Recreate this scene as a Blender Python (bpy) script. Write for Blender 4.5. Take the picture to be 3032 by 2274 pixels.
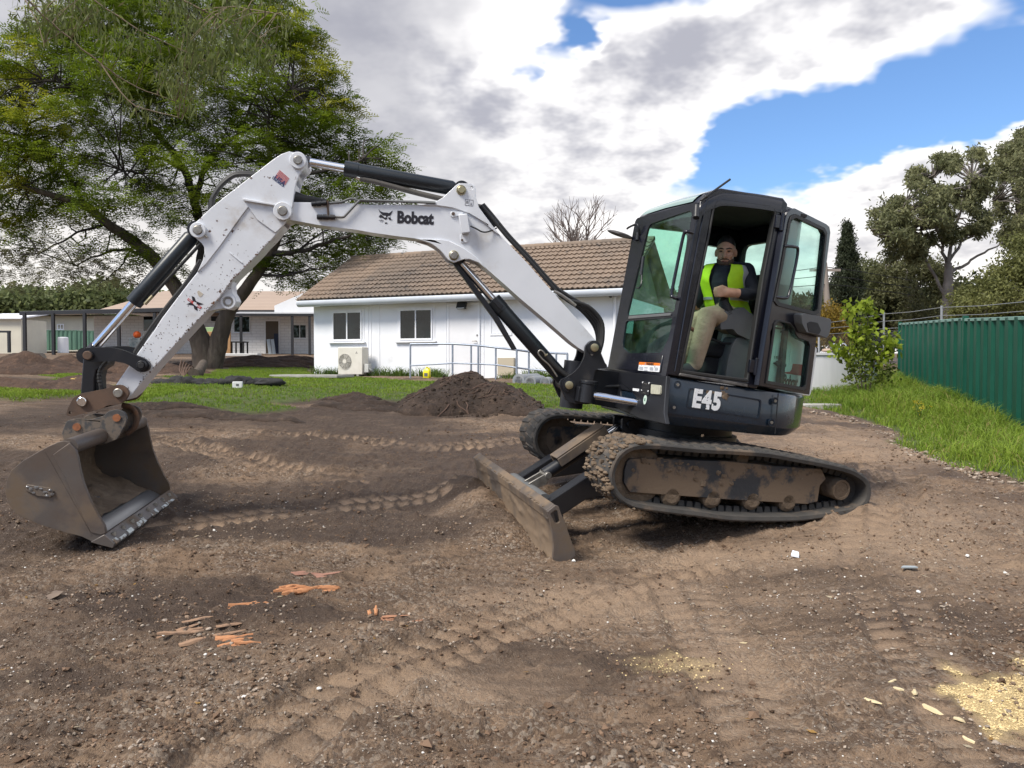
import bpy, bmesh, math, random
import numpy as np
from mathutils import Vector, Matrix, noise as mnoise
from mathutils.geometry import tessellate_polygon
R = math.radians
rnd = random.Random(7)
SC = bpy.context.scene
COL = SC.collection
for _o in list(bpy.data.objects):
    bpy.data.objects.remove(_o)

# ------------------------------------------------------------------ camera
EYE = Vector((0, 0, 1.35)); PITCH = R(1.55); FPX = 2277.0      # focal length in photo pixels (3032 wide)
cam_d = bpy.data.cameras.new('camera'); cam = bpy.data.objects.new('camera', cam_d); COL.objects.link(cam)
cam.location = EYE; cam.rotation_euler = (R(90) - PITCH, 0, 0)
cam_d.sensor_width = 36; cam_d.lens = 36 * FPX / 3032; cam_d.clip_start = .05; cam_d.clip_end = 6000
SC.camera = cam

# ------------------------------------------------------------------ sky
SUN_EL, SUN_AZ = 50.0, -128.0        # azimuth measured from the view direction (+Y), to the right positive
SKY_STRENGTH = 0.07
world = bpy.data.worlds.new('World'); SC.world = world; world.use_nodes = True

class NT:
    """small helper to write node graphs"""
    def __init__(s, tree):
        s.t = tree; s.t.nodes.clear()
    def n(s, typ, **kw):
        x = s.t.nodes.new(typ)
        for k, v in kw.items():
            if k.startswith('_'):
                setattr(x, k[1:], v)
            else:
                key = int(k[1:]) if k[0] == 'i' and k[1:].isdigit() else k.replace('__', ' ')
                if isinstance(v, bpy.types.NodeSocket): s.t.links.new(v, x.inputs[key])
                else: x.inputs[key].default_value = v
        return x
    def math(s, op, a, b=None, c=None, clamp=False):
        x = s.t.nodes.new('ShaderNodeMath'); x.operation = op; x.use_clamp = clamp
        for i, v in enumerate((a, b, c)):
            if v is None: continue
            if isinstance(v, bpy.types.NodeSocket): s.t.links.new(v, x.inputs[i])
            else: x.inputs[i].default_value = v
        return x.outputs[0]
    def ramp(s, v, a, b, smooth=True):
        x = s.t.nodes.new('ShaderNodeMapRange'); x.interpolation_type = 'SMOOTHSTEP' if smooth else 'LINEAR'
        s.t.links.new(v, x.inputs[0]); x.inputs[1].default_value = a; x.inputs[2].default_value = b
        return x.outputs[0]
    def mix(s, f, a, b):
        x = s.t.nodes.new('ShaderNodeMix'); x.data_type = 'RGBA'
        for k, v in ((0, f), (6, a), (7, b)):
            if isinstance(v, bpy.types.NodeSocket): s.t.links.new(v, x.inputs[k])
            else: x.inputs[k].default_value = (v if k == 0 else (tuple(v) + (1,))[:4])
        return x.outputs[2]
    def noise(s, vec, scale, detail=4, rough=.55, dist=0, out=0):
        x = s.t.nodes.new('ShaderNodeTexNoise')
        if vec is not None: s.t.links.new(vec, x.inputs['Vector'])
        x.inputs['Scale'].default_value = scale; x.inputs['Detail'].default_value = detail
        x.inputs['Roughness'].default_value = rough; x.inputs['Distortion'].default_value = dist
        return x.outputs[out]
    def link(s, a, b): s.t.links.new(a, b)

def build_sky():
    g = NT(world.node_tree)
    out = g.n('ShaderNodeOutputWorld'); bg = g.n('ShaderNodeBackground'); bg.inputs[1].default_value = 1
    sky = g.n('ShaderNodeTexSky', _sky_type='NISHITA', _sun_disc=False, _sun_elevation=R(SUN_EL),
              _sun_rotation=R(SUN_AZ), _air_density=1.0, _dust_density=.4, _ozone_density=2.2)
    geo = g.n('ShaderNodeNewGeometry'); dirv = geo.outputs['Incoming']
    # direction from the viewer (Incoming points back at the viewer)
    neg = g.n('ShaderNodeVectorMath', _operation='SCALE'); g.link(dirv, neg.inputs[0]); neg.inputs['Scale'].default_value = -1
    d = neg.outputs[0]
    sep = g.n('ShaderNodeSeparateXYZ'); g.link(d, sep.inputs[0]); X, Y, Z = sep.outputs
    zc = g.math('ADD', g.math('MAXIMUM', Z, 0.0), .30)
    cb = g.n('ShaderNodeCombineXYZ'); g.link(g.math('DIVIDE', X, zc), cb.inputs[0]); g.link(g.math('DIVIDE', Y, zc), cb.inputs[1])
    P = cb.outputs[0]
    n1 = g.noise(P, 1.55, 5, .57, .35); n2 = g.noise(P, 4.6, 4, .6); n3 = g.noise(P, .8, 1, .5)
    # azimuth and elevation in degrees
    az = g.math('ADD', g.math('MULTIPLY', g.math('ARCTAN2', X, Y), 57.2958), g.math('MULTIPLY', g.math('SUBTRACT', n2, .5), 17))
    el0 = g.math('MULTIPLY', g.math('ARCSINE', Z), 57.2958); el = g.math('ADD', el0, g.math('MULTIPLY', g.math('SUBTRACT', n1, .5), 9))
    # a clear lane of blue running up to the right between the main cloud and a lower bank on the right
    def bump(a0, e0, sa, se, tilt=0.):
        ct, st = math.cos(R(tilt)), math.sin(R(tilt))
        da = g.math('SUBTRACT', az, a0); de = g.math('SUBTRACT', el, e0)
        u = g.math('ADD', g.math('MULTIPLY', da, ct / sa), g.math('MULTIPLY', de, st / sa))
        v = g.math('ADD', g.math('MULTIPLY', da, -st / se), g.math('MULTIPLY', de, ct / se))
        return g.math('EXPONENT', g.math('MULTIPLY', g.math('ADD', g.math('MULTIPLY', u, u), g.math('MULTIPLY', v, v)), -1))
    cover = g.math('ADD', g.math('MULTIPLY', n1, 1.0), g.math('MULTIPLY', g.math('SUBTRACT', n2, .5), .42))
    cover = g.math('ADD', cover, g.math('MULTIPLY', g.math('SUBTRACT', n3, .5), .25))
    cover = g.math('ADD', cover, .10)
    for (a0, e0, sa, se, tl, amp) in SKY_SHAPES:
        cover = g.math('ADD', cover, g.math('MULTIPLY', bump(a0, e0, sa, se, tl), amp))
    m = g.ramp(cover, .46, .70)
    thick = g.ramp(cover, .62, 1.12)
    fine = g.noise(P, 5.5, 4, .6)
    body = g.math('ADD', g.math('MULTIPLY', fine, 1.15), g.math('MULTIPLY', n1, .45))
    lit = g.mix(g.ramp(g.math('ADD', body, g.math('MULTIPLY', g.ramp(cover, .95, .58), .30)), .58, .98), (.235, .238, .272), (.585, .575, .57))
    shade = g.math('MAXIMUM', g.math('MULTIPLY', thick, .12), g.math('MULTIPLY', g.ramp(az, 1, -9), g.math('ADD', .62, g.math('MULTIPLY', thick, .28))))
    cloud = g.mix(shade, lit, (.205, .208, .238))
    # low haze and glow near the horizon, warmer and brighter towards the veiled sun
    hz = g.ramp(el0, 17, 1)
    sunside = g.ramp(az, 6, -30)
    cloud = g.mix(g.math('MULTIPLY', hz, g.math('ADD', .40, g.math('MULTIPLY', sunside, .6))), cloud, (.60, .575, .54))
    sk = g.n('ShaderNodeVectorMath', _operation='MULTIPLY'); g.link(sky.outputs[0], sk.inputs[0]); sk.inputs[1].default_value = [SKY_STRENGTH * c for c in SKY_TINT]
    cl = g.n('ShaderNodeVectorMath', _operation='SCALE'); g.link(cloud, cl.inputs[0]); cl.inputs['Scale'].default_value = CLOUD_GAIN
    col = g.mix(m, sk.outputs[0], cl.outputs[0])
    g.link(col, bg.inputs[0]); g.link(bg.outputs[0], out.inputs[0])
SKY_TINT = (.80, .98, 1.18)
CLOUD_GAIN = .93
SKY_SHAPES = [  # azimuth, elevation, widths, tilt, gain
    (-18, 20, 14, 20, 0, .34), (-40, 20, 16, 20, 0, .3), (1, 14, 11, 9, 0, .22),
    (25, 16.0, 11, 2.5, 10, -.8), (15.5, 14.6, 2.4, 2.2, 0, -.15), (34, 26, 8, 2.6, 18, -.55),
    (9.5, 26, 4.2, 2.0, -20, -.55), (5.2, 22.6, 2.4, 1.6, 40, -.40), (2.0, 20.0, 2.0, 1.5, 0, -.30), (18, 27.5, 4, 1.5, 0, -.45),
    (28, 10.0, 13, 3.4, 20, .70), (20, 21.5, 11, 2.6, 6, .62), (8, 17, 6, 6, 0, .25), (0, 4, 40, 4, 0, .35),
]
build_sky()
world.cycles.sampling_method = 'MANUAL'; world.cycles.sample_map_resolution = 256
sun_d = bpy.data.lights.new('sun', 'SUN'); sun = bpy.data.objects.new('sun', sun_d); COL.objects.link(sun)
sun_d.energy = 2.2; sun_d.angle = R(18); sun_d.color = (1, .94, .84)
_sd = Vector((math.sin(R(SUN_AZ)) * math.cos(R(SUN_EL)), math.cos(R(SUN_AZ)) * math.cos(R(SUN_EL)), math.sin(R(SUN_EL))))
sun.rotation_euler = _sd.to_track_quat('Z', 'Y').to_euler()
SC.view_settings.view_transform = 'Standard'; SC.view_settings.look = 'None'
SC.view_settings.exposure = 1.2; SC.view_settings.gamma = 1; SC.view_settings.use_curve_mapping = False
SC.render.engine = 'CYCLES'; SC.cycles.max_bounces = 5; SC.cycles.diffuse_bounces = 3; SC.cycles.glossy_bounces = 3; SC.cycles.transparent_max_bounces = 24
SC.cycles.use_denoising = True; SC.cycles.sample_clamp_indirect = 6

# ------------------------------------------------------------------ measuring helpers (photo pixel -> metres)
_cp, _sp = math.cos(PITCH), math.sin(PITCH)
def ray(u, v):
    x, y = (u - 1516) / FPX, (v - 1137) / FPX
    return Vector((x, _cp - y * _sp, -_sp - y * _cp))
def at(u, v, depth):
    """world point seen at photo pixel (u, v) whose distance along +Y is depth"""
    d = ray(u, v); return EYE + d * (depth / d.y)

# ------------------------------------------------------------------ mesh helpers
def link(o, parent=None):
    COL.objects.link(o)
    if parent is not None: o.parent = parent
    return o
def tag(o, label=None, cat=None, group=None, kind=None):
    for k, v in (('label', label), ('category', cat), ('group', group), ('kind', kind)):
        if v: o[k] = v
    return o
def empty(name, loc=(0, 0, 0), rz=0, label=None, cat=None, group=None, kind=None):
    o = bpy.data.objects.new(name, None); o.location = loc; o.rotation_euler.z = rz
    o.empty_display_size = .1
    return tag(link(o), label, cat, group, kind)
def cr(pts, n=6, closed=False):
    """Catmull-Rom through points"""
    P = [Vector(p) for p in pts]; out = []; m = len(P)
    rng = range(m) if closed else range(m - 1)
    for i in rng:
        if closed: a, b, c, d = P[i - 1], P[i], P[(i + 1) % m], P[(i + 2) % m]
        else: a, b, c, d = P[max(i - 1, 0)], P[i], P[i + 1], P[min(i + 2, m - 1)]
        for k in range(n):
            t = k / n
            out.append(.5 * ((2 * b) + (c - a) * t + (2 * a - 5 * b + 4 * c - d) * t * t + (3 * b - a - 3 * c + d) * t ** 3))
    if not closed: out.append(P[-1])
    return out
def rounded(poly, r, n=4):
    """2D polygon with rounded corners; r number or list"""
    P = [Vector(p[:2]) for p in poly]; m = len(P); out = []
    for i in range(m):
        a, b, c = P[i - 1], P[i], P[(i + 1) % m]
        rr = r[i] if isinstance(r, (list, tuple)) else r
        e1 = a - b; e2 = c - b
        k = min(rr, e1.length * .48, e2.length * .48)
        p1 = b + e1.normalized() * k; p2 = b + e2.normalized() * k
        for j in range(n + 1):
            t = j / n; out.append((1 - t) ** 2 * p1 + 2 * t * (1 - t) * b + t * t * p2)
    return out
def circ(c, r, n=20, a0=0):
    return [Vector((c[0] + r * math.cos(a0 + 2 * math.pi * i / n), c[1] + r * math.sin(a0 + 2 * math.pi * i / n))) for i in range(n)]

class MB:
    def __init__(s): s.v = []; s.f = []; s.mi = []
    def add(s, vs, fs, mi=0):
        b = len(s.v); s.v += [tuple(v) for v in vs]; s.f += [tuple(b + i for i in f) for f in fs]; s.mi += [mi] * len(fs); return s
    def box(s, c, size, M=None, mi=0):
        x, y, z = [q / 2 for q in size]; c = Vector(c)
        vs = [Vector((a * x, b * y, d * z)) for d in (-1, 1) for b in (-1, 1) for a in (-1, 1)]
        if M is not None: vs = [M @ v for v in vs]
        return s.add([v + c for v in vs], [(0, 2, 3, 1), (4, 5, 7, 6), (0, 1, 5, 4), (2, 6, 7, 3), (0, 4, 6, 2), (1, 3, 7, 5)], mi)
    def hexa(s, p, mi=0):
        return s.add(p, [(0, 3, 2, 1), (4, 5, 6, 7), (0, 1, 5, 4), (1, 2, 6, 5), (2, 3, 7, 6), (3, 0, 4, 7)], mi)
    def plate(s, outline, t0, t1, mp, holes=(), mi=0):
        """flat plate: 2D outline (and holes) between offsets t0 < t1; mp(a, b, t) -> 3D"""
        loops = [[Vector((p[0], p[1], 0)) for p in outline]] + [[Vector((p[0], p[1], 0)) for p in h] for h in holes]
        flat = [p for l in loops for p in l]; N = len(flat)
        tris = tessellate_polygon(loops)
        vs = [mp(p.x, p.y, t0) for p in flat] + [mp(p.x, p.y, t1) for p in flat]
        fs = [tuple(t) for t in tris] + [tuple(N + i for i in reversed(t)) for t in tris]
        b = 0
        for l in loops:
            m = len(l)
            for i in range(m):
                j = (i + 1) % m; fs.append((b + i, b + j, N + b + j, N + b + i))
            b += m
        return s.add(vs, fs, mi)
    def rings(s, rings, closed_ring=True, cap=True, loop=False, mi=0):
        m = len(rings[0]); vs = [p for r in rings for p in r]; fs = []
        K = len(rings)
        for k in range(K if loop else K - 1):
            k2 = (k + 1) % K
            for i in range(m if closed_ring else m - 1):
                j = (i + 1) % m; fs.append((k * m + i, k * m + j, k2 * m + j, k2 * m + i))
        if cap and closed_ring and not loop:
            fs.append(tuple(range(m - 1, -1, -1))); fs.append(tuple((K - 1) * m + i for i in range(m)))
        return s.add(vs, fs, mi)
    def tube(s, pts, r, n=8, cap=True, mi=0, loop=False):
        P = [Vector(p) for p in pts]; K = len(P); rr = r if isinstance(r, (list, tuple)) else [r] * K
        rings = []; up = None
        for i in range(K):
            if loop: t = P[(i + 1) % K] - P[i - 1]
            else: t = P[min(i + 1, K - 1)] - P[max(i - 1, 0)]
            if t.length < 1e-9: t = Vector((0, 0, 1))
            t.normalize()
            if up is None:
                up = Vector((0, 0, 1)) if abs(t.z) < .9 else Vector((1, 0, 0))
            u = (up - t * up.dot(t))
            if u.length < 1e-6: u = t.orthogonal()
            u.normalize(); w = t.cross(u); up = u
            rings.append([P[i] + (u * math.cos(2 * math.pi * k / n) + w * math.sin(2 * math.pi * k / n)) * rr[i] for k in range(n)])
        return s.rings(rings, True, cap, loop, mi)
    def cyl(s, p0, p1, r0, r1=None, n=20, mi=0):
        return s.tube([p0, p1], [r0, r0 if r1 is None else r1], n, True, mi)
    def lathe(s, p0, axis, prof, n=24, mi=0):
        """prof: (distance along axis, radius)"""
        p0 = Vector(p0); ax = Vector(axis).normalized(); u = ax.orthogonal().normalized(); w = ax.cross(u)
        rings = [[p0 + ax * d + (u * math.cos(2 * math.pi * k / n) + w * math.sin(2 * math.pi * k / n)) * max(r, 1e-4) for k in range(n)] for d, r in prof]
        return s.rings(rings, True, True, False, mi)
    def mesh(s, name, mats, smooth=None):
        me = bpy.data.meshes.new(name); me.from_pydata(s.v, [], s.f)
        for m in (mats if isinstance(mats, (list, tuple)) else [mats]): me.materials.append(m)
        if any(s.mi): me.polygons.foreach_set('material_index', s.mi)
        bm = bmesh.new(); bm.from_mesh(me); bmesh.ops.recalc_face_normals(bm, faces=bm.faces); bm.to_mesh(me); bm.free()
        if smooth is not None:
            me.shade_smooth(); me.set_sharp_from_angle(angle=R(smooth))
        me.update(); return me
    def build(s, name, mats, parent=None, smooth=35, bevel=0, seg=2):
        o = bpy.data.objects.new(name, s.mesh(name, mats, smooth)); link(o, parent)
        if bevel:
            b = o.modifiers.new('bevel', 'BEVEL'); b.width = bevel; b.segments = seg; b.limit_method = 'ANGLE'; b.angle_limit = R(38)
            b.harden_normals = False
        return o
def inst(o, parent=None, matrix=None, name=None):
    c = o.copy(); COL.objects.link(c); c.parent = parent
    if matrix is not None: c.matrix_local = matrix
    if name: c.name = name
    return c

# ------------------------------------------------------------------ materials
def mat(name, c1, c2=None, scale=6, rough=.6, metal=0, bump=0, bscale=60, bdist=.01, dirt=None, dscale=5, dlo=.5, dhi=.62,
        chips=None, cscale=30, clo=.70, chi=.74, rough2=None, coat=0, spec=.5, stretch=None, chiptex=None):
    m = bpy.data.materials.new(name); m.use_nodes = True; g = NT(m.node_tree)
    out = g.n('ShaderNodeOutputMaterial'); b = g.n('ShaderNodeBsdfPrincipled')
    tc = g.n('ShaderNodeTexCoord').outputs['Object']
    if stretch:
        mp = g.n('ShaderNodeMapping'); g.link(tc, mp.inputs[0]); mp.inputs['Scale'].default_value = stretch; tcs = mp.outputs[0]
    else: tcs = tc
    col = tuple(c1) + (1,)
    rgh = rough
    if c2 is not None: col = g.mix(g.ramp(g.noise(tcs, scale, 5), .3, .7), c1, c2)
    if dirt is not None:
        f = g.ramp(g.noise(tcs, dscale, 7, .62), dlo, dhi)
        col = g.mix(f, col, dirt)
        if rough2 is not None:
            rgh = g.math('ADD', g.math('MULTIPLY', f, rough2 - rough), rough)
    if chips is not None:
        n1 = g.noise(tc, cscale, 5, .6); n2 = g.noise(tc, cscale * .16, 3)
        f = g.ramp(g.math('ADD', n1, g.math('MULTIPLY', g.math('SUBTRACT', n2, .5), .5)), clo, chi)
        col = g.mix(f, col, chips)
    if isinstance(col, tuple): b.inputs['Base Color'].default_value = col
    else: g.link(col, b.inputs['Base Color'])
    if isinstance(rgh, (int, float)): b.inputs['Roughness'].default_value = rgh
    else: g.link(rgh, b.inputs['Roughness'])
    b.inputs['Metallic'].default_value = metal; b.inputs['Coat Weight'].default_value = coat
    b.inputs['Specular IOR Level'].default_value = spec
    if bump:
        bp = g.n('ShaderNodeBump'); bp.inputs['Strength'].default_value = bump; bp.inputs['Distance'].default_value = bdist
        g.link(g.noise(tcs, bscale, 6, .6), bp.inputs['Height']); g.link(bp.outputs[0], b.inputs['Normal'])
    g.link(b.outputs[0], out.inputs[0]); return m
def glass_mat(name, tint, rough=.02, refl=.9, film=0, filmcol=(.5, .5, .5)):
    """thin tinted pane: coloured see-through plus a Fresnel reflection"""
    m = bpy.data.materials.new(name); m.use_nodes = True; g = NT(m.node_tree)
    out = g.n('ShaderNodeOutputMaterial'); tr = g.n('ShaderNodeBsdfTransparent'); tr.inputs[0].default_value = tuple(tint) + (1,)
    gl = g.n('ShaderNodeBsdfGlossy'); gl.inputs['Roughness'].default_value = rough; gl.inputs[0].default_value = (1, 1, 1, 1)
    gm = g.n('ShaderNodeNewGeometry'); dp = g.n('ShaderNodeVectorMath', _operation='DOT_PRODUCT'); g.link(gm.outputs['Incoming'], dp.inputs[0]); g.link(gm.outputs['Normal'], dp.inputs[1])
    frv = g.math('ADD', .04, g.math('MULTIPLY', g.math('POWER', g.math('SUBTRACT', 1, g.math('ABSOLUTE', dp.outputs['Value'])), 5), .96))
    base = tr.outputs[0]
    if film:
        df = g.n('ShaderNodeBsdfDiffuse'); df.inputs[0].default_value = tuple(filmcol) + (1,)
        tc = g.n('ShaderNodeTexCoord').outputs['Object']
        mx0 = g.n('ShaderNodeMixShader'); g.link(g.math('MULTIPLY', g.ramp(g.noise(tc, 7, 6), .35, .75), film), mx0.inputs[0])
        g.link(base, mx0.inputs[1]); g.link(df.outputs[0], mx0.inputs[2]); base = mx0.outputs[0]
    mx = g.n('ShaderNodeMixShader'); g.link(g.math('MULTIPLY', frv, refl), mx.inputs[0])
    g.link(base, mx.inputs[1]); g.link(gl.outputs[0], mx.inputs[2]); g.link(mx.outputs[0], out.inputs[0]); return m
def leaf_mat(name, c1, c2, trans=.35, scale=.6, rough=.55, c3=None):
    m = bpy.data.materials.new(name); m.use_nodes = True; g = NT(m.node_tree)
    out = g.n('ShaderNodeOutputMaterial'); tc = g.n('ShaderNodeTexCoord').outputs['Object']
    col = g.mix(g.ramp(g.noise(tc, scale, 4, .6), .35, .65), c1, c2)
    if c3: col = g.mix(g.ramp(g.noise(tc, scale * 14, 2), .58, .72), col, c3)
    d = g.n('ShaderNodeBsdfPrincipled'); g.link(col, d.inputs['Base Color']); d.inputs['Roughness'].default_value = rough
    d.inputs['Specular IOR Level'].default_value = .25
    t = g.n('ShaderNodeBsdfTranslucent'); g.link(col, t.inputs[0])
    mx = g.n('ShaderNodeMixShader'); mx.inputs[0].default_value = trans
    g.link(d.outputs[0], mx.inputs[1]); g.link(t.outputs[0], mx.inputs[2]); g.link(mx.outputs[0], out.inputs[0]); return m

def text(name, body, M, size, m, parent, extrude=.0015, sx=1, bold=0, space=1, align='LEFT'):
    c = bpy.data.curves.new(name, 'FONT'); c.body = body; c.size = size; c.extrude = extrude; c.offset = bold; c.space_character = space
    c.align_x = align; c.materials.append(m); c.resolution_u = 3
    tmp = bpy.data.objects.new(name, c); COL.objects.link(tmp)
    me = bpy.data.meshes.new_from_object(tmp.evaluated_get(bpy.context.evaluated_depsgraph_get()))
    bpy.data.objects.remove(tmp); bpy.data.curves.remove(c)
    o = bpy.data.objects.new(name, me); link(o, parent)
    o.matrix_local = M @ Matrix.Diagonal((sx, 1, 1, 1)); return o
def frame(o, xdir, up):
    """matrix with local X along xdir, Y along up, Z out"""
    x = Vector(xdir).normalized(); u = Vector(up); y = (u - x * u.dot(x)).normalized(); z = x.cross(y)
    return Matrix.Translation(o) @ Matrix((x, y, z)).transposed().to_4x4()

CH = dict(
    white=mat('white_paint', (.68, .70, .74), (.61, .63, .67), 3, .38, 0, .06, 25, .004, dirt=(.40, .35, .30), dscale=2.6, dlo=.56, dhi=.82, rough2=.7, chips=(.10, .055, .04), cscale=26, clo=.675, chi=.70, coat=.15),
    white_clean=mat('white_paint_clean', (.68, .70, .745), (.63, .65, .69), 3, .36, 0, .05, 20, .004, dirt=(.46, .43, .40), dscale=3.1, dlo=.56, dhi=.84, coat=.15),
    navy=mat('dark_navy_paint', (.007, .014, .026), (.010, .020, .034), 3, .26, 0, .04, 30, .003, dirt=(.05, .044, .04), dscale=3, dlo=.60, dhi=.85, rough2=.8, coat=.2),
    cab=mat('cab_frame_paint', (.007, .008, .014), (.011, .012, .02), 4, .25, 0, .03, 40, .002, dirt=(.05, .044, .042), dscale=5, dlo=.64, dhi=.9, rough2=.75, coat=.2),
    black=mat('black_steel', (.009, .010, .014), (.014, .015, .019), 5, .4, .0, .06, 50, .003, dirt=(.06, .05, .043), dscale=4, dlo=.58, dhi=.85, rough2=.85),
    cyl=mat('cylinder_barrel_paint', (.009, .013, .018), (.014, .019, .024), 3, .36, 0, .03, 40, .002, dirt=(.06, .055, .05), dscale=5, dlo=.6, dhi=.85, rough2=.7),
    chrome=mat('chrome_rod', (.78, .79, .82), None, rough=.12, metal=1),
    pin=mat('pin_steel', (.40, .38, .34), (.26, .24, .22), 30, .42, .8, .2, 80, .002),
    zinc=mat('yellow_zinc', (.45, .40, .26), (.36, .31, .19), 20, .4, .8),
    rubber=mat('hose_rubber', (.014, .014, .015), (.022, .021, .02), 10, .55, 0, .1, 60, .002),
    track=mat('track_rubber', (.042, .040, .038), (.062, .057, .052), 8, .85, 0, .35, 45, .006, dirt=(.14, .105, .076), dscale=4.5, dlo=.50, dhi=.72),
    mud=mat('caked_mud', (.165, .118, .078), (.11, .078, .052), 6, .95, 0, .7, 28, .02, dirt=(.20, .15, .105), dscale=9, dlo=.5, dhi=.7),
    mudsteel=mat('muddy_dark_steel', (.024, .027, .033), (.035, .036, .04), 6, .6, 0, .4, 30, .01, dirt=(.165, .118, .079), dscale=3.2, dlo=.44, dhi=.53, rough2=.95),
    blade=mat('mud_scoured_blade', (.125, .103, .088), (.085, .07, .06), 5, .62, .25, .3, 35, .006, dirt=(.20, .145, .098), dscale=2.6, dlo=.42, dhi=.58, rough2=.95, stretch=(1, 1, .35)),
    bucket=mat('worn_bucket_steel', (.125, .095, .078), (.125, .118, .116), 2.2, .45, .35, .25, 40, .004, dirt=(.165, .122, .086), dscale=2.4, dlo=.48, dhi=.66, rough2=.9),
    scour=mat('scoured_bright_steel', (.30, .30, .31), (.20, .20, .205), 4, .32, .6, .12, 60, .003, dirt=(.17, .125, .085), dscale=2.0, dlo=.5, dhi=.66, rough2=.85, stretch=(1, .25, 1)),
    rust=mat('brown_rusty_steel', (.13, .078, .052), (.08, .055, .042), 7, .7, .2, .3, 50, .004, dirt=(.19, .085, .035), dscale=6, dlo=.56, dhi=.72),
    mottle=mat('flaking_dark_plate', (.05, .052, .058), (.075, .07, .066), 12, .7, .1, .4, 40, .004, dirt=(.15, .12, .095), dscale=10, dlo=.44, dhi=.54),
    orange_rust=mat('orange_rust', (.32, .12, .05), (.22, .085, .04), 30, .85),
    paint_white=mat('cut_edge_white_paint', (.66, .70, .68), (.5, .52, .5), 30, .7, dirt=(.15, .11, .08), dscale=16, dlo=.46, dhi=.56),
    grey_plastic=mat('grey_moulded_plastic', (.10, .105, .11), (.125, .13, .132), 5, .6, 0, .05, 200, .001, dirt=(.12, .105, .09), dscale=4, dlo=.5, dhi=.8),
    interior=mat('interior_black', (.010, .010, .012), (.016, .016, .018), 6, .7),
    seat=mat('seat_fabric', (.014, .014, .017), None, rough=.9),
    glass=glass_mat('green_tinted_glass', (.78, .95, .89), film=.04, filmcol=(.35, .45, .42)),
    glass_dark=glass_mat('green_tinted_glass_dirty', (.46, .74, .65), film=.16, filmcol=(.10, .16, .13)),
    decal=mat('decal_black', (.018, .016, .022), None, rough=.4),
    decal_white=mat('decal_white', (.78, .80, .82), None, rough=.4, chips=(.015, .02, .03), cscale=60, clo=.64, chi=.66),
    decal_red=mat('decal_red', (.45, .05, .045), None, rough=.45),
    decal_orange=mat('decal_orange', (.75, .19, .02), None, rough=.45),
    decal_blue=mat('decal_blue', (.03, .045, .13), None, rough=.45),
    lens=mat('lamp_lens', (.55, .54, .42), (.45, .44, .36), 40, .15, coat=.6),
    body_white=mat('hood_white_paint', (.78, .80, .80), None, rough=.35, coat=.2),
)
# ================================================================== EXCAVATOR (metres, machine frame: X forward, Y left, Z up)
MR = Matrix(((-.951, .290, .109), (-.295, -.955, -.029), (.096, -.060, .994))); MT = Vector((1.309, 6.219, .320))
MQ = MR.to_quaternion(); MR = MQ.to_matrix(); MRi = MR.transposed()
M_O = MRi @ (EYE - MT)
def s(u, v, y=.84):
    """photo pixel on the machine plane Y = y -> (X, Z)"""
    d = MRi @ ray(u, v); p = M_O + d * ((y - M_O.y) / d.y); return (p.x, p.z)
def xfront(z):
    return .645 - (z - .95) * .072
def fr(u, v, dx=0.):
    """photo pixel on the cab's front face -> (Y, Z)"""
    d = MRi @ ray(u, v); z = 1.5
    for _ in range(8):
        p = M_O + d * ((xfront(z) + dx - M_O.x) / d.x); z = p.z
    return (p.y, p.z)
SW = R(-9.0); BD = Vector((math.cos(SW), math.sin(SW), 0)); BN = Vector((-math.sin(SW), math.cos(SW), 0)); BP0 = Vector((.95, 0, 0))
def bq(u, v, n=.12):
    """photo pixel on the boom's plane (offset n to the left) -> (reach along boom, Z)"""
    d = MRi @ ray(u, v); p0 = BP0 + BN * n
    k = BN.dot(p0 - M_O) / BN.dot(d); p = M_O + d * k
    return ((p - p0).dot(BD), p.z)
def bm(a, z, n): return BP0 + BD * a + BN * n + Vector((0, 0, z))
def side(a, b, t): return Vector((a, t, b))          # (X, Z, Y)
def bqs(pts, n=.12): return [bq(u, v, n) for u, v in pts]
def ss(pts, y=.84): return [s(u, v, y) for u, v in pts]

EX = empty('excavator', MT, 0, 'white and dark navy compact crawler excavator with its boom reaching out to the left', 'excavator')
EX.rotation_mode = 'QUATERNION'; EX.rotation_quaternion = MQ

# ---------------------------------------------------------------- tracks
loop_px = [(1887.6, 1315.5), (1939.6, 1314.4), (1994, 1319), (2084, 1327), (2180, 1332), (2280, 1340), (2353, 1353), (2444, 1370), (2511.6, 1385.6), (2545.5, 1401), (2570, 1422), (2579, 1449), (2575, 1480.5), (2557, 1505), (2529, 1519), (2489, 1527), (2421, 1537), (2353, 1544), (2240, 1545), (2150, 1541.5), (2070, 1531), (1994, 1522), (1892, 1507.6), (1847, 1489.6), (1817.5, 1460), (1806, 1419.5), (1810.7, 1385.6), (1826.6, 1351.7), (1853.7, 1327)]
lp = cr([(x, z, 0) for x, z in ss(loop_px, .98)], 8, True)
def resample(P, n):
    L = [0]
    for i in range(len(P)): L.append(L[-1] + (P[(i + 1) % len(P)] - P[i]).length)
    out = []; j = 0
    for k in range(n):
        t = L[-1] * k / n
        while L[j + 1] < t: j += 1
        f = (t - L[j]) / max(L[j + 1] - L[j], 1e-9); out.append(P[j] + (P[(j + 1) % len(P)] - P[j]) * f)
    return out
def loop_frames(n):
    P = resample(lp, n); out = []
    cx = sum((p.x for p in P)) / n; cz = sum((p.y for p in P)) / n
    for i in range(n):
        t = (P[(i + 1) % n] - P[i - 1]).normalized(); nn = Vector((t.y, -t.x, 0))
        if nn.dot(P[i] - Vector((cx, cz, 0))) < 0: nn = -nn
        out.append((P[i], t, nn))
    return out
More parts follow.
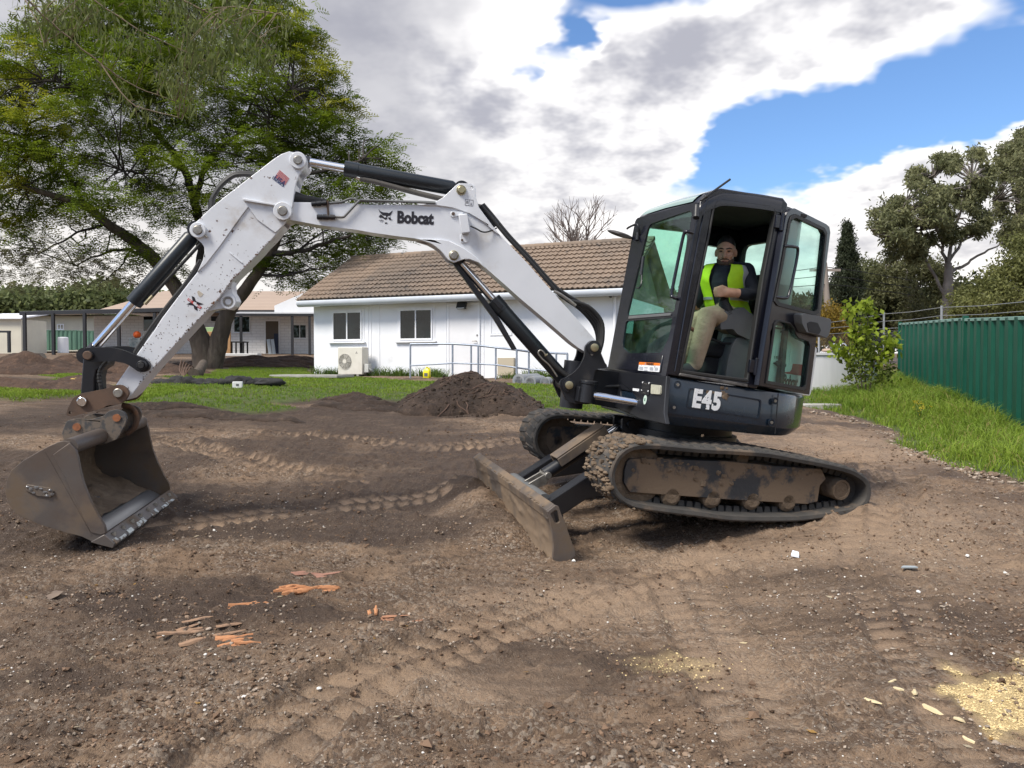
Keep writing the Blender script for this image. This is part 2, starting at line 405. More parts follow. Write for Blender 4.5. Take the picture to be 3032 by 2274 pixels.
def lug_mesh():
    m = MB(); h = .011
    # skewed bar with sloping ends: x along the belt, y across, z out
    b = [(-.024, -.085, 0), (.028, -.085, 0), (.006, .088, 0), (-.040, .088, 0)]
    t = [(-.018, -.078, h), (.020, -.078, h), (-.004, .082, h), (-.034, .082, h)]
    m.hexa([Vector(p) for p in b + t]); return m.mesh('track_lug', CH['track'], 30)
def tooth_mesh():
    m = MB(); m.hexa([Vector(p) for p in [(-.026, -.022, 0), (.026, -.022, 0), (.026, .022, 0), (-.026, .022, 0), (-.019, -.014, .04), (.019, -.014, .04), (.019, .014, .04), (-.019, .014, .04)]])
    return m.mesh('guide_tooth', CH['track'], 30)
LUG, TOOTH = lug_mesh(), tooth_mesh()
fr_px = [(1847, 1428), (1849, 1394), (1856, 1368), (1866, 1358), (1990, 1360), (2150, 1366), (2300, 1380), (2432, 1388), (2446, 1417), (2428, 1438), (2421, 1485), (2390, 1493), (2150, 1479), (1994, 1467), (1865, 1458)]
def make_track(sy, label):
    root = MB()
    F = loop_frames(150); rings = []
    yo, yi = .98 * sy, .58 * sy
    for p, t, nn in F:
        def q(off, y): w = p + nn * off; return Vector((w.x, y, w.y))
        rings.append([q(0, yo), q(-.010, yo + .006 * sy), q(-.034, yo), q(-.040, (yo + yi) / 2 + .1 * sy), q(-.040, (yo + yi) / 2 - .1 * sy), q(-.034, yi), q(-.010, yi - .006 * sy), q(0, yi), q(.006, (yo + yi) / 2)])
    root.rings(rings, True, False, True)
    tr = root.build('track', CH['track'], EX, 40); tr['label'] = label
    n = 54
    for i, (p, t, nn) in enumerate(loop_frames(n)):
        for row, yy, mir in ((0, .875, 1), (1, .685, -1)):
            o = bpy.data.objects.new('track_lug', LUG); link(o, tr)
            pp = p + (t * .045 if row else t * 0)
            X = Vector((t.x, 0, t.y)); Zv = Vector((nn.x, 0, nn.y)); Yv = Zv.cross(X)
            o.matrix_local = Matrix.Translation((pp.x, yy * sy, pp.y)) @ Matrix((X, Yv, Zv)).transposed().to_4x4() @ Matrix.Diagonal((1, mir * (1 if Yv.y > 0 else -1) * sy, 1, 1))
    for i, (p, t, nn) in enumerate(loop_frames(72)):
        o = bpy.data.objects.new('guide_tooth', TOOTH); link(o, tr)
        pp = p - nn * .038; X = Vector((t.x, 0, t.y)); Zv = Vector((-nn.x, 0, -nn.y)); Yv = Zv.cross(X)
        o.matrix_local = Matrix.Translation((pp.x, .845 * sy, pp.y)) @ Matrix((X, Yv, Zv)).transposed().to_4x4()
    # roller frame with caked mud, drive hub, idler, rollers
    fp = ss(fr_px, .90)
    m = MB(); m.plate(fp, .66, .90, lambda a, b, t: Vector((a, t * sy, b)))
    tf = m.build('track_frame', CH['mudsteel'], EX, 30, .012)
    # inner dark web to close the frame
    m = MB(); xs = [p[0] for p in fp]; x0, x1 = min(xs), max(xs)
    hc = s(2493.5, 1451, .93); ic = s(1893, 1413, .90)
    m.lathe((hc[0], .60 * sy, hc[1]), (0, sy, 0), [(0, .12), (.10, .12), (.12, .082), (.30, .080), (.325, .074), (.325, .058), (.318, .056), (.318, 0)], 28)
    m.build('drive_motor', CH['mud'], EX, 35)
    m = MB(); m.lathe((hc[0], .70 * sy, hc[1]), (0, sy, 0), [(0, .05), (0, .165), (.05, .165), (.05, .05)], 22)
    m.build('sprocket', CH['black'], EX, 35)
    m = MB(); m.lathe((ic[0], .66 * sy, ic[1]), (0, sy, 0), [(0, .04), (.02, .20), (.20, .20), (.22, .16), (.21, .05)], 30)
    m.build('idler', CH['mud'], EX, 35)
    zb = s(2150, 1490, .9)[1]
    for xr in (.52, .2, -.12, -.42):
        m = MB(); m.lathe((xr, .64 * sy, zb + .03), (0, sy, 0), [(0, .05), (.02, .075), (.24, .075), (.26, .05)], 16)
        m.build('bottom_roller', CH['mud'], EX, 35)
    cr_ = s(2199, 1357, .86); m = MB(); m.lathe((cr_[0], .62 * sy, cr_[1]), (0, sy, 0), [(0, .03), (.0, .05), (.24, .05), (.245, .03)], 16)
    m.build('carrier_roller', CH['mud'], EX, 35)
    # crusts of dried mud clinging to the frame
    rr = random.Random(11 if sy > 0 else 12)
    m = MB(); top = ss([(1874, 1357), (1930, 1358), (2000, 1362), (2055, 1378), (2090, 1396), (2150, 1392), (2215, 1380), (2290, 1386), (2360, 1390), (2430, 1394)], .9)
    for k in range(260):
        i = rr.random() * (len(top) - 1.01); j = int(i); a = top[j][0] + (top[j + 1][0] - top[j][0]) * (i - j); b = top[j][1] + (top[j + 1][1] - top[j][1]) * (i - j)
        b -= abs(rr.gauss(0, .045)); r0 = rr.uniform(.008, .030)
        blob(m, Vector((a, (.895 + rr.uniform(-.02, .005)) * sy, b)), (r0, r0 * .45, r0 * rr.uniform(.5, .9)), rr)
    o = m.build('mud_crust', CH['mud'], EX, 60); o['kind'] = 'stuff'
    if sy > 0:      # mud packed on the front of the belt
        m = MB(); FF = loop_frames(60)
        front = [f for f in FF if f[0].x > .72]
        for k in range(320):
            p, t, nn = rr.choice(front); r0 = rr.uniform(.008, .028); p = p + t * rr.uniform(-.04, .04)
            blob(m, Vector((p.x, rr.uniform(.57, .97), p.y)) + Vector((nn.x, 0, nn.y)) * .006, (r0, r0 * 1.2, r0 * .7), rr)
        o = m.build('mud_pack', CH['mud'], EX, 60); o['kind'] = 'stuff'
    return tr
def blob(m, c, rad, rr, n1=7, n2=4):
    """small irregular lump"""
    ph = rr.uniform(0, 6.28); rings = []
    for i in range(1, n2):
        th = math.pi * i / n2
        rings.append([c + Vector((rad[0] * math.sin(th) * math.cos(ph + 2 * math.pi * k / n1), rad[1] * math.sin(th) * math.sin(ph + 2 * math.pi * k / n1), rad[2] * math.cos(th))) * rr.uniform(.72, 1.25) - c * 0 if False else
                      c + Vector((rad[0] * math.sin(th) * math.cos(ph + 2 * math.pi * k / n1), rad[1] * math.sin(th) * math.sin(ph + 2 * math.pi * k / n1), rad[2] * math.cos(th))) * rr.uniform(.75, 1.22) for k in range(n1)])
    m.rings(rings, True, True)
make_track(1, 'near rubber track caked with pale mud')
make_track(-1, 'far rubber track behind the blade')
# car body between the tracks
m = MB(); m.plate(rounded([(-.62, .10), (.62, .10), (.70, .26), (.45, .40), (-.45, .40), (-.70, .26)], .05), -.64, .64, side)
m.build('undercarriage_frame', CH['black'], EX, 35, .01)
m = MB(); m.lathe((0, 0, .38), (0, 0, 1), [(0, .44), (.12, .44), (.12, .40), (.235, .40)], 40); m.build('slew_ring', CH['black'], EX, 35)

# ---------------------------------------------------------------- dozer blade
end = ss([(1621.4, 1515.7), (1645.8, 1496.7), (1654, 1499.4), (1662, 1523), (1671, 1543), (1703.6, 1635), (1701.8, 1647.7), (1658.4, 1676.6), (1633, 1682), (1636.7, 1662), (1640, 1622), (1636.7, 1581), (1629.5, 1544.6)], .98)
hole = rounded(ss([(1629, 1521), (1645, 1509), (1650, 1512), (1659, 1545), (1652, 1550), (1643, 1549)], .98), .006, 2)
m = MB()
m.plate(end, .955, .98, side, [hole]); blade = m.build('dozer_blade', CH['bucket'], EX, 30, .004)
m = MB(); m.plate(end, -.98, -.955, side, [hole]); m.build('end_plate', CH['bucket'], blade, 30, .004)
# mouldboard: thick curved sheet between the end plates
fp = [end[0], end[12], end[11], end[10], end[9], end[8]]
fc = cr([(a, b, 0) for a, b in fp], 6)
ring = []
for y in np.linspace(-.955, .955, 120):
    fro = [Vector((p.x - .002 + .022 * max(0, mnoise.noise((y * 5, k * .22, 3)) + .35 * mnoise.noise((y * 17, k * .7, 1))) * min(1, k / 6), y, p.y)) for k, p in enumerate(fc)]
    bk = [Vector((p.x - .045, y, p.y)) for p in reversed(fc)]
    ring.append(fro + bk)
m = MB(); m.rings(ring, True, True); o = m.build('mouldboard', CH['blade'], blade, 40)
m = MB(); e0, e1, e2 = end[0], end[1], end[2]
m.plate([(e0[0] + .002, e0[1] + .004), (e1[0], e1[1] + .004), (e2[0] - .004, e2[1] - .03), (e0[0] - .02, e0[1] - .06)], -.952, .952, side)
m.build('top_beam', CH['blade'], blade, 30, .006)
m = MB(); rr = random.Random(5)
for k in range(260):
    y = rr.uniform(-.93, .2) if k % 3 else rr.uniform(-.9, .9); r0 = rr.uniform(.005, .016)
    blob(m, Vector((e0[0] - .03 + rr.uniform(-.02, .025), y, e0[1] + .012)), (r0, r0 * 1.6, r0 * .5), rr)
o = m.build('mud_smear', CH['mud'], blade, 60); o['kind'] = 'stuff'
# push arms, cross tube, lift cylinder
bz = end[0][1]
def arm_pts(y): return None
for y in (.40, -.36):
    a = s(1640, 1556, .98)
    xb = end[2][0] - .02
    prof = [(xb, bz - .20), (xb, bz - .06), (xb - .10, bz - .055), (.95, bz + .16), (.55, bz + .20), (.55, bz + .06), (.95, bz - .02), (xb - .12, bz - .22)]
    m = MB(); m.plate(prof, y - .055, y + .055, side); m.build('blade_arm', CH['black'], blade, 30, .008)
    m = MB(); m.plate([(xb + .01, bz - .02), (xb - .16, bz - .10), (xb - .16, bz - .16), (xb + .01, bz - .27)], y + (.06 if y > 0 else -.24), y + (.24 if y > 0 else -.06), side)
    m.build('gusset', CH['black'], blade, 30, .004)
m = MB(); m.tube([(xb - .10, -.36, bz - .07), (xb - .10, .40, bz - .07)], .065, 18); m.build('cross_tube', CH['grey_plastic'], blade, 40)
p0 = Vector((xb - .10, .02, bz - .02)); p1 = s(1850.5, 1251, .02); p1 = Vector((p1[0], .02, p1[1]))
dl = (p1 - p0)
m = MB(); m.cyl(p0 + dl * .16, p0 + dl * .62, .05, n=20); lift = m.build('lift_cylinder', CH['black'], EX, 40)
m = MB(); m.cyl(p0 + dl * .6, p1, .026, n=16); m.build('rod', CH['chrome'], lift, 40)
m = MB()
for dy in (-.05, .05): m.plate([(p0.x + .03, p0.z - .05), (p0.x - .12, p0.z + .02), (p0.x - .155, p0.z + .09), (p0.x - .12, p0.z + .11), (p0.x + .02, p0.z + .02)], .02 + dy - .008, .02 + dy + .008, side)
m.cyl(p0 + dl * .17 + Vector((0, -.075, 0)), p0 + dl * .17 + Vector((0, .075, 0)), .026, n=14); m.build('clevis', CH['pin'], lift, 35, .003)
up = dl.normalized().cross(Vector((0, 1, 0))); up = up if up.z > 0 else -up
m = MB(); a, b = p0 + dl * .30 + up * .075, p0 + dl * .80 + up * .09
m.hexa([a + Vector((0, -.075, 0)), a + Vector((0, .075, 0)), b + Vector((0, .075, 0)), b + Vector((0, -.075, 0)), a + Vector((0, -.075, 0)) + up * .012, a + Vector((0, .075, 0)) + up * .012, b + Vector((0, .075, 0)) + up * .012, b + Vector((0, -.075, 0)) + up * .012])
for sy in (-1, 1): m.hexa([a + Vector((0, .075 * sy, 0)), a + Vector((0, .087 * sy, 0)), b + Vector((0, .087 * sy, 0)), b + Vector((0, .075 * sy, 0)), a + Vector((0, .075 * sy, 0)) - up * .07, a + Vector((0, .087 * sy, 0)) - up * .07, b + Vector((0, .087 * sy, 0)) - up * .07, b + Vector((0, .075 * sy, 0)) - up * .07])
m.build('cylinder_guard', CH['blade'], lift, 30, .004)
m = MB()
for dy in (-.075, .075): m.plate(rounded([(p1.x + .07, p1.z + .05), (p1.x + .06, p1.z - .06), (p1.x - .30, p1.z - .16), (p1.x - .36, p1.z + .02)], .03), .02 + dy - .014, .02 + dy + .014, side)
m.cyl(p1 + Vector((0, -.11, 0)), p1 + Vector((0, .115, 0)), .03, n=14); m.build('lift_bracket', CH['black'], EX, 35, .004)

# ---------------------------------------------------------------- upper structure
zt0, zt1 = s(1977, 1115)[1], s(2387, 1175)[1]; zc0, zc1 = s(1963, 1221)[1], s(2377, 1278)[1]; zb0, zb1 = zc0 - .085, zc1 - .06
plan = [(.635, .84), (-.14, .84), (-.34, .80), (-.50, .715), (-.66, .58), (-.86, .36), (-.96, 0), (-.86, -.42), (-.6, -.74), (-.2, -.84), (.45, -.84), (.56, -.62), (.56, -.2), (.635, -.2)]
pl = rounded(plan, [.012, .1, .1, .1, .1, .1, .1, .1, .1, .1, .05, .05, .01, .01], 4)
def body_z(x, lo, hi): t = max(0, min(1, (.635 - x) / 1.13)); return lo + (hi - lo) * t
m = MB(); rings = []
for (l0, l1, k) in ((zb0, zb1, .93), (zc0, zc1, 1.0), (zc0 + .004, zc1 + .004, 1.0), (zt0 - .02, zt1 - .02, 1.0), (zt0, zt1, .982)):
    rings.append([Vector((p.x * (k if p.x < .5 else 1), p.y * k, body_z(p.x, l0, l1))) for p in pl])
m.rings(rings, True, True); body = m.build('lower_body', CH['navy'], EX, 40, .006)
# raised panel, seams and bolts on the side skin
def on_side(u, v, t=.84): a, b = s(u, v, t); return Vector((a, t, b))
fpn = rounded(ss([(2040, 1148), (2255, 1183), (2248, 1241), (2030, 1207)]), .02)
m = MB(); m.plate(fpn, .8385, .8425, side, [rounded(ss([(2044, 1152), (2251, 1187), (2244, 1237), (2034, 1203)]), .018)]); m.build('panel_bead', CH['navy'], body, 40, .0015)
m = MB(); m.plate(ss([(2303, 1164), (2305.5, 1164.3), (2296, 1284), (2293.5, 1284)]), .838, .8412, side); m.build('panel_seam', CH['interior'], body, 30)
for (u, v) in ((2006, 1139), (1995, 1206), (2295, 1187), (2284, 1251)):
    c = on_side(u, v); m = MB(); m.lathe(c - Vector((0, .004, 0)), (0, 1, 0), [(0, .026), (.006, .026), (.006, .02), (.002, .017), (.002, 0)], 18); bo = m.build('bolt_recess', CH['navy'], body, 40)
    m = MB(); m.lathe(c, (0, 1, 0), [(0, .011), (.008, .011), (.008, .004), (.005, .004), (.005, 0)], 6); m.build('bolt', CH['pin'], bo, 30)
a, b = s(2047, 1202)
tx = Vector((s(2130, 1213.5)[0] - a, 0, s(2130, 1213.5)[1] - b))
text('lettering', 'E45', frame(Vector((a, .8435, b)), tx, (.04, 0, 1)), .168, CH['decal_white'], body, .0012, .80, .0085, 1.16)
m = MB(); rr = random.Random(3)
for (u, v, r0) in ((2140, 1164, .022), (2146, 1172, .030), (2138, 1149, .018), (2095, 1160, .016), (2150, 1180, .013), (2152, 1150, .012), (2112, 1162, .012), (2080, 1290, .012)):
    c = on_side(u, v); blob(m, c, (r0, .005, r0 * .9), rr)
m.build('mud_splash', CH['mud'], body, 60)
# front plate with its two openings, deck recess behind
def front(a, b, t): return Vector((t, a, b))
fpl = [fr(u, v, -.01) for u, v in ((1792, 1093), (1977, 1114), (1962, 1222), (1966, 1256), (1890, 1240), (1782, 1188))]
h1 = rounded([fr(u, v, -.01) for u, v in ((1763, 1118), (1800, 1112), (1815, 1125), (1812, 1166), (1795, 1175), (1763, 1172))], .02)
fpl = [(-.20, fpl[0][1])] + fpl[1:5] + [(-.20, fpl[5][1])]
h2 = rounded([fr(u, v, -.01) for u, v in ((1836, 1154), (1870, 1160), (1884, 1182), (1882, 1204), (1836, 1196))], .02)
m = MB(); m.plate([(p[0], p[1]) for p in fpl], .612, .645, front, [h2]); fplate = m.build('front_plate', CH['black'], EX, 30, .006)
lamp = [fr(u, v) for u, v in ((1930, 1138), (1957, 1141), (1955, 1168), (1927, 1166))]
m = MB(); m.plate(rounded(lamp, .012), .640, .658, front); m.build('work_lamp', CH['lens'], fplate, 30, .003)
m = MB(); m.plate(rounded([fr(u, v) for u, v in ((1902, 1131), (1925, 1134), (1919, 1170), (1896, 1167))], .004), .640, .652, front); la = m.build('latch', CH['interior'], fplate, 30, .003)
for (u, v) in ((1903.5, 1132.5), (1922.5, 1134.5), (1899, 1155.5), (1918.5, 1158)):
    y, z = fr(u, v); m = MB(); m.lathe((.648, y, z), (1, 0, 0), [(0, .006), (.007, .006), (.007, 0)], 8); m.build('bolt', CH['decal_white'], la, 30)
for (u0, v0, u1, v1) in ((1908, 1135, 1916, 1137), (1903, 1146, 1918, 1148), (1903, 1162, 1911, 1164)):
    m = MB(); (ya, za), (yb_, zb_) = fr(u0, v0), fr(u1, v1); m.plate([(ya, za), (yb_, za), (yb_, zb_ - .002), (ya, zb_ - .002)], .651, .654, front); m.build('latch_bar', CH['pin'], la, 30)
y, z = fr(1905, 1183); m = MB(); m.plate([(y + .024 * math.cos(t * .2618), z + .034 * math.sin(t * .2618)) for t in range(24)], .643, .6475, front); st = m.build('round_sticker', mat('sticker_pale_green', (.55, .68, .60), None, rough=.5), fplate, 30)
m = MB(); m.plate([(y - .008, z - .01), (y + .008, z - .01), (y + .006, z + .011), (y - .006, z + .011)], .6475, .649, front); m.build('sticker_mark', mat('sticker_green', (.05, .16, .10), None), st, 30)
m = MB(); m.plate(rounded([fr(u, v) for u, v in ((1871, 1149), (1889, 1151), (1888, 1159), (1870, 1156))], .004), .643, .648, front); m.build('small_sticker', CH['decal_white'], fplate, 30)

# ---------------------------------------------------------------- boom foot (swing casting)
outl = [(1732.6, 1026), (1741.6, 1015), (1754, 1012), (1768.7, 1018), (1775, 1034), (1792, 1075), (1798, 1081), (1797, 1090), (1763, 1092), (1757, 1120), (1752, 1150), (1751, 1198), (1700, 1195), (1676.5, 1188), (1667.5, 1165), (1656.6, 1142), (1660, 1123.5), (1676.5, 1118), (1705.5, 1098), (1723.5, 1073), (1732.6, 1051)]
c2 = rounded(bqs(outl, .15), .03, 3)
m = MB(); m.plate(c2, .115, .150, bm); m.plate(c2, -.15, -.115, bm)
swing = m.build('swing_casting', CH['black'], EX, 35, .006)
q0 = bqs([(1712, 1090), (1770, 1092), (1752, 1196), (1690, 1190), (1676, 1160)], .15)
m = MB(); m.plate(q0, -.116, .116, bm); m.build('casting_core', CH['black'], swing, 35, .006)
for (u, v, nm) in ((1759, 1029, 'boom_foot_pin'), (1684, 1140, 'boom_cylinder_pin')):
    a, b = bq(u, v, .16); m = MB(); m.lathe(bm(a, b, -.17), BN, [(0, .03), (.0, .052), (.335, .052), (.335, .036), (.338, .028), (.352, .028), (.352, 0)], 24)
    m.build(nm, CH['black'], swing, 35); m = MB(); m.lathe(bm(a, b, .165), BN, [(0, .030), (.022, .030), (.024, .026), (.024, 0)], 20); m.build('pin_head', CH['zinc'], swing, 35)
    m = MB(); c = bm(*bq(u - (6 if v < 1100 else 1), v + (20 if v < 1100 else -17), .16), .15); m.lathe(c, BN, [(0, .010), (.012, .010), (.012, 0)], 6); m.build('bolt', CH['pin'], swing, 30)
a, b = bq(1742, 1143, .20); a2, b2 = bq(1740, 1196, .20)
m = MB(); m.lathe(bm(a, b2 + .01, .21), (0, 0, 1), [(0, .058), (.14, .058), (.14, .064), (.165, .064), (.165, .0)], 24); m.box(bm(a + .03, (b + b2) / 2, .16), (.10, .10, .11)); m.build('swing_lug', CH['black'], swing, 35, .004)
# neck between casting and upper deck, with the swing cylinder
m = MB(); m.plate(rounded([(.30, .60), (.98, .66), (1.03, .74), (1.03, .86), (.98, .92), (.30, .90)], .03), -.12, .10, side); m.build('boom_mount', CH['black'], EX, 35, .008)
m = MB(); m.lathe((.97, 0, .60), (0, 0, 1), [(0, .09), (.36, .09)], 24); m.build('king_post', CH['black'], EX, 35)
pA = bm(a, (b + b2) / 2 + .005, .21); yy, zz = fr(1875, 1192); pB = Vector((.60, yy, zz)); pB = pA + (pB - pA) * 1.35
m = MB(); m.cyl(pA, pB, .028, n=20); sc_ = m.build('swing_cylinder_rod', CH['chrome'], EX, 40)
m = MB(); m.lathe((.618, yy, zz), (1, 0, -.0), [(0, .06), (.012, .06), (.012, .03), (-.0, .03)], 22); m.build('gland', CH['black'], sc_, 40)
m = MB()   # hose bundle and bits in the deck recess
for k, (y0, z0) in enumerate(((-.02, .80), (.03, .77), (-.06, .74))):
    m.tube(cr([(.60, y0 + .10, z0 + .04), (.74, y0 + .06, z0 + .02), (.86, y0, z0 - .01), (1.0, y0 - .04, z0 + .01)], 5), .014, 8)
m.build('hydraulic_hose', CH['rubber'], EX, 60)

# ---------------------------------------------------------------- boom
btop = [(860, 598), (1021, 601.5), (1100, 606), (1262, 605), (1290, 597.6), (1311.5, 585), (1333, 565), (1349.5, 549), (1360, 542.5), (1396.5, 543.4), (1405.6, 550.6), (1408, 561.5), (1409.5, 587), (1418, 614), (1431, 632), (1461.6, 673), (1500, 716), (1558.5, 776), (1635.7, 864), (1708, 944), (1751, 993), (1762, 1006), (1778, 1020), (1778, 1040), (1764, 1048), (1740, 1047), (1711, 1029), (1695, 1017), (1616, 948), (1539, 883), (1500, 848), (1443, 798), (1418, 778.5), (1389, 767.6), (1375, 767.6), (1358.6, 773), (1344, 778.4), (1326, 769), (1317, 756.7), (1304, 740.5), (1288, 728), (1268, 717), (1244.6, 709.7), (1172, 699), (1100, 689), (1057, 681), (939.4, 666), (853.6, 650)]
nose = [(838, 647), (822, 640), (814, 625), (822, 608), (840, 600)]
bp = bqs(btop + nose, .10)
# box section without the two brackets, plus the bracket plates
core_px = [(860, 598), (1021, 601.5), (1100, 606), (1262, 606), (1340, 611), (1390, 624), (1431, 646), (1461.6, 675), (1500, 716), (1558.5, 776), (1635.7, 864), (1708, 944), (1751, 993), (1762, 1006), (1778, 1020), (1778, 1040), (1764, 1048), (1740, 1047), (1711, 1029), (1695, 1017), (1616, 948), (1539, 883), (1500, 848), (1443, 798), (1410, 765), (1375, 738), (1335, 718), (1300, 711), (1244.6, 708), (1172, 699), (1100, 689), (1057, 681), (939.4, 666), (853.6, 650)] + nose
m = MB(); m.plate(bqs(core_px, .10), -.10, .10, bm); boom = m.build('boom', CH['white_clean'], EX, 30, .007)
up_px = [(1250, 607), (1290, 597.6), (1311.5, 585), (1333, 565), (1349.5, 549), (1360, 542.5), (1396.5, 543.4), (1405.6, 550.6), (1408, 561.5), (1409.5, 587), (1418, 614), (1431, 632), (1461.6, 673), (1480, 696), (1461, 684), (1430, 656), (1388, 631), (1340, 615), (1300, 609)]
hole_px = [(1397 + 4.2 * math.cos(t), 557 + 5 * math.sin(t)) for t in np.linspace(0, 6.283, 13)[:-1]]
m = MB()
for n0 in (.085, -.115): m.plate(bqs(up_px, .11), n0, n0 + .03, bm, [bqs(hole_px, .11)])
m.build('arm_cylinder_bracket', CH['white_clean'], boom, 30, .004)
lo_px = [(1230, 707), (1244.6, 710.7), (1268, 718), (1288, 729), (1304, 741.5), (1317, 757.7), (1326, 769), (1344, 778.4), (1358.6, 773), (1375, 767.6), (1389, 767.6), (1418, 778.5), (1440, 797), (1411, 762), (1374, 735), (1335, 715), (1300, 708.5)]
m = MB()
for n0 in (.085, -.115): m.plate(bqs(lo_px, .11), n0, n0 + .03, bm)
m.build('boom_cylinder_bracket', CH['white_clean'], boom, 30, .004)
m = MB(); cpx = [(1290, 711), (1310, 722), (1360, 730), (1400, 757), (1440, 795)]
m.plate(bqs([(1250, 706), (1290, 722), (1330, 752), (1345, 742), (1380, 752), (1420, 772), (1380, 730), (1300, 704)], .10), -.086, .086, bm); m.build('bracket_web', CH['white_clean'], boom, 30)
def boss(u, v, r, n0, n1, pinr, nm, parent, mt=None, pm=None, flat=False):
    a, b = bq(u, v, n1)
    m = MB(); m.lathe(bm(a, b, n0), BN, [(0, r), (n1 - n0 - .004, r), (n1 - n0, r - .004), (n1 - n0, pinr + .004), (n1 - n0 - .006, pinr + .003), (n1 - n0 - .006, 0)], 28)
    o = m.build(nm, mt or CH['white'], parent, 35)
    m = MB(); m.lathe(bm(a, b, n1 - .012), BN, [(0, pinr), (.020, pinr), (.023, pinr - .004), (.023, 0)], 22); m.build('pin', pm or CH['pin'], o, 35)
    return o
boss(1366, 562, .036, .10, .128, .026, 'pin_boss', boom, CH['zinc'], CH['zinc'])
boss(1344, 756, .036, .10, .125, .028, 'pin_boss', boom, CH['zinc'], CH['pin'])
def bframe(u, v, n, du=(100, 4.5)):
    a, b = bq(u, v, n); a2, b2 = bq(u + du[0], v + du[1], n); o = bm(a, b, n); return frame(o, bm(a2, b2, n) - o, (0, 0, 1))
text('lettering', 'Bobcat', bframe(1175, 658.5, .1015), .115, CH['decal'], boom, .0008, .82, .0055, .98)
# wildcat head emblem, drawn in pixels of the photo
def emblem(polys, n, parent, name, mt):
    m = MB()
    for p in polys: m.plate(bqs(p, n), n, n + .0012, bm)
    return m.build(name, mt, parent, None)
Z6 = lambda pts: [(1100 + x * .1808, 500 + y * .1808) for x, y in pts]
emblem([Z6([(117, 652), (140, 690), (190, 712), (250, 716), (290, 725), (320, 700), (347, 682), (335, 715), (318, 745), (300, 772), (262, 770), (250, 795), (215, 800), (190, 765), (160, 735), (130, 705)]),
        Z6([(150, 742), (190, 775), (215, 803), (250, 800), (262, 815), (232, 832), (200, 815), (180, 800), (140, 800), (118, 782)]),
        Z6([(262, 768), (300, 768), (310, 800), (322, 830), (290, 835), (275, 812)]),
        Z6([(215, 880), (235, 875), (260, 880), (255, 898), (222, 897)])] +
       [Z6([(a, b), (a + 2, b + 5), (c + 1, d + 3), (c, d)]) for a, b, c, d in ((170, 828, 118, 838), (180, 835, 135, 860), (195, 840, 165, 872), (318, 820, 345, 835), (312, 828, 338, 852), (305, 832, 318, 858))], .1012, boom, 'wildcat_emblem', CH['decal'])
emblem([Z6([(190, 768), (232, 770), (240, 790), (215, 798)]), Z6([(270, 775), (300, 772), (300, 792), (280, 800)])], .1016, boom, 'emblem_eyes', CH['white_clean'])
# small load chart on the bracket
m = MB(); o4 = Z6([(1535, 495), (1670, 512), (1663, 612), (1528, 598)]); i4 = Z6([(1541, 502), (1596, 509), (1591, 598), (1535, 591)]); i5 = Z6([(1602, 510), (1663, 518), (1657, 604), (1597, 598)])
m.plate(bqs(o4, .116), .1155, .1165, bm, [bqs(i4, .116), bqs(i5, .116)])
for k in range(3): m.plate(bqs(Z6([(1548, 525 + k * 16), (1585, 530 + k * 16), (1584, 537 + k * 16), (1547, 532 + k * 16)]), .116), .1155, .1165, bm)
m.plate(bqs(Z6([(1618, 575), (1632, 545), (1645, 580), (1640, 592), (1620, 590)]), .116), .1155, .1165, bm)
m.build('load_chart_decal', mat('decal_grey', (.18, .18, .20), None), boom, None)
# work lamp on the boom
lpx = Z6([(1420, 755), (1560, 745), (1610, 1055), (1475, 1070)])
m = MB(); m.plate(bqs(lpx, .12), .10, .165, bm); lampb = m.build('boom_lamp', CH['white_clean'], boom, 30, .006)
m = MB(); m.plate(bqs(Z6([(1450, 1080), (1600, 1060), (1590, 1180), (1570, 1200), (1480, 1215), (1455, 1190)]), .11), .101, .108, bm); m.build('lamp_bracket', CH['white_clean'], lampb, 30, .003)
m = MB(); m.plate(bqs(Z6([(1290, 720), (1310, 695), (1500, 700), (1500, 745), (1420, 770), (1330, 795), (1292, 770)]), .11), .101, .110, bm); m.build('lamp_bracket', CH['white_clean'], lampb, 30, .003)
for (x, y, r) in ((1340, 735, .012), (1483, 1165, .008)):
    u, v = 1100 + x * .1808, 500 + y * .1808; a, b = bq(u, v, .11); m = MB(); m.lathe(bm(a, b, .108), BN, [(0, r), (.008, r), (.008, 0)], 10); m.build('bolt', CH['rust'], lampb, 30)
m = MB(); c0 = [bm(*bq(1100 + x * .1808, 500 + y * .1808, .13), n) for x, y, n in ((1620, 940, .14), (1720, 990, .15), (1800, 1030, .14), (1880, 1035, .13), (1970, 1005, .115), (2060, 960, .10))]
m.tube(cr(c0, 5), .0055, 6); m.build('lamp_cable', CH['rubber'], lampb, 60)
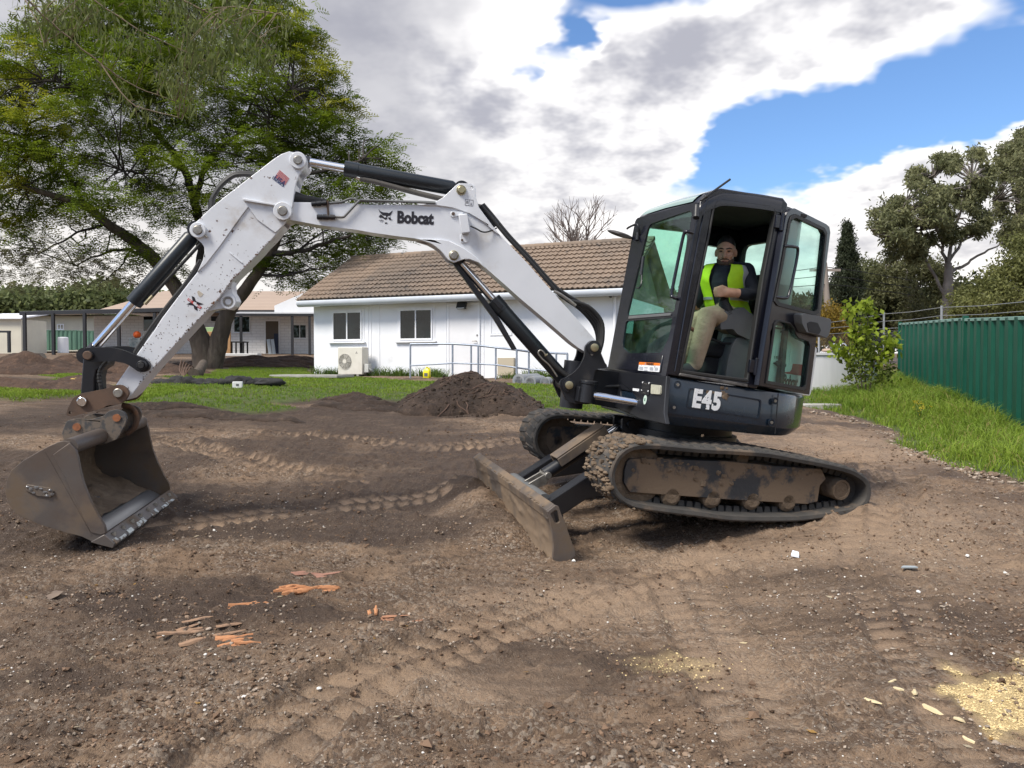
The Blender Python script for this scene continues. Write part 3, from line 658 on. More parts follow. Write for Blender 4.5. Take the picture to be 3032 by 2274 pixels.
# hydraulic pipes and couplers on the boom side, hoses over the back
Z5 = lambda x, y: (840 + x * .1808, 430 + y * .1808)
def bpath(pts, n): return cr([bm(*bq(u, v, n), n) for u, v in pts], 5)
m = MB(); m.tube(bpath([Z5(840, 1175), Z5(970, 1178), Z5(1030, 1130), Z5(1240, 910), Z5(1330, 900), Z5(2200, 935), (1290, 602)], .118), .0085, 8); m.build('aux_pipe', CH['grey_plastic'], boom, 60)
m = MB(); m.tube(bpath([Z5(690, 950), Z5(940, 930), Z5(1070, 880), Z5(1160, 880), Z5(1300, 915), Z5(2200, 925), (1290, 600)], .106), .0085, 8); m.build('aux_pipe', CH['grey_plastic'], boom, 60)
for (x0, y0, x1, y1) in ((545, 1175, 840, 1178), (455, 965, 700, 945)):
    A, Bq_ = bm(*bq(*Z5(x0, y0), .118), .118), bm(*bq(*Z5(x1, y1), .118), .118); d = Bq_ - A
    m = MB(); m.tube([A, A + d * .3, A + d * .301, A + d * .34, A + d * .341, A + d * .62, A + d * .621, A + d * .75, A + d * .751, A + d], [.018, .018, .014, .014, .019, .019, .014, .014, .018, .018], 12); m.build('coupler', CH['black'], boom, 35)
A, Bq_ = bm(*bq(*Z5(715, 905), .115), .115), bm(*bq(*Z5(738, 1215), .115), .115); m = MB(); m.tube([A, Bq_], .008, 6); m.build('pipe_clamp', CH['rust'], boom, 35)
A, Bq_ = bm(*bq(*Z5(170, 860), .02), .02), bm(*bq(*Z5(700, 915), .02), .02)
m = MB(); m.tube([A, A + (Bq_ - A) * .3, Bq_], [.05, .03, .014], 10); m.build('hose_sleeve', CH['rubber'], boom, 60)
for k, n0 in enumerate((-.06, -.03, .0, .03, .06)):      # hose run along the back of the boom
    off = 3 + (k % 2) * 5
    pts = [(1422 + off, 612 - off), (1450 + off, 645 - off), (1500 + off, 706 - off), (1558 + off, 768 - off), (1636 + off, 856 - off), (1668 + off * 1.5, 890 - off * 2), (1720 + k * 5, 918 - k * 3), (1757 + k * 6, 962 - k * 3), (1769 + k * 4, 1004), (1762 + k * 3, 1048)]
    m = MB(); m.tube(bpath(pts, n0), .0135, 8); m.build('hydraulic_hose', CH['rubber'], boom, 60)
m = MB(); m.tube(bpath([(1640, 862), (1660, 872), (1690, 893), (1705, 905)], .07), .012, 8); m.build('hose_fitting', CH['pin'], boom, 60)
m = MB(); m.tube(bpath([(1420, 612), (1446, 640), (1470, 668)], .03), [.03] * 11, 8); m.build('hose_guard', CH['black'], boom, 60)

# ---------------------------------------------------------------- hydraulic cylinders
def ram(u0, v0, u1, v1, u2, v2, rb, rrod, n, name, label=None):
    """rod end (0), gland (1), barrel end (2)"""
    A, G, E_ = [bm(*bq(u, v, n), n) for u, v in ((u0, v0), (u1, v1), (u2, v2))]
    ax = (E_ - A).normalized(); G = A + ax * (G - A).dot(ax)
    m = MB(); m.tube([G, G + ax * .002, G + ax * .10, G + ax * .101, E_ - ax * .07, E_ - ax * .05], [rb * .96, rb * 1.06, rb * 1.06, rb, rb, rb * .8], 24); bar = m.build(name, CH['cyl'], EX, 35)
    m = MB(); m.cyl(A + ax * .05, G + ax * .05, rrod, n=20); m.build('rod', CH['chrome'], bar, 40)
    m = MB(); m.lathe(A - BN * .055, BN, [(0, .055), (.11, .055)], 22); m.cyl(A + ax * .02, A + ax * .085, .04, n=16); m.build('rod_eye', CH['black'], bar, 35)
    m = MB(); m.lathe(E_ - BN * .055, BN, [(0, .058), (.11, .058)], 22); m.build('barrel_eye', CH['black'], bar, 35)
    return bar, A, G, E_, ax
arm_cyl, A, G, E_, ax = ram(882, 474, 1018, 511, 1366, 562, .054, .030, 0, 'arm_cylinder')
m = MB(); m.tube(cr([G + ax * .12 + Vector((0, 0, -.055)) + BN * .02, G + ax * .25 + Vector((0, 0, -.06)) + BN * .025, G + ax * .55 + Vector((0, 0, -.085)) + BN * .02, G + ax * .85 + Vector((0, 0, -.10)) + BN * .02, G + ax * 1.05 + Vector((0, 0, -.10))], 5), .020, 10); m.build('hose', mat('dusty_hose', (.10, .09, .08), (.07, .065, .06), 8, .8), arm_cyl, 60)
m = MB(); m.tube([G + ax * .09 + Vector((0, 0, -.05)) + BN * .02, G + ax * .15 + Vector((0, 0, -.056)) + BN * .02], .014, 8); m.build('hose_fitting', CH['chrome'], arm_cyl, 40)
boom_cyl, A, G, E_, ax = ram(1344, 756, 1457, 890, 1684, 1140, .056, .029, 0, 'boom_cylinder')
up = ax.cross(BN); up = up if up.x > 0 else -up
m = MB(); m.plate([(-.06, -.02), (.06, -.02), (.06, .02), (-.06, .02)], -.01, .09, lambda a, b, t: G + BN * a + up * b + ax * t, ); m.build('gland_block', CH['black'], boom_cyl, 35, .006)
m = MB(); p_ = [(1330, 766), (1336, 757), (1410, 850), (1480, 945), (1530, 1034), (1517, 1036), (1462, 945), (1400, 862)]
m.plate(bqs(p_, .02), -.03, .035, bm); m.build('rod_guard', CH['black'], boom_cyl, 30, .003)
pts = [bm(*bq(u, v, .07), .07) for u, v in ((1612, 1060), (1598, 1046), (1596, 1037), (1606, 1037), (1612, 1046))]
m = MB(); m.tube(cr([bm(*bq(u, v, .068), .068) for u, v in ((1650, 1115), (1628, 1083), (1605, 1062), (1594, 1046), (1599, 1037), (1609, 1042), (1618, 1055))], 6), .0065, 8); m.build('steel_pipe', CH['pin'], boom_cyl, 60)
m = MB(); m.tube(bpath([(1618, 1052), (1640, 1080), (1668, 1105), (1690, 1118), (1715, 1120)], .07), .019, 10); m.build('hose', CH['rubber'], boom_cyl, 60)
m = MB(); m.tube(bpath([(1616, 1050), (1626, 1062), (1637, 1076)], .072), .0155, 8); m.build('hose_fitting', CH['zinc'], boom_cyl, 40)
buck_cyl, A, G, E_, ax = ram(259.7, 1052, 410, 909, 585, 681, .054, .031, 0, 'bucket_cylinder')
dn = ax.cross(BN); dn = dn if dn.z < 0 else -dn
m = MB(); m.tube([G + ax * .05 + dn * .07 + BN * .03, G + ax * .13 + dn * .072 + BN * .03], .013, 8); m.build('hose_fitting', CH['zinc'], buck_cyl, 40)
m = MB(); m.tube(cr([G + ax * .12 + dn * .072 + BN * .03, G + ax * .4 + dn * .078 + BN * .03, G + ax * .75 + dn * .085 + BN * .02], 5), .012, 8); m.build('hose', CH['rubber'], buck_cyl, 60)

# ---------------------------------------------------------------- arm (dipper)
arm_px = [(856, 448), (880, 453.5), (898, 464), (907, 480.6), (900, 497), (887, 515), (878, 538.5), (872.7, 562), (869, 589), (867, 604), (860, 640), (847, 654), (840, 667), (807.6, 706.6), (784, 730), (769, 748), (721, 796.5), (692, 825), (649, 883), (612.6, 922), (576, 960), (540, 999), (504, 1037.6), (480, 1064), (457, 1088.5), (417, 1135.5), (392, 1168), (372, 1185), (350, 1187), (330, 1172), (330, 1155), (344.6, 1137), (378, 1088.5), (408, 1045), (457, 977), (480, 941), (516, 893), (555, 842), (583.7, 806), (600.5, 770), (605, 748), (604, 731), (596, 719), (574, 700), (565, 690), (565, 674), (572.5, 663), (592, 647), (627, 613), (703, 553), (748, 518.6), (811, 470), (833, 456)]
low_px = [(869, 589), (867, 604), (860, 640), (847, 654), (840, 667), (807.6, 706.6), (784, 730), (769, 748), (721, 796.5), (692, 825), (649, 883), (612.6, 922), (576, 960), (540, 999), (504, 1037.6), (480, 1064), (457, 1088.5), (417, 1135.5), (392, 1168), (372, 1185), (350, 1187), (330, 1172), (330, 1155), (344.6, 1137), (378, 1088.5), (408, 1045), (457, 977), (480, 941), (516, 893), (555, 842), (583.7, 806), (652, 728), (735, 612), (740, 600)]
m = MB(); lowp = bqs([p for p in low_px if p[1] > 655 or p[0] < 800] , .115)
m.plate(lowp, -.115, .115, bm); arm = m.build('arm', CH['white'], EX, 30, .006)
up2 = [(856, 448), (880, 453.5), (898, 464), (907, 480.6), (900, 497), (887, 515), (878, 538.5), (872.7, 562), (869, 589), (867, 604), (860, 640), (847, 654), (840, 667), (815, 690), (760, 650), (735, 612.6), (700, 660), (652, 728), (610, 782), (583.7, 806), (600.5, 770), (605, 748), (604, 731), (596, 719), (574, 700), (565, 690), (565, 674), (572.5, 663), (592, 647), (627, 613), (703, 553), (748, 518.6), (811, 470), (833, 456)]
m = MB()
for n0 in (.100, -.125): m.plate(bqs(up2, .125), n0, n0 + .025, bm)
m.build('arm_side_plate', CH['white'], arm, 30, .004)
# web plates closing the upper part of the arm
def web(pts, n=.1, th=.012):
    P = bqs(pts, .11); m = MB()
    for i in range(len(P) - 1):
        (a0, b0), (a1, b1) = P[i], P[i + 1]; d = Vector((a1 - a0, b1 - b0)); nn = Vector((-d.y, d.x)).normalized() * th
        m.plate([(a0, b0), (a1, b1), (a1 + nn.x, b1 + nn.y), (a0 + nn.x, b0 + nn.y)], -n, n, bm)
    return m
web([(568, 688), (572, 668), (592, 651), (627, 617), (703, 557), (748, 522), (811, 474), (835, 461)]).build('arm_back_web', CH['white'], arm, 30)
web([(876, 545), (872, 562), (866, 589)], .1).build('arm_front_web', CH['white'], arm, 30)
rib = bqs([(719, 590), (724, 588), (818, 606), (818, 611), (722, 595)], .13); m = MB(); m.plate(rib, .120, .150, bm); m.build('stiffener_rib', CH['white'], arm, 30, .003)
for a_, b_ in (((679, 750), (718, 779)),):
    m = MB(); P = bqs([(679, 748), (682, 748), (719, 778), (716, 780)], .12); m.plate(P, .112, .122, bm); m.build('weld_scar', CH['white'], arm, 30, .002)
boss(882, 474, .058, -.15, .15, .029, 'pin_boss', arm)
boss(836.5, 624.5, .064, -.155, .155, .032, 'pin_boss', arm)
boss(585, 681, .054, -.15, .15, .030, 'pin_boss', arm)
for (u, v, u2, v2) in ((608, 697, 614, 703), (864, 458, 867, 464)):
    m = MB(); A, Bq_ = bm(*bq(u, v, .14), .14), bm(*bq(u2, v2, .14), .14); m.tube([A, Bq_], .009, 8); m.build('grease_fitting', CH['pin'], arm, 40)
lug_px = [(694, 822), (688, 845), (690, 868), (698, 880), (703, 893), (697, 908), (682, 918), (662, 914), (640, 917), (617, 923), (600, 936), (640, 893), (670, 850)]
m = MB(); m.plate(bqs(lug_px, .06), -.075, .075, bm); lugp = m.build('thumb_bracket', CH['white'], arm, 30, .005)
a, b = bq(674, 893, .10); m = MB(); m.lathe(bm(a, b, -.09), BN, [(0, .05), (.18, .05), (.18, .038), (.172, .036), (.172, .0)], 24); bs = m.build('bush', CH['white'], lugp, 35)
m = MB(); m.lathe(bm(a, b, .075), BN, [(0, .034), (.012, .034), (.012, .022), (.004, .02), (.004, 0)], 20); m.build('bush_sleeve', CH['pin'], lugp, 35)
boss(418, 1082.5, .034, .09, .215, .022, 'link_pin', arm, CH['black'], CH['interior'])
# stickers on the arm
Z4 = lambda pts: [(540 + x * .1808, 430 + y * .1808) for x, y in pts]
m = MB()
for k in range(7):
    t0, t1 = k / 7, (k + .55) / 7
    lft = lambda t: (1590 - 80 * t, 405 + 115 * t); rgt = lambda t: (1752 - 70 * t, 545 + 110 * t)
    a0, a1, b1, b0 = lft(t0), lft(t1), rgt(t1), rgt(t0)
    m.plate(bqs(Z4([a0, b0, b1, a1]), .127), .1262, .1272, bm)
m.build('flag_sticker', CH['decal_red'], arm, None)
m = MB(); m.plate(bqs(Z4([(1490, 503), (1665, 640), (1640, 678), (1470, 545)]), .127), .1264, .1274, bm, [bqs(Z4([(1493, 513), (1655, 640), (1636, 668), (1480, 545)]), .127)]); m.build('sticker_frame', CH['decal_blue'], arm, None)
a0, a1 = Z4([(1488, 545)])[0], Z4([(1645, 668)])[0]
text('lettering', 'USA', bframe(a0[0], a0[1], .1268, (a1[0] - a0[0], a1[1] - a0[1])), .05, CH['decal_blue'], arm, .0006, .9, .0015, 1.1)
ZX = lambda pts: [(480 + x * .2411, 700 + y * .2411) for x, y in pts]
m = MB(); m.plate(bqs(ZX([(362, 730), (395, 745), (415, 795), (505, 830), (430, 850), (435, 915), (395, 890), (385, 850), (300, 832), (375, 800)]), .117), .1155, .1168, bm); m.build('cross_sticker', CH['decal'], arm, None)
m = MB(); m.plate(bqs(ZX([(322, 757), (488, 870), (470, 893), (308, 780)]), .117), .1160, .1175, bm); m.build('red_band', CH['decal_red'], arm, None)
m = MB(); m.plate(bqs(ZX([(395, 800), (425, 815), (420, 835), (440, 850), (425, 862), (400, 845), (385, 830), (378, 815)]), .117), .1172, .1182, bm)
for k in range(4): m.plate(bqs(ZX([(328 + k * 9, 768 + k * 7), (334 + k * 9, 772 + k * 7), (328 + k * 9, 784 + k * 7), (322 + k * 9, 780 + k * 7)]), .117), .1172, .1180, bm)
for k in range(4): m.plate(bqs(ZX([(430 + k * 11, 835 + k * 8), (436 + k * 11, 839 + k * 8), (428 + k * 11, 853 + k * 8), (422 + k * 11, 849 + k * 8)]), .117), .1172, .1180, bm)
m.build('sticker_print', CH['white_clean'], arm, None)
m = MB(); m.plate(bqs(ZX([(430, 680), (450, 665), (505, 705), (495, 725), (470, 745), (450, 735)]), .117), .1155, .1165, bm); m.build('worn_sticker', mat('sticker_tan', (.42, .36, .28), (.5, .46, .4), 30, .7), arm, None)
# chipped paint: dark bare spots along the worn edge and over the lower arm
m = MB(); rr = random.Random(19); ed = [(807, 707), (769, 749), (721, 797), (692, 826), (649, 884), (612, 922), (576, 960), (540, 999), (504, 1038), (457, 1088), (417, 1135)]
def chip(u, v, r):
    k = rr.randrange(4, 7); m.plate(bqs([(u + r * rr.uniform(.4, 1.2) * math.cos(6.283 * i / k), v + r * rr.uniform(.4, 1.2) * math.sin(6.283 * i / k)) for i in range(k)], .116), .1152, .1162, bm)
for i in range(130): j = rr.randrange(len(ed) - 1); f = rr.random(); chip(ed[j][0] + (ed[j + 1][0] - ed[j][0]) * f - abs(rr.gauss(0, 3)), ed[j][1] + (ed[j + 1][1] - ed[j][1]) * f - abs(rr.gauss(0, 3)), rr.uniform(1, 3.4))
for i in range(120): f = rr.random(); u, v = 760 - 330 * f + rr.gauss(0, 26), 730 + 330 * f + rr.gauss(0, 22); chip(u - 30, v, rr.uniform(.7, 2.2))
o = m.build('paint_chip', CH['rust'], arm, None); o['kind'] = 'stuff'
# hoses behind the arm
for k, (n0, dx) in enumerate(((.0, 0), (.05, 5))):
    m = MB(); m.tube(bpath([(760, 515 + dx), (722, 512 + dx), (690, 517 + dx), (655, 545 + dx), (633, 578 + dx), (625 + dx, 600), (618 + dx, 640)], n0), .016, 8); m.build('hose', CH['rubber'], arm, 60)
for k, n0 in enumerate((.02, .06)):
    m = MB(); m.tube(bpath([(597 - k * 4, 770), (560 - k * 4, 830), (500 - k * 4, 905), (455 - k * 4, 965), (415 - k * 4, 1025), (402 - k * 3, 1046)], n0), .013, 8); m.build('hose', CH['rubber'], arm, 60)

# ---------------------------------------------------------------- links, quick hitch, bucket
hl = [(249, 1030.6), (272, 1028.5), (326.6, 1028), (362.7, 1036), (399, 1050.5), (431.4, 1063), (444, 1079), (442, 1094), (428, 1103), (408, 1101), (395, 1090), (372, 1076), (344.6, 1070), (308.5, 1070), (279.5, 1072), (254, 1070), (241.6, 1058), (240.7, 1045)]
h2 = rounded(bqs(hl, .18), .02, 2)
for sgn in (1, -1):
    m = MB(); m.plate(h2, sgn * .165 - .015, sgn * .165 + .015, bm); lk = m.build('side_link', CH['black'], EX, 35, .005)
    if sgn > 0:
        boss(259.7, 1052, .034, .15, .20, .030, 'link_pin', lk, CH['black'], CH['rust']); 
        a, b = bq(418, 1082.5, .2); m = MB(); m.lathe(bm(a, b, .178), BN, [(0, .034), (.022, .034), (.022, .016), (.008, .014), (.008, 0)], 6); m.build('nut', CH['pin'], lk, 30)
tl = [(247, 1060), (312, 1060), (306, 1085), (286, 1097), (281, 1120), (283, 1178), (238, 1190), (240, 1161)]
m = MB(); m.plate(bqs(tl, .10), -.11, .11, bm); tlo = m.build('tipping_link', CH['black'], EX, 35, .008)
for k in range(2):
    m = MB(); path = bpath([(318 - k * 18, 1068), (300 - k * 12, 1090), (294 - k * 11, 1115), (298 - k * 9, 1140), (303 - k * 11, 1168)], .10 - k * .02)
    m.tube(path, [.015 + .0025 * (i % 2) for i in range(len(path))], 8); m.build('wrapped_hose', CH['rubber'], tlo, 20)
hi_px = [(216, 1179), (236, 1166), (272, 1159), (308.5, 1152), (341, 1140), (359, 1140), (377, 1152), (381.7, 1166), (371.8, 1184), (359, 1195), (341, 1199), (316, 1200.6), (306.7, 1208), (254, 1222), (211, 1234), (195, 1229), (200, 1210)]
hh = rounded(bqs(hi_px, .16), .014, 2)
m = MB()
hole_h = bqs([(208 + 5 * math.cos(t), 1222 + 5 * math.sin(t)) for t in np.linspace(0, 6.283, 11)[:-1]], .16)
m.plate(hh, .13, .16, bm, [hole_h]); hitch = m.build('quick_hitch', CH['rust'], EX, 35, .005)
m = MB(); m.plate(hh, -.16, -.13, bm, [hole_h]); m.build('hitch_plate', CH['rust'], hitch, 35, .005)
m = MB(); m.plate(bqs([(222, 1192), (300, 1180), (360, 1168), (370, 1180), (350, 1192), (306, 1203), (215, 1228)], .16), -.13, .13, bm); m.build('hitch_body', CH['rust'], hitch, 35, .005)
boss(350, 1163.5, .034, .14, .172, .031, 'hitch_pin', hitch, CH['rust'], CH['pin']); boss(242.5, 1189, .034, .14, .172, .031, 'hitch_pin', hitch, CH['rust'], CH['chrome'])
m = MB(); ctr = bm(*bq(374, 1228, 0), 0)
hk = [bm(*bq(u, v, -.12), -.12) for u, v in ((362, 1200), (385, 1205), (400, 1220), (405, 1245), (395, 1268), (375, 1285))]
for n0 in (-.13, ): m.tube(cr(hk, 5), .02, 8)
m.build('hitch_hook', CH['rust'], hitch, 50)
BW = .67
sp_px = [(173.6, 1308.5), (190, 1305.5), (207, 1309), (225, 1327.5), (233, 1352), (239, 1384), (249.5, 1428), (268.5, 1476.6), (293, 1525), (312, 1555), (317, 1574), (330, 1597), (344, 1608), (338, 1619), (298, 1612), (271, 1601), (244, 1588), (190, 1574), (135.6, 1558), (81, 1536), (49, 1520), (27, 1493), (17.6, 1457.6), (21.7, 1422), (35, 1392.5), (70.5, 1363), (108.5, 1341), (141, 1323)]
spp = bqs(sp_px, BW)
m = MB(); m.plate(spp[:11] + spp[14:], BW - .012, BW + .008, bm); bucket = m.build('bucket', CH['bucket'], EX, 30, .004); m = MB(); m.plate(spp[:11] + spp[14:], -BW - .008, -BW + .012, bm); m.build('side_plate', CH['bucket'], bucket, 30, .004); bucket['label'] = 'wide worn brown mud bucket with a scoured floor'
shell2 = cr([(a, b, 0) for a, b in [spp[0]] + spp[27:13:-1]], 4)
def inner(P, th):
    out = []; n_ = len(P)
    cx, cy = sum(p.x for p in P) / n_, sum(p.y for p in P) / n_
    for i, p in enumerate(P):
        t = (P[min(i + 1, n_ - 1)] - P[max(i - 1, 0)]); q = Vector((-t.y, t.x, 0)).normalized()
        if q.dot(Vector((cx + .05, cy + .06, 0)) - p) < 0: q = -q
        out.append(p + q * th)
    return out
inn = inner(shell2, .014)
m = MB(); rings = [[bm(p.x, p.y, n_) for p in shell2] + [bm(p.x, p.y, n_) for p in reversed(inn)] for n_ in np.linspace(-BW + .012, BW - .012, 9)]
m.rings(rings, True, True); m.build('bucket_shell', CH['bucket'], bucket, 40)
fl = inner(shell2[len(shell2) // 2 + 6:], .017); m = MB(); m.rings([[bm(p.x, p.y, n_) for p in fl] for n_ in np.linspace(-BW + .02, BW - .02, 5)], False, False); m.build('bucket_floor', CH['scour'], bucket, 60)
# film of soil in the bucket's back
m = MB(); bk = inner(shell2[6:len(shell2) // 2 + 20], .022)
m.rings([[bm(p.x + .03 * max(0, mnoise.noise((n_ * 3, i * .15, 5))), p.y + .05 * max(0, mnoise.noise((n_ * 4, i * .2, 9)) + .4 * mnoise.noise((n_ * 14, i * .5, 2))), n_) for i, p in enumerate(bk)] for n_ in np.linspace(-BW + .02, BW - .02, 60)], False, False); m.build('soil_film', CH['mud'], bucket, 60)
# lip (cutting edge) with bolts and chipped white paint
l0 = bq(312, 1580, BW); l1 = bq(343, 1608, BW); l2 = bq(338, 1621, BW); l3 = bq(271, 1603, BW)
m = MB(); m.plate([l0, l1, l2, l3], -BW - .02, BW + .02, bm); edge = m.build('cutting_edge', CH['bucket'], bucket, 30, .004)
rr = random.Random(8); n_ = -BW + .02; m = MB()
tv = (Vector(l0) - Vector(l1)).normalized(); dv = (Vector(l2) - Vector(l1)).normalized(); L1 = Vector(l1)
nt = Vector((-tv.y, tv.x)); nt = nt if nt.y > 0 else -nt; nd = Vector((-dv.y, dv.x)); nd = nd if nd.x < 0 else -nd
while n_ < BW - .02:       # chipped white paint wrapped over the lip
    w = rr.uniform(.03, .11)
    if rr.random() < .82:
        k0, k1 = rr.uniform(.012, .034), rr.uniform(.006, .016); m.plate([L1 + tv * k0 + nt * .001, L1 + tv * k0 * .9 + nt * .004, L1 + nt * .004 + nd * .004, L1 + dv * k1 + nd * .004, L1 + dv * k1 + nd * .001, L1], n_, min(n_ + w, BW), bm)
    n_ += w + rr.uniform(.008, .05)
m.build('white_paint_chip', CH['paint_white'], edge, 30)['kind'] = 'stuff'
for k in range(8):
    n_ = -BW + .09 + k * (2 * BW - .16) / 7; c = bm(l0[0] * .62 + l1[0] * .38, l0[1] * .62 + l1[1] * .38, n_); m = MB(); m.lathe(c, Vector(bm(0, 1, 0)) - Vector(bm(0, 0, 0)) + BD * .3, [(-.01, .016), (.012, .016), (.015, .01), (.015, 0)], 10); m.build('bolt', CH['pin'], edge, 30)
ta, tb = bq(200, 1328, BW); ta += .0
m = MB(); m.cyl(bm(ta - .005, tb + .01, -BW + .01), bm(ta - .005, tb + .01, BW - .01), .052, n=26); m.build('top_tube', CH['bucket'], bucket, 40)
wear = bqs([(82, 1433), (150, 1443), (163, 1452), (155, 1471), (110, 1466), (80, 1452)], BW)
m = MB(); m.plate(wear, BW + .006, BW + .018, bm); m.build('weld_on_plate', CH['bucket'], bucket, 30, .004)
m = MB()
for u, v, r0 in ((86, 1440, .012), (96, 1446, .014), (112, 1442, .016), (126, 1446, .012), (138, 1456, .014), (152, 1450, .012), (158, 1462, .014), (104, 1458, .012), (144, 1466, .013)): blob(m, bm(*bq(u, v, BW), BW + .018), (r0, .006, r0 * .8), random.Random(int(u)))
m.build('weld_bead', CH['scour'], bucket, 60)
m = MB(); m.plate(bqs([(131, 1336), (135, 1336), (275, 1585), (268, 1585), (215, 1490)], BW), BW + .006, BW + .010, bm); m.build('side_weld', CH['bucket'], bucket, 30)
cut = bqs([(209, 1310), (225, 1327.5), (233, 1352), (239, 1384), (249.5, 1428), (268.5, 1476.6), (293, 1525), (312, 1555), (316, 1576), (300, 1582), (272, 1575), (255, 1540), (222, 1470), (190, 1400), (160, 1345)], BW)
for sgn in (1, -1):
    m = MB(); m.plate(cut, *(sorted((sgn * (BW + .007), sgn * (BW + .016)))), bm); m.build('side_cutter', CH['bucket'], bucket, 30, .003)
ear = rounded(bqs([(187, 1283), (200.7, 1246), (225, 1238), (271, 1241), (312, 1230), (325, 1216), (350, 1211), (371.5, 1219), (380, 1238), (374, 1257), (350, 1300), (300, 1318), (200, 1325)], .14), .015, 2)
for sgn in (1, -1):
    m = MB(); m.plate(ear, sgn * .15 - .014, sgn * .15 + .014, bm); eo = m.build('bucket_ear', CH['mottle'], bucket, 35, .004)
    if sgn > 0:
        for (u, v) in ((228, 1264), (346, 1237)):
            a, b = bq(u, v, .165); m = MB(); m.lathe(bm(a, b, .155), BN, [(0, .026), (.018, .026), (.018, 0)], 20); m.build('ear_pin', CH['orange_rust'], eo, 35)
# ---------------------------------------------------------------- cab
YN, YF = .84, -.115
side_out = ss([(1973.5, 1109), (2033, 800), (2062, 650), (2075, 594), (2092, 572), (2136, 557), (2319, 586), (2334, 604), (2322, 660), (2243, 1152)])
side_in = ss([(2013, 1103), (2094.6, 708), (2112, 612), (2119, 597), (2134, 590), (2281, 610), (2292, 617), (2297, 634), (2281, 719), (2261, 820), (2213, 1130)])
m = MB(); m.plate(side_out, YN - .055, YN, side, [side_in]); cab = m.build('cab', CH['cab'], EX, 30, .010, 3)
# door seal: slimmer ring inside the opening
cxm = sum(p[0] for p in side_in) / len(side_in); czm = sum(p[1] for p in side_in) / len(side_in)
seal_o = [(cxm + (a - cxm) * 1.012, czm + (b - czm) * 1.006) for a, b in side_in]; seal_i = [(cxm + (a - cxm) * .955, czm + (b - czm) * .978) for a, b in side_in]
m = MB(); m.plate(seal_o, YN - .04, YN + .008, side, [seal_i]); m.build('door_seal', CH['rubber'], cab, 30, .006)
m = MB(); m.tube(cr([side(a, b, YN + .004) for a, b in ss([(1998, 1100), (2040, 860), (2078, 660), (2094, 592)])], 5), .006, 6); m.build('pillar_trim', CH['cab'], cab, 50)
# front face with two windows
def fmap(a, b, t): return Vector((xfront(b) + t, a, b))
zt = 2.125
f_out = rounded([(YN - .003, .935), (YN - .003, zt), (YF + .0, zt - .0), (YF - .005, .925)], [.004, .03, .05, .004], 4)
w_up = rounded([fr(u, v) for u, v in ((1856, 934), (1921, 664), (2052, 620), (1996, 923))], [.02, .06, .06, .02], 4)
w_lo = rounded([fr(u, v) for u, v in ((1853, 951), (1992, 940), (1980, 1000), (1958, 1044), (1862, 1046), (1842, 1026))], .03, 3)
m = MB(); m.plate(f_out, -.016, 0, fmap, [w_up, w_lo]); m.build('cab_front_frame', CH['cab'], cab, 30, .006)
def shrink(P, k): c = sum((Vector(p[:2]) for p in P), Vector((0, 0))) / len(P); return [c + (Vector(p[:2]) - c) * k for p in P]
m = MB(); m.plate(shrink(w_up, 1.02), -.014, -.009, fmap); ws = m.build('windscreen', CH['glass'], cab, 30)
m = MB(); m.plate(shrink(w_lo, 1.02), -.014, -.009, fmap); m.build('lower_front_window', CH['glass_dark'], cab, 30)
m = MB(); m.plate([fr(u, v) for u, v in ((1862, 945), (1864, 936), (1989, 927), (1987, 935))], -.02, .008, fmap); m.build('window_bar', CH['grey_plastic'], cab, 30, .003)
pan = [fr(u, v) for u, v in ((1826, 1048), (1966, 1051), (1958, 1104), (1817, 1091))]
m = MB(); m.plate(shrink(pan, .985), -.004, .006, fmap); kick = m.build('kick_panel', CH['cab'], cab, 30, .004)
lab = [fr(u, v) for u, v in ((1896, 1072), (1958, 1075.5), (1955, 1102), (1892, 1097))]
m = MB(); m.plate(rounded(lab, .006), .006, .0085, fmap); wl = m.build('warning_label', CH['decal_white'], cab, None)
lab2 = [fr(u, v) for u, v in ((1896, 1072), (1958, 1075.5), (1957, 1083), (1895, 1080))]
m = MB(); m.plate(lab2, .0085, .0097, fmap); m.build('orange_band', CH['decal_orange'], wl, None)
y0, z0 = fr(1917, 1081.2); text('lettering', 'WARNING', frame(fmap(y0, z0, .0104), (0, 1, .03), (0, 0, 1)), .026, CH['decal'], wl, .0004, .9, .0004)
m = MB(); ty, tz = fr(1914.5, 1081); m.plate([(ty - .012, tz), (ty + .006, tz), (ty - .003, tz + .018)], .0097, .0107, fmap)
for r_ in range(5):
    for (ua, ub) in ((1897, 1908), (1911, 1921), (1927, 1938), (1942, 1951)):
        if (r_ * 7 + int(ua)) % 5 == 0: continue
        v_ = 1086 + r_ * 2.6; P = [fr(ua, v_ + (ua - 1897) * .05), fr(ub, v_ + (ub - 1897) * .05)]
        m.plate([P[0], P[1], (P[1][0], P[1][1] - .004), (P[0][0], P[0][1] - .004)], .0085, .0093, fmap)
m.build('label_print', mat('print_grey', (.25, .27, .32), None), wl, None)
# far side wall
def farx(z): return xfront(z)
far_out = [(.645, .93), (farx(2.1), 2.1), (.48, 2.19), (.38, 2.235), (-.30, 2.24), (-.40, 2.1), (-.40, .93)]
wf1 = rounded([(.60, 1.22), (.545, 2.06), (.09, 2.08), (.07, 1.22)], .05, 3); wf2 = rounded([(-.02, 1.42), (-.02, 2.0), (-.31, 2.0), (-.33, 1.42)], .06, 3)
m = MB(); m.plate(far_out, YF, YF + .05, side, [wf1, wf2]); m.build('far_wall', CH['cab'], cab, 30, .006)
for w_ in (wf1, wf2): m = MB(); m.plate(shrink(w_, 1.02), YF + .022, YF + .027, side); m.build('side_window', CH['glass'], cab, 30)
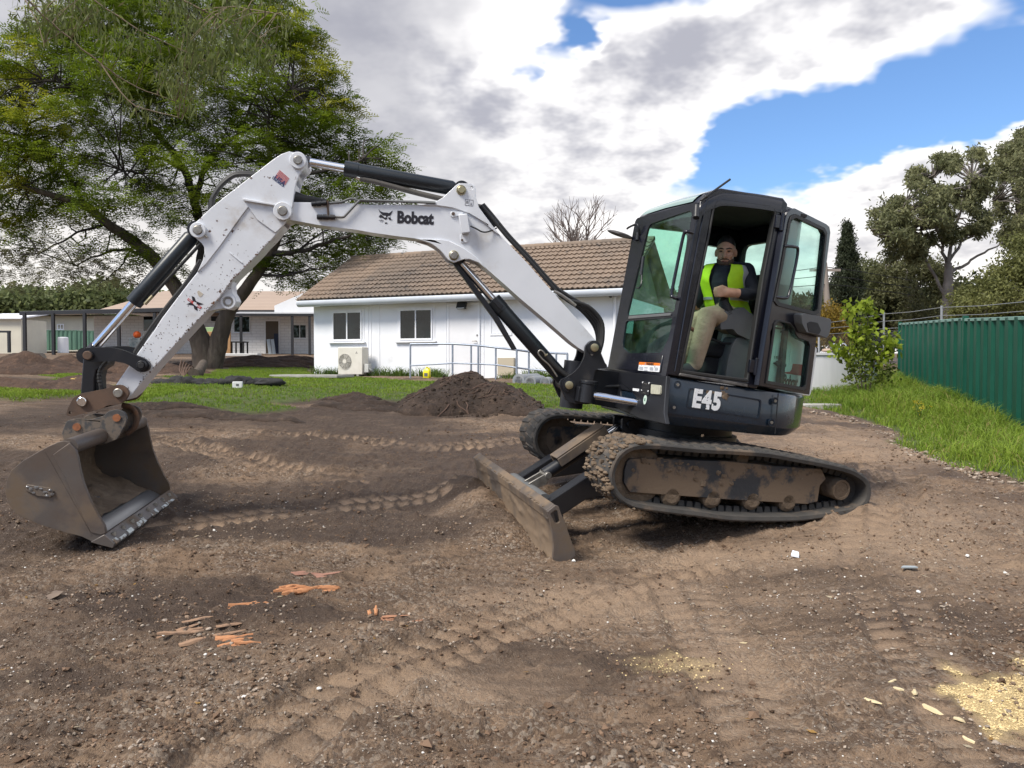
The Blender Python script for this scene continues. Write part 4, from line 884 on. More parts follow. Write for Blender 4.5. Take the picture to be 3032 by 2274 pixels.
# rear wall and window
wr = rounded([(.0, 1.45), (.0, 2.03), (.60, 2.03), (.60, 1.45)], .07, 3)
m = MB(); m.plate([(YF, .93), (YF, 2.2), (.62, 2.2), (.70, .93)], -.40, -.36, front, [wr]); m.build('rear_wall', CH['cab'], cab, 30, .006)
m = MB(); m.plate(shrink(wr, 1.02), -.382, -.377, front); m.build('rear_window', CH['glass'], cab, 30)
m = MB(); m.plate([(-.09, .84), (-.15, .835), (-.30, .76), (-.40, .66), (-.40, .60), (-.30, .68), (-.14, .775), (-.09, .78)], 1.44, 2.2, lambda a, b, t: Vector((a, b, t))); m.build('rear_pillar', mat('pillar_reflection_grey', (.10, .105, .11), (.13, .135, .14), 3, .4, coat=.2), cab, 40, .01)  # dark cab paint; the grey is a reflection put into the colour
# roof: crowned lid with a sloping front glass
prof = [(.555, 2.10), (.545, 2.135), (.50, 2.185), (.43, 2.222), (.36, 2.243), (.1, 2.262), (-.15, 2.262), (-.33, 2.245), (-.41, 2.19)]
pc = cr([(a, b, 0) for a, b in prof], 3)
ys = [YF - .012, YF + .0, YF + .03, .1, .36, .6, YN - .03, YN - .0, YN + .008]; dz = [-.06, -.03, -.008, .004, .008, .004, -.008, -.03, -.06]
m = MB(); rings = []
for y_, d_ in zip(ys, dz): xr = -.41 + max(0, (y_ - .50)) * .95; rings.append([Vector((max(p.x, xr) - (.004 if abs(d_) > .02 else 0), y_, p.y + d_)) for p in pc] + [Vector((max(p.x, xr) - .01, y_, p.y + min(d_, 0) - .055)) for p in reversed(pc)])
m.rings(rings, True, True); m.build('roof', CH['cab'], cab, 45)
m = MB(); gp = pc[3:13]
m.rings([[Vector((p.x + .006, y_, p.y + .012 - abs(y_ - .36) * .02)) for p in gp] for y_ in np.linspace(-.03, .74, 7)], False, False); m.build('roof_window', mat('pale_green_roof_glass', (.16, .27, .25), (.20, .33, .30), 4, .12, coat=.5), cab, 60)
m = MB(); m.box((.05, .36, 2.17), (.78, .86, .02)); m.build('headliner', CH['interior'], cab)
# grab rail, lamp, antenna, mirror
def fpt(u, v, dx): y_, z_ = fr(u, v, dx); return Vector((xfront(z_) + dx, y_, z_))
m = MB(); m.tube(cr([fpt(2051, 690, .0), fpt(2034, 686, .045), fpt(2024, 697, .05), (fpt(2004, 790, .05)), fpt(1989, 868, .05), fpt(1993, 880, .04), fpt(2007, 885, .0)], 6), .0115, 8); m.build('grab_rail', CH['cab'], cab, 60)
m = MB(); m.tube([fpt(2063, 610, .02), fpt(2061, 645, .03)], [.02, .022], 12); m.build('cab_lamp', CH['black'], cab, 40)
A = Vector((.47, YN + .01, 2.19)); B_ = s(2162, 531, YN + .02); B_ = Vector((B_[0], YN + .02, B_[1])); A = s(2074, 594, YN + .02); A = Vector((A[0] + .0, YN + .02, A[1])); dA = (B_ - A)
m = MB(); m.tube([A, A + dA * .15, A + dA * .16, A + dA * .22, A + dA * .23, B_], [.006, .008, .012, .012, .0075, .0075], 8); m.build('antenna', CH['rubber'], cab, 60)
mc = fpt(1836, 694, .06); mu = (fpt(1878, 708, .10) - fpt(1800, 688, .03)).normalized(); mvv = Vector((1, 0, .15)); mvv = (mvv - mu * mvv.dot(mu)).normalized(); mw = mu.cross(mvv)
m = MB(); rings = []
for i in range(1, 8):
    th = math.pi * i / 8; rings.append([mc + mu * .145 * math.cos(th) + (mvv * .10 * math.cos(2 * math.pi * k / 18) + mw * .020 * math.sin(2 * math.pi * k / 18)) * math.sin(th) ** .6 for k in range(18)])
m.rings(rings, True, True); mir = m.build('mirror', mat('mirror_housing', (.05, .046, .044), (.07, .062, .056), 10, .6), cab, 60)
m = MB(); m.tube(cr([fpt(1893, 702, .0), fpt(1890, 672, .03), fpt(1884, 664, .04), fpt(1864, 672, .06), fpt(1857, 677, .06)], 5), .008, 8); m.tube([fpt(1889, 690, .0), fpt(1886, 712, .02)], .012, 8); m.build('mirror_arm', CH['black'], mir, 50)
m = MB(); m.tube(cr([fpt(1900, 815, .02), fpt(1899, 840, .03), fpt(1893, 852, .03), fpt(1884, 852, .02)], 5), .006, 6); m.tube([fpt(1905, 760, .02), fpt(1898, 815, .02)], .013, 8); m.build('window_latch', CH['black'], cab, 50)
# ---------------------------------------------------------------- the open door, swung right back
hx, hz = s(2282, 880, YN + .03); HD = Vector((-.90, -.436, 0)).normalized(); HN = Vector((-HD.y, HD.x, 0)) * -1
if HN.y < 0: HN = -HN
H0 = Vector((hx - .0, YN + .03, 0))
def dq(u, v):
    d = MRi @ ray(u, v); k = HN.dot(H0 - M_O) / HN.dot(d); p = M_O + d * k; return ((p - H0).dot(HD), p.z)
def dm(a, b, t): return H0 + HD * a + HN * t + Vector((0, 0, b))
d_out = [dq(u, v) for u, v in ((2239, 1141), (2260, 1000), (2283, 860), (2318, 645), (2324, 628), (2335, 618), (2346, 617), (2438, 663), (2448, 672), (2451, 688), (2434.5, 820), (2422, 930), (2410, 1000), (2389, 1168))]
d_up = [dq(u, v) for u, v in ((2286, 886), (2304, 795), (2328, 660), (2334, 646), (2346, 641), (2428, 680), (2435, 694), (2422, 820), (2411, 920), (2402, 926), (2296, 899))]
d_lo = [dq(u, v) for u, v in ((2260, 1129), (2284, 962), (2290, 952), (2300, 950), (2329, 957), (2340, 971), (2346.7, 990), (2354.5, 1000), (2384, 1010), (2389, 1022), (2375, 1142), (2368, 1149))]
m = MB(); m.plate(d_out, -.02, .022, dm, [d_up, d_lo]); door = m.build('door', CH['cab'], EX, 30, .006); door['label'] = 'open cab door swung back against the side'
for w_, nm in ((d_up, 'upper_glass'), (d_lo, 'lower_glass')): m = MB(); m.plate(shrink(w_, 1.03), -.003, .003, dm); m.build(nm, CH['glass'], door, 30)
for w_ in (d_up, d_lo): m = MB(); m.plate(shrink(w_, 1.05), .020, .030, dm, [shrink(w_, .97)]); m.build('glass_seal', CH['rubber'], door, 40, .004)
latch = [(2341, 930), (2350, 926), (2426, 942), (2430, 951), (2424, 988), (2416, 999), (2395, 990), (2356, 982), (2343, 957)]
m = MB(); m.plate(rounded([dq(u, v) for u, v in latch], .012, 2), .015, .085, dm); dl_ = m.build('door_latch', CH['grey_plastic'], door, 30, .012)
m = MB(); m.plate(rounded([dq(u, v) for u, v in ((2356, 955), (2366, 950), (2388, 954), (2398, 976), (2392, 987), (2362, 981))], .008, 2), .084, .088, dm); m.build('latch_pocket', CH['interior'], dl_, 30)
m = MB(); m.tube(cr([dm(*dq(u, v), t) for u, v, t in ((2313, 729, .02), (2330, 731, .05), (2341, 742, .055), (2327, 820, .055), (2314, 872, .055), (2305, 882, .05), (2287, 879, .02))], 6), .011, 8); m.build('door_grab_rail', CH['cab'], door, 60)
for (u, v) in ((2311, 657), (2234, 1085)):
    a, b = s(u, v, YN + .02); m = MB(); m.cyl((a - .01, YN + .025, b - .06), (a - .01, YN + .025, b + .06), .013, n=10); m.box((a + .015, YN + .012, b), (.05, .025, .09)); m.build('door_hinge', CH['cab'], door, 35, .003)
# ---------------------------------------------------------------- engine hood behind the cab (white), seen through the door glass
def hm(a, b, t): return H0 + HD * a + HN * (t - .075) + Vector((0, 0, b))
def hq(u, v):
    d = MRi @ ray(u, v); p0 = H0 - HN * .075; k = HN.dot(p0 - M_O) / HN.dot(d); p = M_O + d * k; return ((p - p0).dot(HD), p.z)
hp = [hq(u, v) for u, v in ((2258, 1145), (2280, 1010), (2290, 975), (2300, 964), (2335, 968), (2345, 985), (2352, 1003), (2390, 1018), (2420, 1030), (2400, 1172), (2330, 1162))]
m = MB(); m.plate(rounded(hp, .03, 3), -.40, 0, hm); hood = m.build('engine_hood', CH['body_white'], EX, 35, .014, 3)
Zd = lambda pts: [hq(2150 + x * .1928, 880 + y * .1928) for x, y in pts]
m = MB(); rec = rounded(Zd([(745, 930), (770, 720), (830, 650), (950, 650), (1000, 700), (960, 1090), (730, 1090)]), .03); m.plate(rec, -.0005, .004, hm, [shrink(rec, .93)]); m.build('hood_recess', CH['body_white'], hood, 40, .003)
m = MB(); m.plate(Zd([(1025, 1020), (1230, 1040), (1215, 1215), (900, 1170), (900, 1150), (980, 1145), (1005, 1110)]), .0, .0025, hm); m.build('red_stripe', CH['decal_red'], hood, None)
m = MB(); m.plate(rounded(Zd([(715, 1010), (780, 975), (840, 985), (870, 1040), (850, 1080), (790, 1070)]), .01), .0, .03, hm); m.build('hood_handle', CH['interior'], hood, 30, .006)
m = MB(); m.plate(Zd([(735, 900), (800, 905), (795, 950), (735, 945)]), 0, .002, hm); m.build('hood_sticker', mat('sticker_dark', (.10, .12, .11), (.4, .45, .42), 90), hood, None)
m = MB(); m.lathe(hm(*Zd([(840, 530)])[0], -.002), HN, [(0, .009), (.004, .009), (.004, 0)], 10); m.build('key_hole', CH['interior'], hood, 30)
p_a, p_b = Zd([(860, 1345)])[0], Zd([(1160, 1400)])[0]; text('lettering', 'Bobcat', frame(hm(p_a[0], p_a[1] - .006, .003), HD * (p_b[0] - p_a[0]) + Vector((0, 0, p_b[1] - p_a[1])), (0, 0, 1)), .125, CH['decal'], hood, .0006, .70, .0035, .92)
# ---------------------------------------------------------------- cab interior
m = MB(); m.plate([(.60, YF + .05), (.60, YN - .05), (-.36, YN - .10), (-.36, YF + .05)], .925, .955, lambda a, b, t: Vector((a, b, t))); m.build('cab_floor', CH['interior'], cab)
m = MB(); P = ss([(2012, 1104), (2212, 1137), (2211, 1146), (2009, 1112)], YN); m.plate(P, YN - .10, YN + .012, side); m.build('door_sill', mat('worn_sill', (.05, .05, .055), (.16, .15, .14), 14, .5, .3), cab, 30, .004)
pod = rounded(ss([(2126.6, 919), (2153.7, 921.5), (2194, 909), (2240.5, 951), (2226, 1003), (2213, 1006), (2175, 988), (2164.6, 974), (2126.6, 976)], .66), .012, 2)
m = MB(); m.plate(pod, .58, .69, side); m.build('control_pod', CH['grey_plastic'], cab, 30, .012, 3)
box = rounded(ss([(2181, 1000), (2197, 999), (2221.6, 1014), (2207, 1125), (2148, 1116), (2156.5, 1068), (2167, 1030)], .66), .012, 2)
m = MB(); m.plate(box, .50, .66, side); m.build('seat_console', CH['grey_plastic'], cab, 30, .012, 3)
j0 = s(2150, 924, .64); j1 = s(2140, 884, .67); J0, J1 = Vector((j0[0], .64, j0[1])), Vector((j1[0], .67, j1[1])); dj = J1 - J0
m = MB(); kk = 9; m.tube([J0 + dj * (i / (2 * kk)) for i in range(2 * kk + 1)], [(.056 - .026 * i / (2 * kk)) * (1 if i % 2 == 0 else .86) for i in range(2 * kk + 1)], 14); m.build('joystick_boot', CH['rubber'], cab, 20)
hj = s(2136, 862, .69); HJ = Vector((hj[0], .69, hj[1])); m = MB(); m.tube([J1, J1 + (HJ - J1) * .4, HJ, HJ + (HJ - J1) * .35], [.014, .02, .024, .02], 12); m.build('joystick', CH['interior'], cab, 50)
m = MB(); m.tube(cr([side(*s(u, v, .62), .62) for u, v in ((2054, 979), (2100, 1000), (2143, 1016), (2178, 1016))], 5), .0085, 8); lev = m.build('console_lever', CH['interior'], cab, 50)
m = MB(); m.tube([side(*s(2036, 966, .62), .62), side(*s(2060, 981, .62), .62)], [.013, .016], 10); m.build('lever_knob', mat('lever_brown', (.16, .07, .055), None, rough=.5), lev, 50)
m = MB(); m.box((.02, .34, 1.16), (.46, .46, .12)); m.box((.02, .34, 1.04), (.36, .40, .16)); m.build('seat', CH['seat'], cab, 30, .04, 3)
m = MB(); m.box((-.23, .33, 1.48), (.12, .44, .56), Matrix.Rotation(R(-8), 3, 'Y')); m.build('seat_back', CH['seat'], cab, 30, .05, 3)
m = MB(); bx = ss([(2085, 1058), (2150, 1058), (2150, 1116), (2085, 1108)], .25); m.plate(bx, .10, .25, side); m.build('floor_locker', CH['navy'], cab, 30, .01)
m = MB(); m.box((.50, .36, 1.00), (.16, .5, .06)); m.box((.42, .20, 1.12), (.03, .03, .26)); m.box((.42, .50, 1.12), (.03, .03, .26)); m.build('pedals', CH['interior'], cab, 30, .008)
m = MB(); m.box((.20, .02, 1.22), (.62, .16, .30)); m.build('right_console', CH['interior'], cab, 30, .03)
pr = s(2224, 703, .0); m = MB(); m.box((pr[0] - .0, YF + .06, pr[1]), (.10, .012, .05), Matrix.Rotation(R(12), 3, 'Y')); m.build('radio', CH['grey_plastic'], cab, 30, .004)

# ================================================================== OPERATOR (one continuous body grown from joints)
SKIN = mat('skin', (.50, .295, .20), (.43, .24, .16), 30, .5, spec=.35); NAVY = mat('navy_jumper', (.010, .013, .020), (.016, .020, .030), 20, .9, 0, .4, 30, .01)
KHAKI = mat('khaki_trousers', (.37, .285, .195), (.29, .22, .15), 9, .9, 0, .55, 10, .05); SHOE = mat('grey_shoe', (.055, .056, .058), (.08, .08, .08), 30, .8)
HIVIS = mat('hi_vis_yellow', (.50, .80, .015), (.42, .72, .012), 12, .7, 0, .5, 22, .012); TAPE = mat('reflective_tape', (.36, .37, .38), None, rough=.35); HAIR = mat('black_hair', (.008, .007, .007), None, rough=.6)
def Pm(u, v, y): a, b = s(u, v, y); return Vector((a, y, b))
head = Pm(2149, 748, .54); toC = (M_O - head).normalized(); upw = (MRi @ Vector((.05, 0, 1)))
FZ = (toC + MRi @ Vector((-.10, 0, -.03))).normalized(); FY = (upw - FZ * upw.dot(FZ)).normalized(); FX = FY.cross(FZ)     # face right / up / out
def H(x, y, z): return head + (FX * x + FY * y + FZ * z)
HS = .90
def cap(m, pts, rad, n=14):
    P = [Vector(p) for p in pts]; r = list(rad)
    d0 = (P[0] - P[1]).normalized(); d1 = (P[-1] - P[-2]).normalized()
    Q = [P[0] + d0 * r[0] * k for k in (.98, .7, .35)] + P + [P[-1] + d1 * r[-1] * k for k in (.35, .7, .98)]
    q = [r[0] * math.sqrt(max(0, 1 - k * k)) + .0005 for k in (.98, .7, .35)] + r + [r[-1] * math.sqrt(max(0, 1 - k * k)) + .0005 for k in (.35, .7, .98)]
    m.tube(Q, q, n)
def ell(m, c, ax, n1=18, n2=10):
    """ellipsoid with axis vectors ax"""
    rings = []
    for i in range(1, n2):
        th = math.pi * i / n2; rings.append([c + ax[0] * (math.sin(th) * math.cos(2 * math.pi * k / n1)) + ax[1] * (math.sin(th) * math.sin(2 * math.pi * k / n1)) + ax[2] * math.cos(th) for k in range(n1)])
    m.rings(rings, True, True)
neck = Pm(2146, 792, .52); chest = Pm(2140, 838, .50); waist = Pm(2150, 900, .47); pelv = Pm(2160, 938, .45)
shL, shR = Pm(2208, 804, .59), Pm(2090, 812, .45); elL, wrL = Pm(2230, 874, .66), Pm(2184, 868, .70); elR, wrR = Pm(2072, 880, .38), Pm(2060, 905, .34)
hipL, hipR = Pm(2168, 940, .53), Pm(2140, 940, .37); knL, knR = Pm(2096, 936, .66), Pm(2056, 946, .40); anL, anR = Pm(2056, 1076, .68), Pm(2018, 1070, .40)
m = MB()
cap(m, [pelv, waist, (waist + chest) / 2, chest], [.135, .128, .132, .135], 18); cap(m, [shR * .92 + chest * .08, (shR + shL) / 2 + Vector((0, 0, -.01)), shL * .92 + chest * .08], [.075, .10, .075], 16)
cap(m, [chest + Vector((0, 0, .03)), neck], [.12, .058], 16); cap(m, [neck - Vector((0, 0, .02)), head - FY * .05 * HS - FZ * .012], [.054, .052], 14)
cap(m, [shL, (shL + elL) / 2, elL, (elL + wrL) / 2, wrL], [.068, .062, .052, .047, .034]); cap(m, [shR, elR, wrR], [.066, .050, .036])
cap(m, [hipR, (hipR + knR) / 2, knR, anR], [.095, .085, .068, .052]); cap(m, [hipL, (hipL + knL) / 2, knL, knL * .55 + anL * .45, anL], [.10, .092, .076, .066, .058])
ft = Pm(2022, 1092, .70); cap(m, [anL + Vector((0, 0, -.02)), anL * .5 + ft * .5 + Vector((0, 0, -.02)), ft + Vector((0, 0, -.004))], [.045, .044, .034]); ftR = anR + Vector((.16, 0, -.04)); cap(m, [anR, ftR], [.045, .034])
# head
ell(m, H(0, .030 * HS, -.012), (FX * .074 * HS, FY * .100 * HS, FZ * .092 * HS)); ell(m, H(0, -.045 * HS, .018 * HS), (FX * .065 * HS, FY * .070 * HS, FZ * .066 * HS))
ell(m, H(0, -.092 * HS, .048 * HS), (FX * .030 * HS, FY * .024 * HS, FZ * .026 * HS)); cap(m, [H(0, .018 * HS, .078 * HS), H(0, -.028 * HS, .098 * HS)], [.010 * HS, .016 * HS], 10)
for sx in (-1, 1):
    ell(m, H(sx * .078 * HS, -.006 * HS, -.010), (FX * .012 * HS, FY * .033 * HS, FZ * .020 * HS)); cap(m, [H(sx * .014 * HS, .030 * HS, .076 * HS), H(sx * .046 * HS, .028 * HS, .064 * HS)], [.010 * HS, .010 * HS], 8)
    ell(m, H(sx * .043 * HS, -.022 * HS, .056 * HS), (FX * .022 * HS, FY * .020 * HS, FZ * .018 * HS)); ell(m, H(sx * .014 * HS, -.030 * HS, .086 * HS), (FX * .009, FY * .008, FZ * .010))
cap(m, [H(-.022 * HS, -.062 * HS, .078 * HS), H(.022 * HS, -.062 * HS, .078 * HS)], [.009 * HS, .009 * HS], 8)
# left hand closed over the joystick
hc = Pm(2152, 866, .715); kn = Pm(2134, 866, .715); vd = (kn - hc).normalized(); vu = (MRi @ Vector((0, 0, 1)) - vd * (MRi @ Vector((0, 0, 1))).dot(vd)).normalized(); vo = Vector((0, 1, 0))
cap(m, [wrL, hc], [.032, .036]); ell(m, hc + vd * .018, (vd * .042, vu * .034, vo * .022))
fing = []
for i, (off, ln) in enumerate(((.030, .030), (.012, .034), (-.007, .032), (-.024, .026))):
    a0 = hc + vd * .045 + vu * off + vo * .006; a1 = a0 + vd * ln + vo * -.002; a2 = a1 + vd * .010 - vo * .024; a3 = a2 - vd * .018 - vo * .014
    cap(m, [a0, a1, a2, a3], [.0105, .010, .0095, .0085], 8)
t0 = hc + vd * .005 + vu * .030 + vo * .004; cap(m, [t0, t0 + vd * .034 + vu * .014, t0 + vd * .062 + vu * .006 - vo * .012], [.0125, .0115, .0095], 8)
cap(m, [wrR, wrR + Vector((.05, -.01, -.005))], [.034, .03]); 
for i in range(4): b0 = wrR + Vector((.075, -.02 + .018 * i, 0)); cap(m, [b0, b0 + Vector((.03, 0, -.012)), b0 + Vector((.03, 0, -.04))], [.0105, .010, .009], 8)
cap(m, [wrR + Vector((.03, .03, 0)), wrR + Vector((.075, .045, -.01))], [.012, .010], 8)
tmp = bpy.data.objects.new('person_raw', m.mesh('person_raw', SKIN)); COL.objects.link(tmp)
rm = tmp.modifiers.new('remesh', 'REMESH'); rm.mode = 'VOXEL'; rm.voxel_size = .0068; rm.use_smooth_shade = True
sm = tmp.modifiers.new('smooth', 'SMOOTH'); sm.factor = .5; sm.iterations = 3
dg = bpy.context.evaluated_depsgraph_get(); pme = bpy.data.meshes.new_from_object(tmp.evaluated_get(dg)); bpy.data.objects.remove(tmp)
pme.materials.clear()
for mm in (SKIN, NAVY, KHAKI, SHOE): pme.materials.append(mm)
def seg_d(p, a, b): t = max(0, min(1, (p - a).dot(b - a) / (b - a).length_squared)); return (p - (a + (b - a) * t)).length
segs = [(0, neck, head), (0, head, head + FY * .1), (0, wrL, kn), (0, wrL, kn - vo * .04), (0, wrR, wrR + Vector((.1, 0, 0))), (1, pelv + Vector((0, 0, .10)), chest), (1, shR, shL), (1, shL, elL), (1, elL, wrL), (1, shR, elR), (1, elR, wrR),
        (2, pelv, hipL), (2, hipR, knR), (2, knR, anR), (2, hipL, knL), (2, knL, anL), (3, anL + Vector((0, 0, -.05)), ft), (3, anR + Vector((0, 0, -.05)), ftR)]
rad_of = [.06, .085, .045, .04, .045, .13, .09, .062, .045, .06, .045, .12, .085, .06, .09, .066, .045, .045]
mids = []
cen = np.array([tuple(p.center) for p in pme.polygons])
best = np.full(len(cen), 1e9); mid = np.zeros(len(cen), int)
for (k, a, b), r_ in zip(segs, rad_of):
    a = np.array(a); b = np.array(b); t = np.clip(((cen - a) @ (b - a)) / ((b - a) @ (b - a)), 0, 1); d_ = np.linalg.norm(cen - (a + t[:, None] * (b - a)), axis=1) / r_
    q = d_ < best; best[q] = d_[q]; mid[q] = k
pme.polygons.foreach_set('material_index', mid.astype(np.int32)); pme.shade_smooth(); pme.update()
person = tag(bpy.data.objects.new('person', pme), 'person in hi-vis vest, navy jumper and khaki trousers sitting in the excavator cab', 'person'); COL.objects.link(person)
person.location = MT; person.rotation_mode = 'QUATERNION'; person.rotation_quaternion = MQ
# vest: shell wrapped round the torso, open at the front
def torso_ring(c, ax, rx, ry, dirx):
    pass
VX = (shL - shR); VX.z *= .3; VX.normalize(); VZ = Vector((0, 0, 1)); VZ = (VZ - VX * VZ.dot(VX)).normalized(); VF = VX.cross(VZ) * -1
if VF.dot(toC) < 0: VF = -VF
lv = [(pelv + Vector((0, 0, .015)), .150, .150), (waist, .150, .146), ((waist + chest) / 2, .158, .150), (chest + Vector((0, 0, .01)), .168, .146), ((shL + shR) / 2 * .6 + chest * .4 + Vector((0, 0, .03)), .172, .132), ((shL + shR) / 2 + Vector((0, 0, .052)), .140, .096), (neck + Vector((0, 0, .012)), .078, .074)]
lv_c = cr([tuple(c) for c, _, _ in lv], 4); rx_c = np.interp(np.linspace(0, 6, len(lv_c)), range(7), [a for _, a, _ in lv]); ry_c = np.interp(np.linspace(0, 6, len(lv_c)), range(7), [b for _, _, b in lv])
def vest_rows(th0, th1, k0, k1, off, n=14):
    rows = []
    for i in range(k0, k1):
        rows.append([lv_c[i] + VX * (rx_c[i] + off) * math.sin(t) + VF * (ry_c[i] + off) * math.cos(t) for t in np.linspace(th0, th1, n)])
    return rows
def vest_part(name, mtl, th0f, th1f, k0, k1, off, parent, n=18):
    m = MB(); rows = []
    for i in range(k0, k1):
        f_ = i / (len(lv_c) - 1); a0, a1 = th0f(f_), th1f(f_); inner_, outer_ = [], []
        for t in np.linspace(a0, a1, n):
            wob = 1 + .02 * math.sin(9 * t + 17 * f_)
            outer_.append(lv_c[i] + VX * (rx_c[i] + off) * wob * math.sin(t) + VF * (ry_c[i] + off) * wob * math.cos(t)); inner_.append(lv_c[i] + VX * (rx_c[i] + off - .006) * wob * math.sin(t) + VF * (ry_c[i] + off - .006) * wob * math.cos(t))
        rows.append(outer_ + inner_[::-1])
    m.rings(rows, True, True); return m.build(name, mtl, parent, 60)
NL = len(lv_c)
gap = lambda f: .10 + .10 * f
vest = vest_part('hi_vis_vest', HIVIS, lambda f: gap(f), lambda f: 2.5, 0, NL - 1, .010, person)
vest_part('vest_right_half', HIVIS, lambda f: -2.5, lambda f: -.62, 0, NL - 2, .010, person)
vest_part('vest_back', HIVIS, lambda f: 2.45, lambda f: 2 * math.pi - 2.45, 0, NL - 1, .011, person)
vest_part('waist_tape', TAPE, lambda f: gap(f) + .03, lambda f: 2.5, 5, 7, .0145, vest); vest_part('waist_tape', TAPE, lambda f: -2.5, lambda f: -.64, 5, 7, .0145, vest)
vest_part('hem_tape', TAPE, lambda f: gap(f) + .03, lambda f: 2.5, 0, 2, .0145, vest); vest_part('hem_tape', TAPE, lambda f: -2.5, lambda f: -.64, 1, 3, .0145, vest)
vest_part('shoulder_tape', TAPE, lambda f: .86 + .12 * math.sin(6 * f), lambda f: 1.10 + .12 * math.sin(6 * f), 7, NL - 2, .0145, vest, 5)
vest_part('vest_collar', NAVY, lambda f: .35, lambda f: 2 * math.pi - .75, NL - 4, NL, .020, vest, 26)
# hair, beard, brows, eyes, mouth
m = MB(); rings = []
for i in range(1, 9):
    th = .05 + i * .19; rings.append([H(0, .034 * HS, -.016) + (FX * .0762 * math.sin(th) * math.sin(t) + FY * .1045 * math.cos(th) + FZ * .097 * math.sin(th) * math.cos(t)) * HS for t in np.linspace(0, 2 * math.pi, 25)[:-1]])
rings2 = [r_ for r_ in rings]
for i, r_ in enumerate(rings2):      # front hairline sits higher than the back
    for k, p in enumerate(r_):
        t = 2 * math.pi * k / 24; fz = math.cos(t)
        if fz > .1: lim = (.066 + .022 * math.cos(t * 2)) * HS; y_ = (p - head).dot(FY); r_[k] = p + FY * max(0, lim - y_) - FZ * max(0, lim - y_) * .42
m.rings(rings2, True, True); m.build('hair', HAIR, person, 60)
m = MB()
def strip(pts, w, z0, th=.0025):
    for i in range(len(pts) - 1):
        (x0, y0), (x1, y1) = pts[i], pts[i + 1]
        cap(m, [H(x0 * HS, y0 * HS, z0[i] * HS), H(x1 * HS, y1 * HS, z0[i + 1] * HS)], [w[i], w[i + 1]], 6)
strip([(-.052, .030), (-.032, .037), (-.013, .031)], [.0035, .0045, .0035], [.066, .077, .085]); strip([(.013, .031), (.032, .037), (.052, .030)], [.0035, .0045, .0035], [.085, .077, .066]); m.build('eyebrow', HAIR, person, 60)
for sx in (-1, 1):
    m = MB(); ell(m, H(sx * .031 * HS, .013 * HS, .0735 * HS), (FX * .0125, FY * .0052, FZ * .005), 12, 6); m.build('eye', mat('eye_dark', (.012, .008, .007), None, rough=.3), person, 60)
BEARD = mat('beard_stubble', (.11, .068, .05), (.075, .047, .037), 80, .8)
m = MB(); strip([(-.030, -.052), (-.014, -.046), (0, -.047), (.014, -.046), (.030, -.052)], [.0045, .006, .005, .006, .0045], [.076, .086, .089, .086, .076]); m.build('moustache', BEARD, person, 60)
m = MB(); strip([(-.020, -.064), (0, -.066), (.020, -.064)], [.0028, .0034, .0028], [.0845, .0875, .0845]); m.build('mouth', mat('lips', (.24, .095, .08), None, rough=.5), person, 60)
m = MB(); rings = []
for j, (yy_, sc) in enumerate(((-.048, 1.0), (-.06, 1.01), (-.075, .99), (-.095, .86), (-.112, .60), (-.121, .28))):
    row = []
    for t in np.linspace(-1.75, 1.75, 19):
        rx_ = .0682 * sc; rz_ = .0690 * sc; dip = 0
        if abs(t) < .75 and yy_ > -.07: dip = .016 * (1 - abs(t) / .75)
        row.append(H(math.sin(t) * rx_ * HS, (yy_ - (.0 if abs(t) > .8 else .008 * (yy_ > -.05))) * HS, (.018 + math.cos(t) * rz_ * (1 if yy_ > -.09 else .98) - dip) * HS))
    rings.append(row)
m.rings(rings, False, False); m.build('beard', BEARD, person, 60)
# ================================================================== TERRAIN
GP = np.array([(0, 0, 0), (-4, 0, .0), (4, 0, .02), (0, -8, -.2), (0, 2.5, 0), (-3, 3, .04), (3, 3, .06), (.25, 4.85, .035), (-2.3, 4.6, .15), (-4, 5, .2), (1.0, 5.15, .07), (1.7, 5.3, .15), (2.45, 5.6, .245), (3.2, 5.2, .2), (5, 5, .15), (-.3, 6.75, .21), (.6, 7.2, .27), (1.85, 7.2, .29), (0, 9, .45), (-4, 8, .42), (-8, 10, .72), (4, 9, .33), (8, 12, .2), (10, 9, .1), (5, 14, .5), (12.6, 25, .82), (16, 30, 1.0), (0, 14, .74), (-5, 14, .85), (-10, 14, 1.0), (-6.5, 25, .96), (-2, 21, .9), (2, 20, .85), (6, 24, .9), (-9, 23, 1.0), (-14, 26, 1.1), (-11.4, 29, 1.14), (-13, 38, 1.55), (-24, 46, 1.92), (-10, 46, 1.88), (-45, 60, 2.1), (-2, 40, 1.5), (0, 55, 1.9), (30, 50, 1.4), (-30, 10, .8), (30, 8, .2), (-60, 60, 2.2), (60, 60, 1.8), (0, 120, 3), (-90, 140, 4), (90, 140, 3)], float)
def _tps(r): return np.where(r > 1e-9, r * r * np.log(np.maximum(r, 1e-9)), 0)
_n = len(GP); _K = _tps(np.linalg.norm(GP[:, None, :2] - GP[None, :, :2], axis=2)) + np.eye(_n) * .3
_A = np.zeros((_n + 3, _n + 3)); _A[:_n, :_n] = _K; _A[:_n, _n] = 1; _A[:_n, _n + 1:] = GP[:, :2]; _A[_n:, :_n] = _A[:_n, _n:].T
_W = np.linalg.solve(_A, np.concatenate([GP[:, 2], np.zeros(3)]))
def ground_np(x, y):
    x = np.asarray(x, float); y = np.asarray(y, float); out = np.full(x.shape, _W[_n]) + _W[_n + 1] * x + _W[_n + 2] * y
    for (gx, gy, _), w in zip(GP, _W[:_n]): out = out + w * _tps(np.hypot(x - gx, y - gy))
    far = np.clip((np.hypot(x, y) - 90) / 120, 0, 1)
    return out * (1 - far) + 3.0 * far
def gz(x, y): return float(ground_np(np.array([x]), np.array([y]))[0])
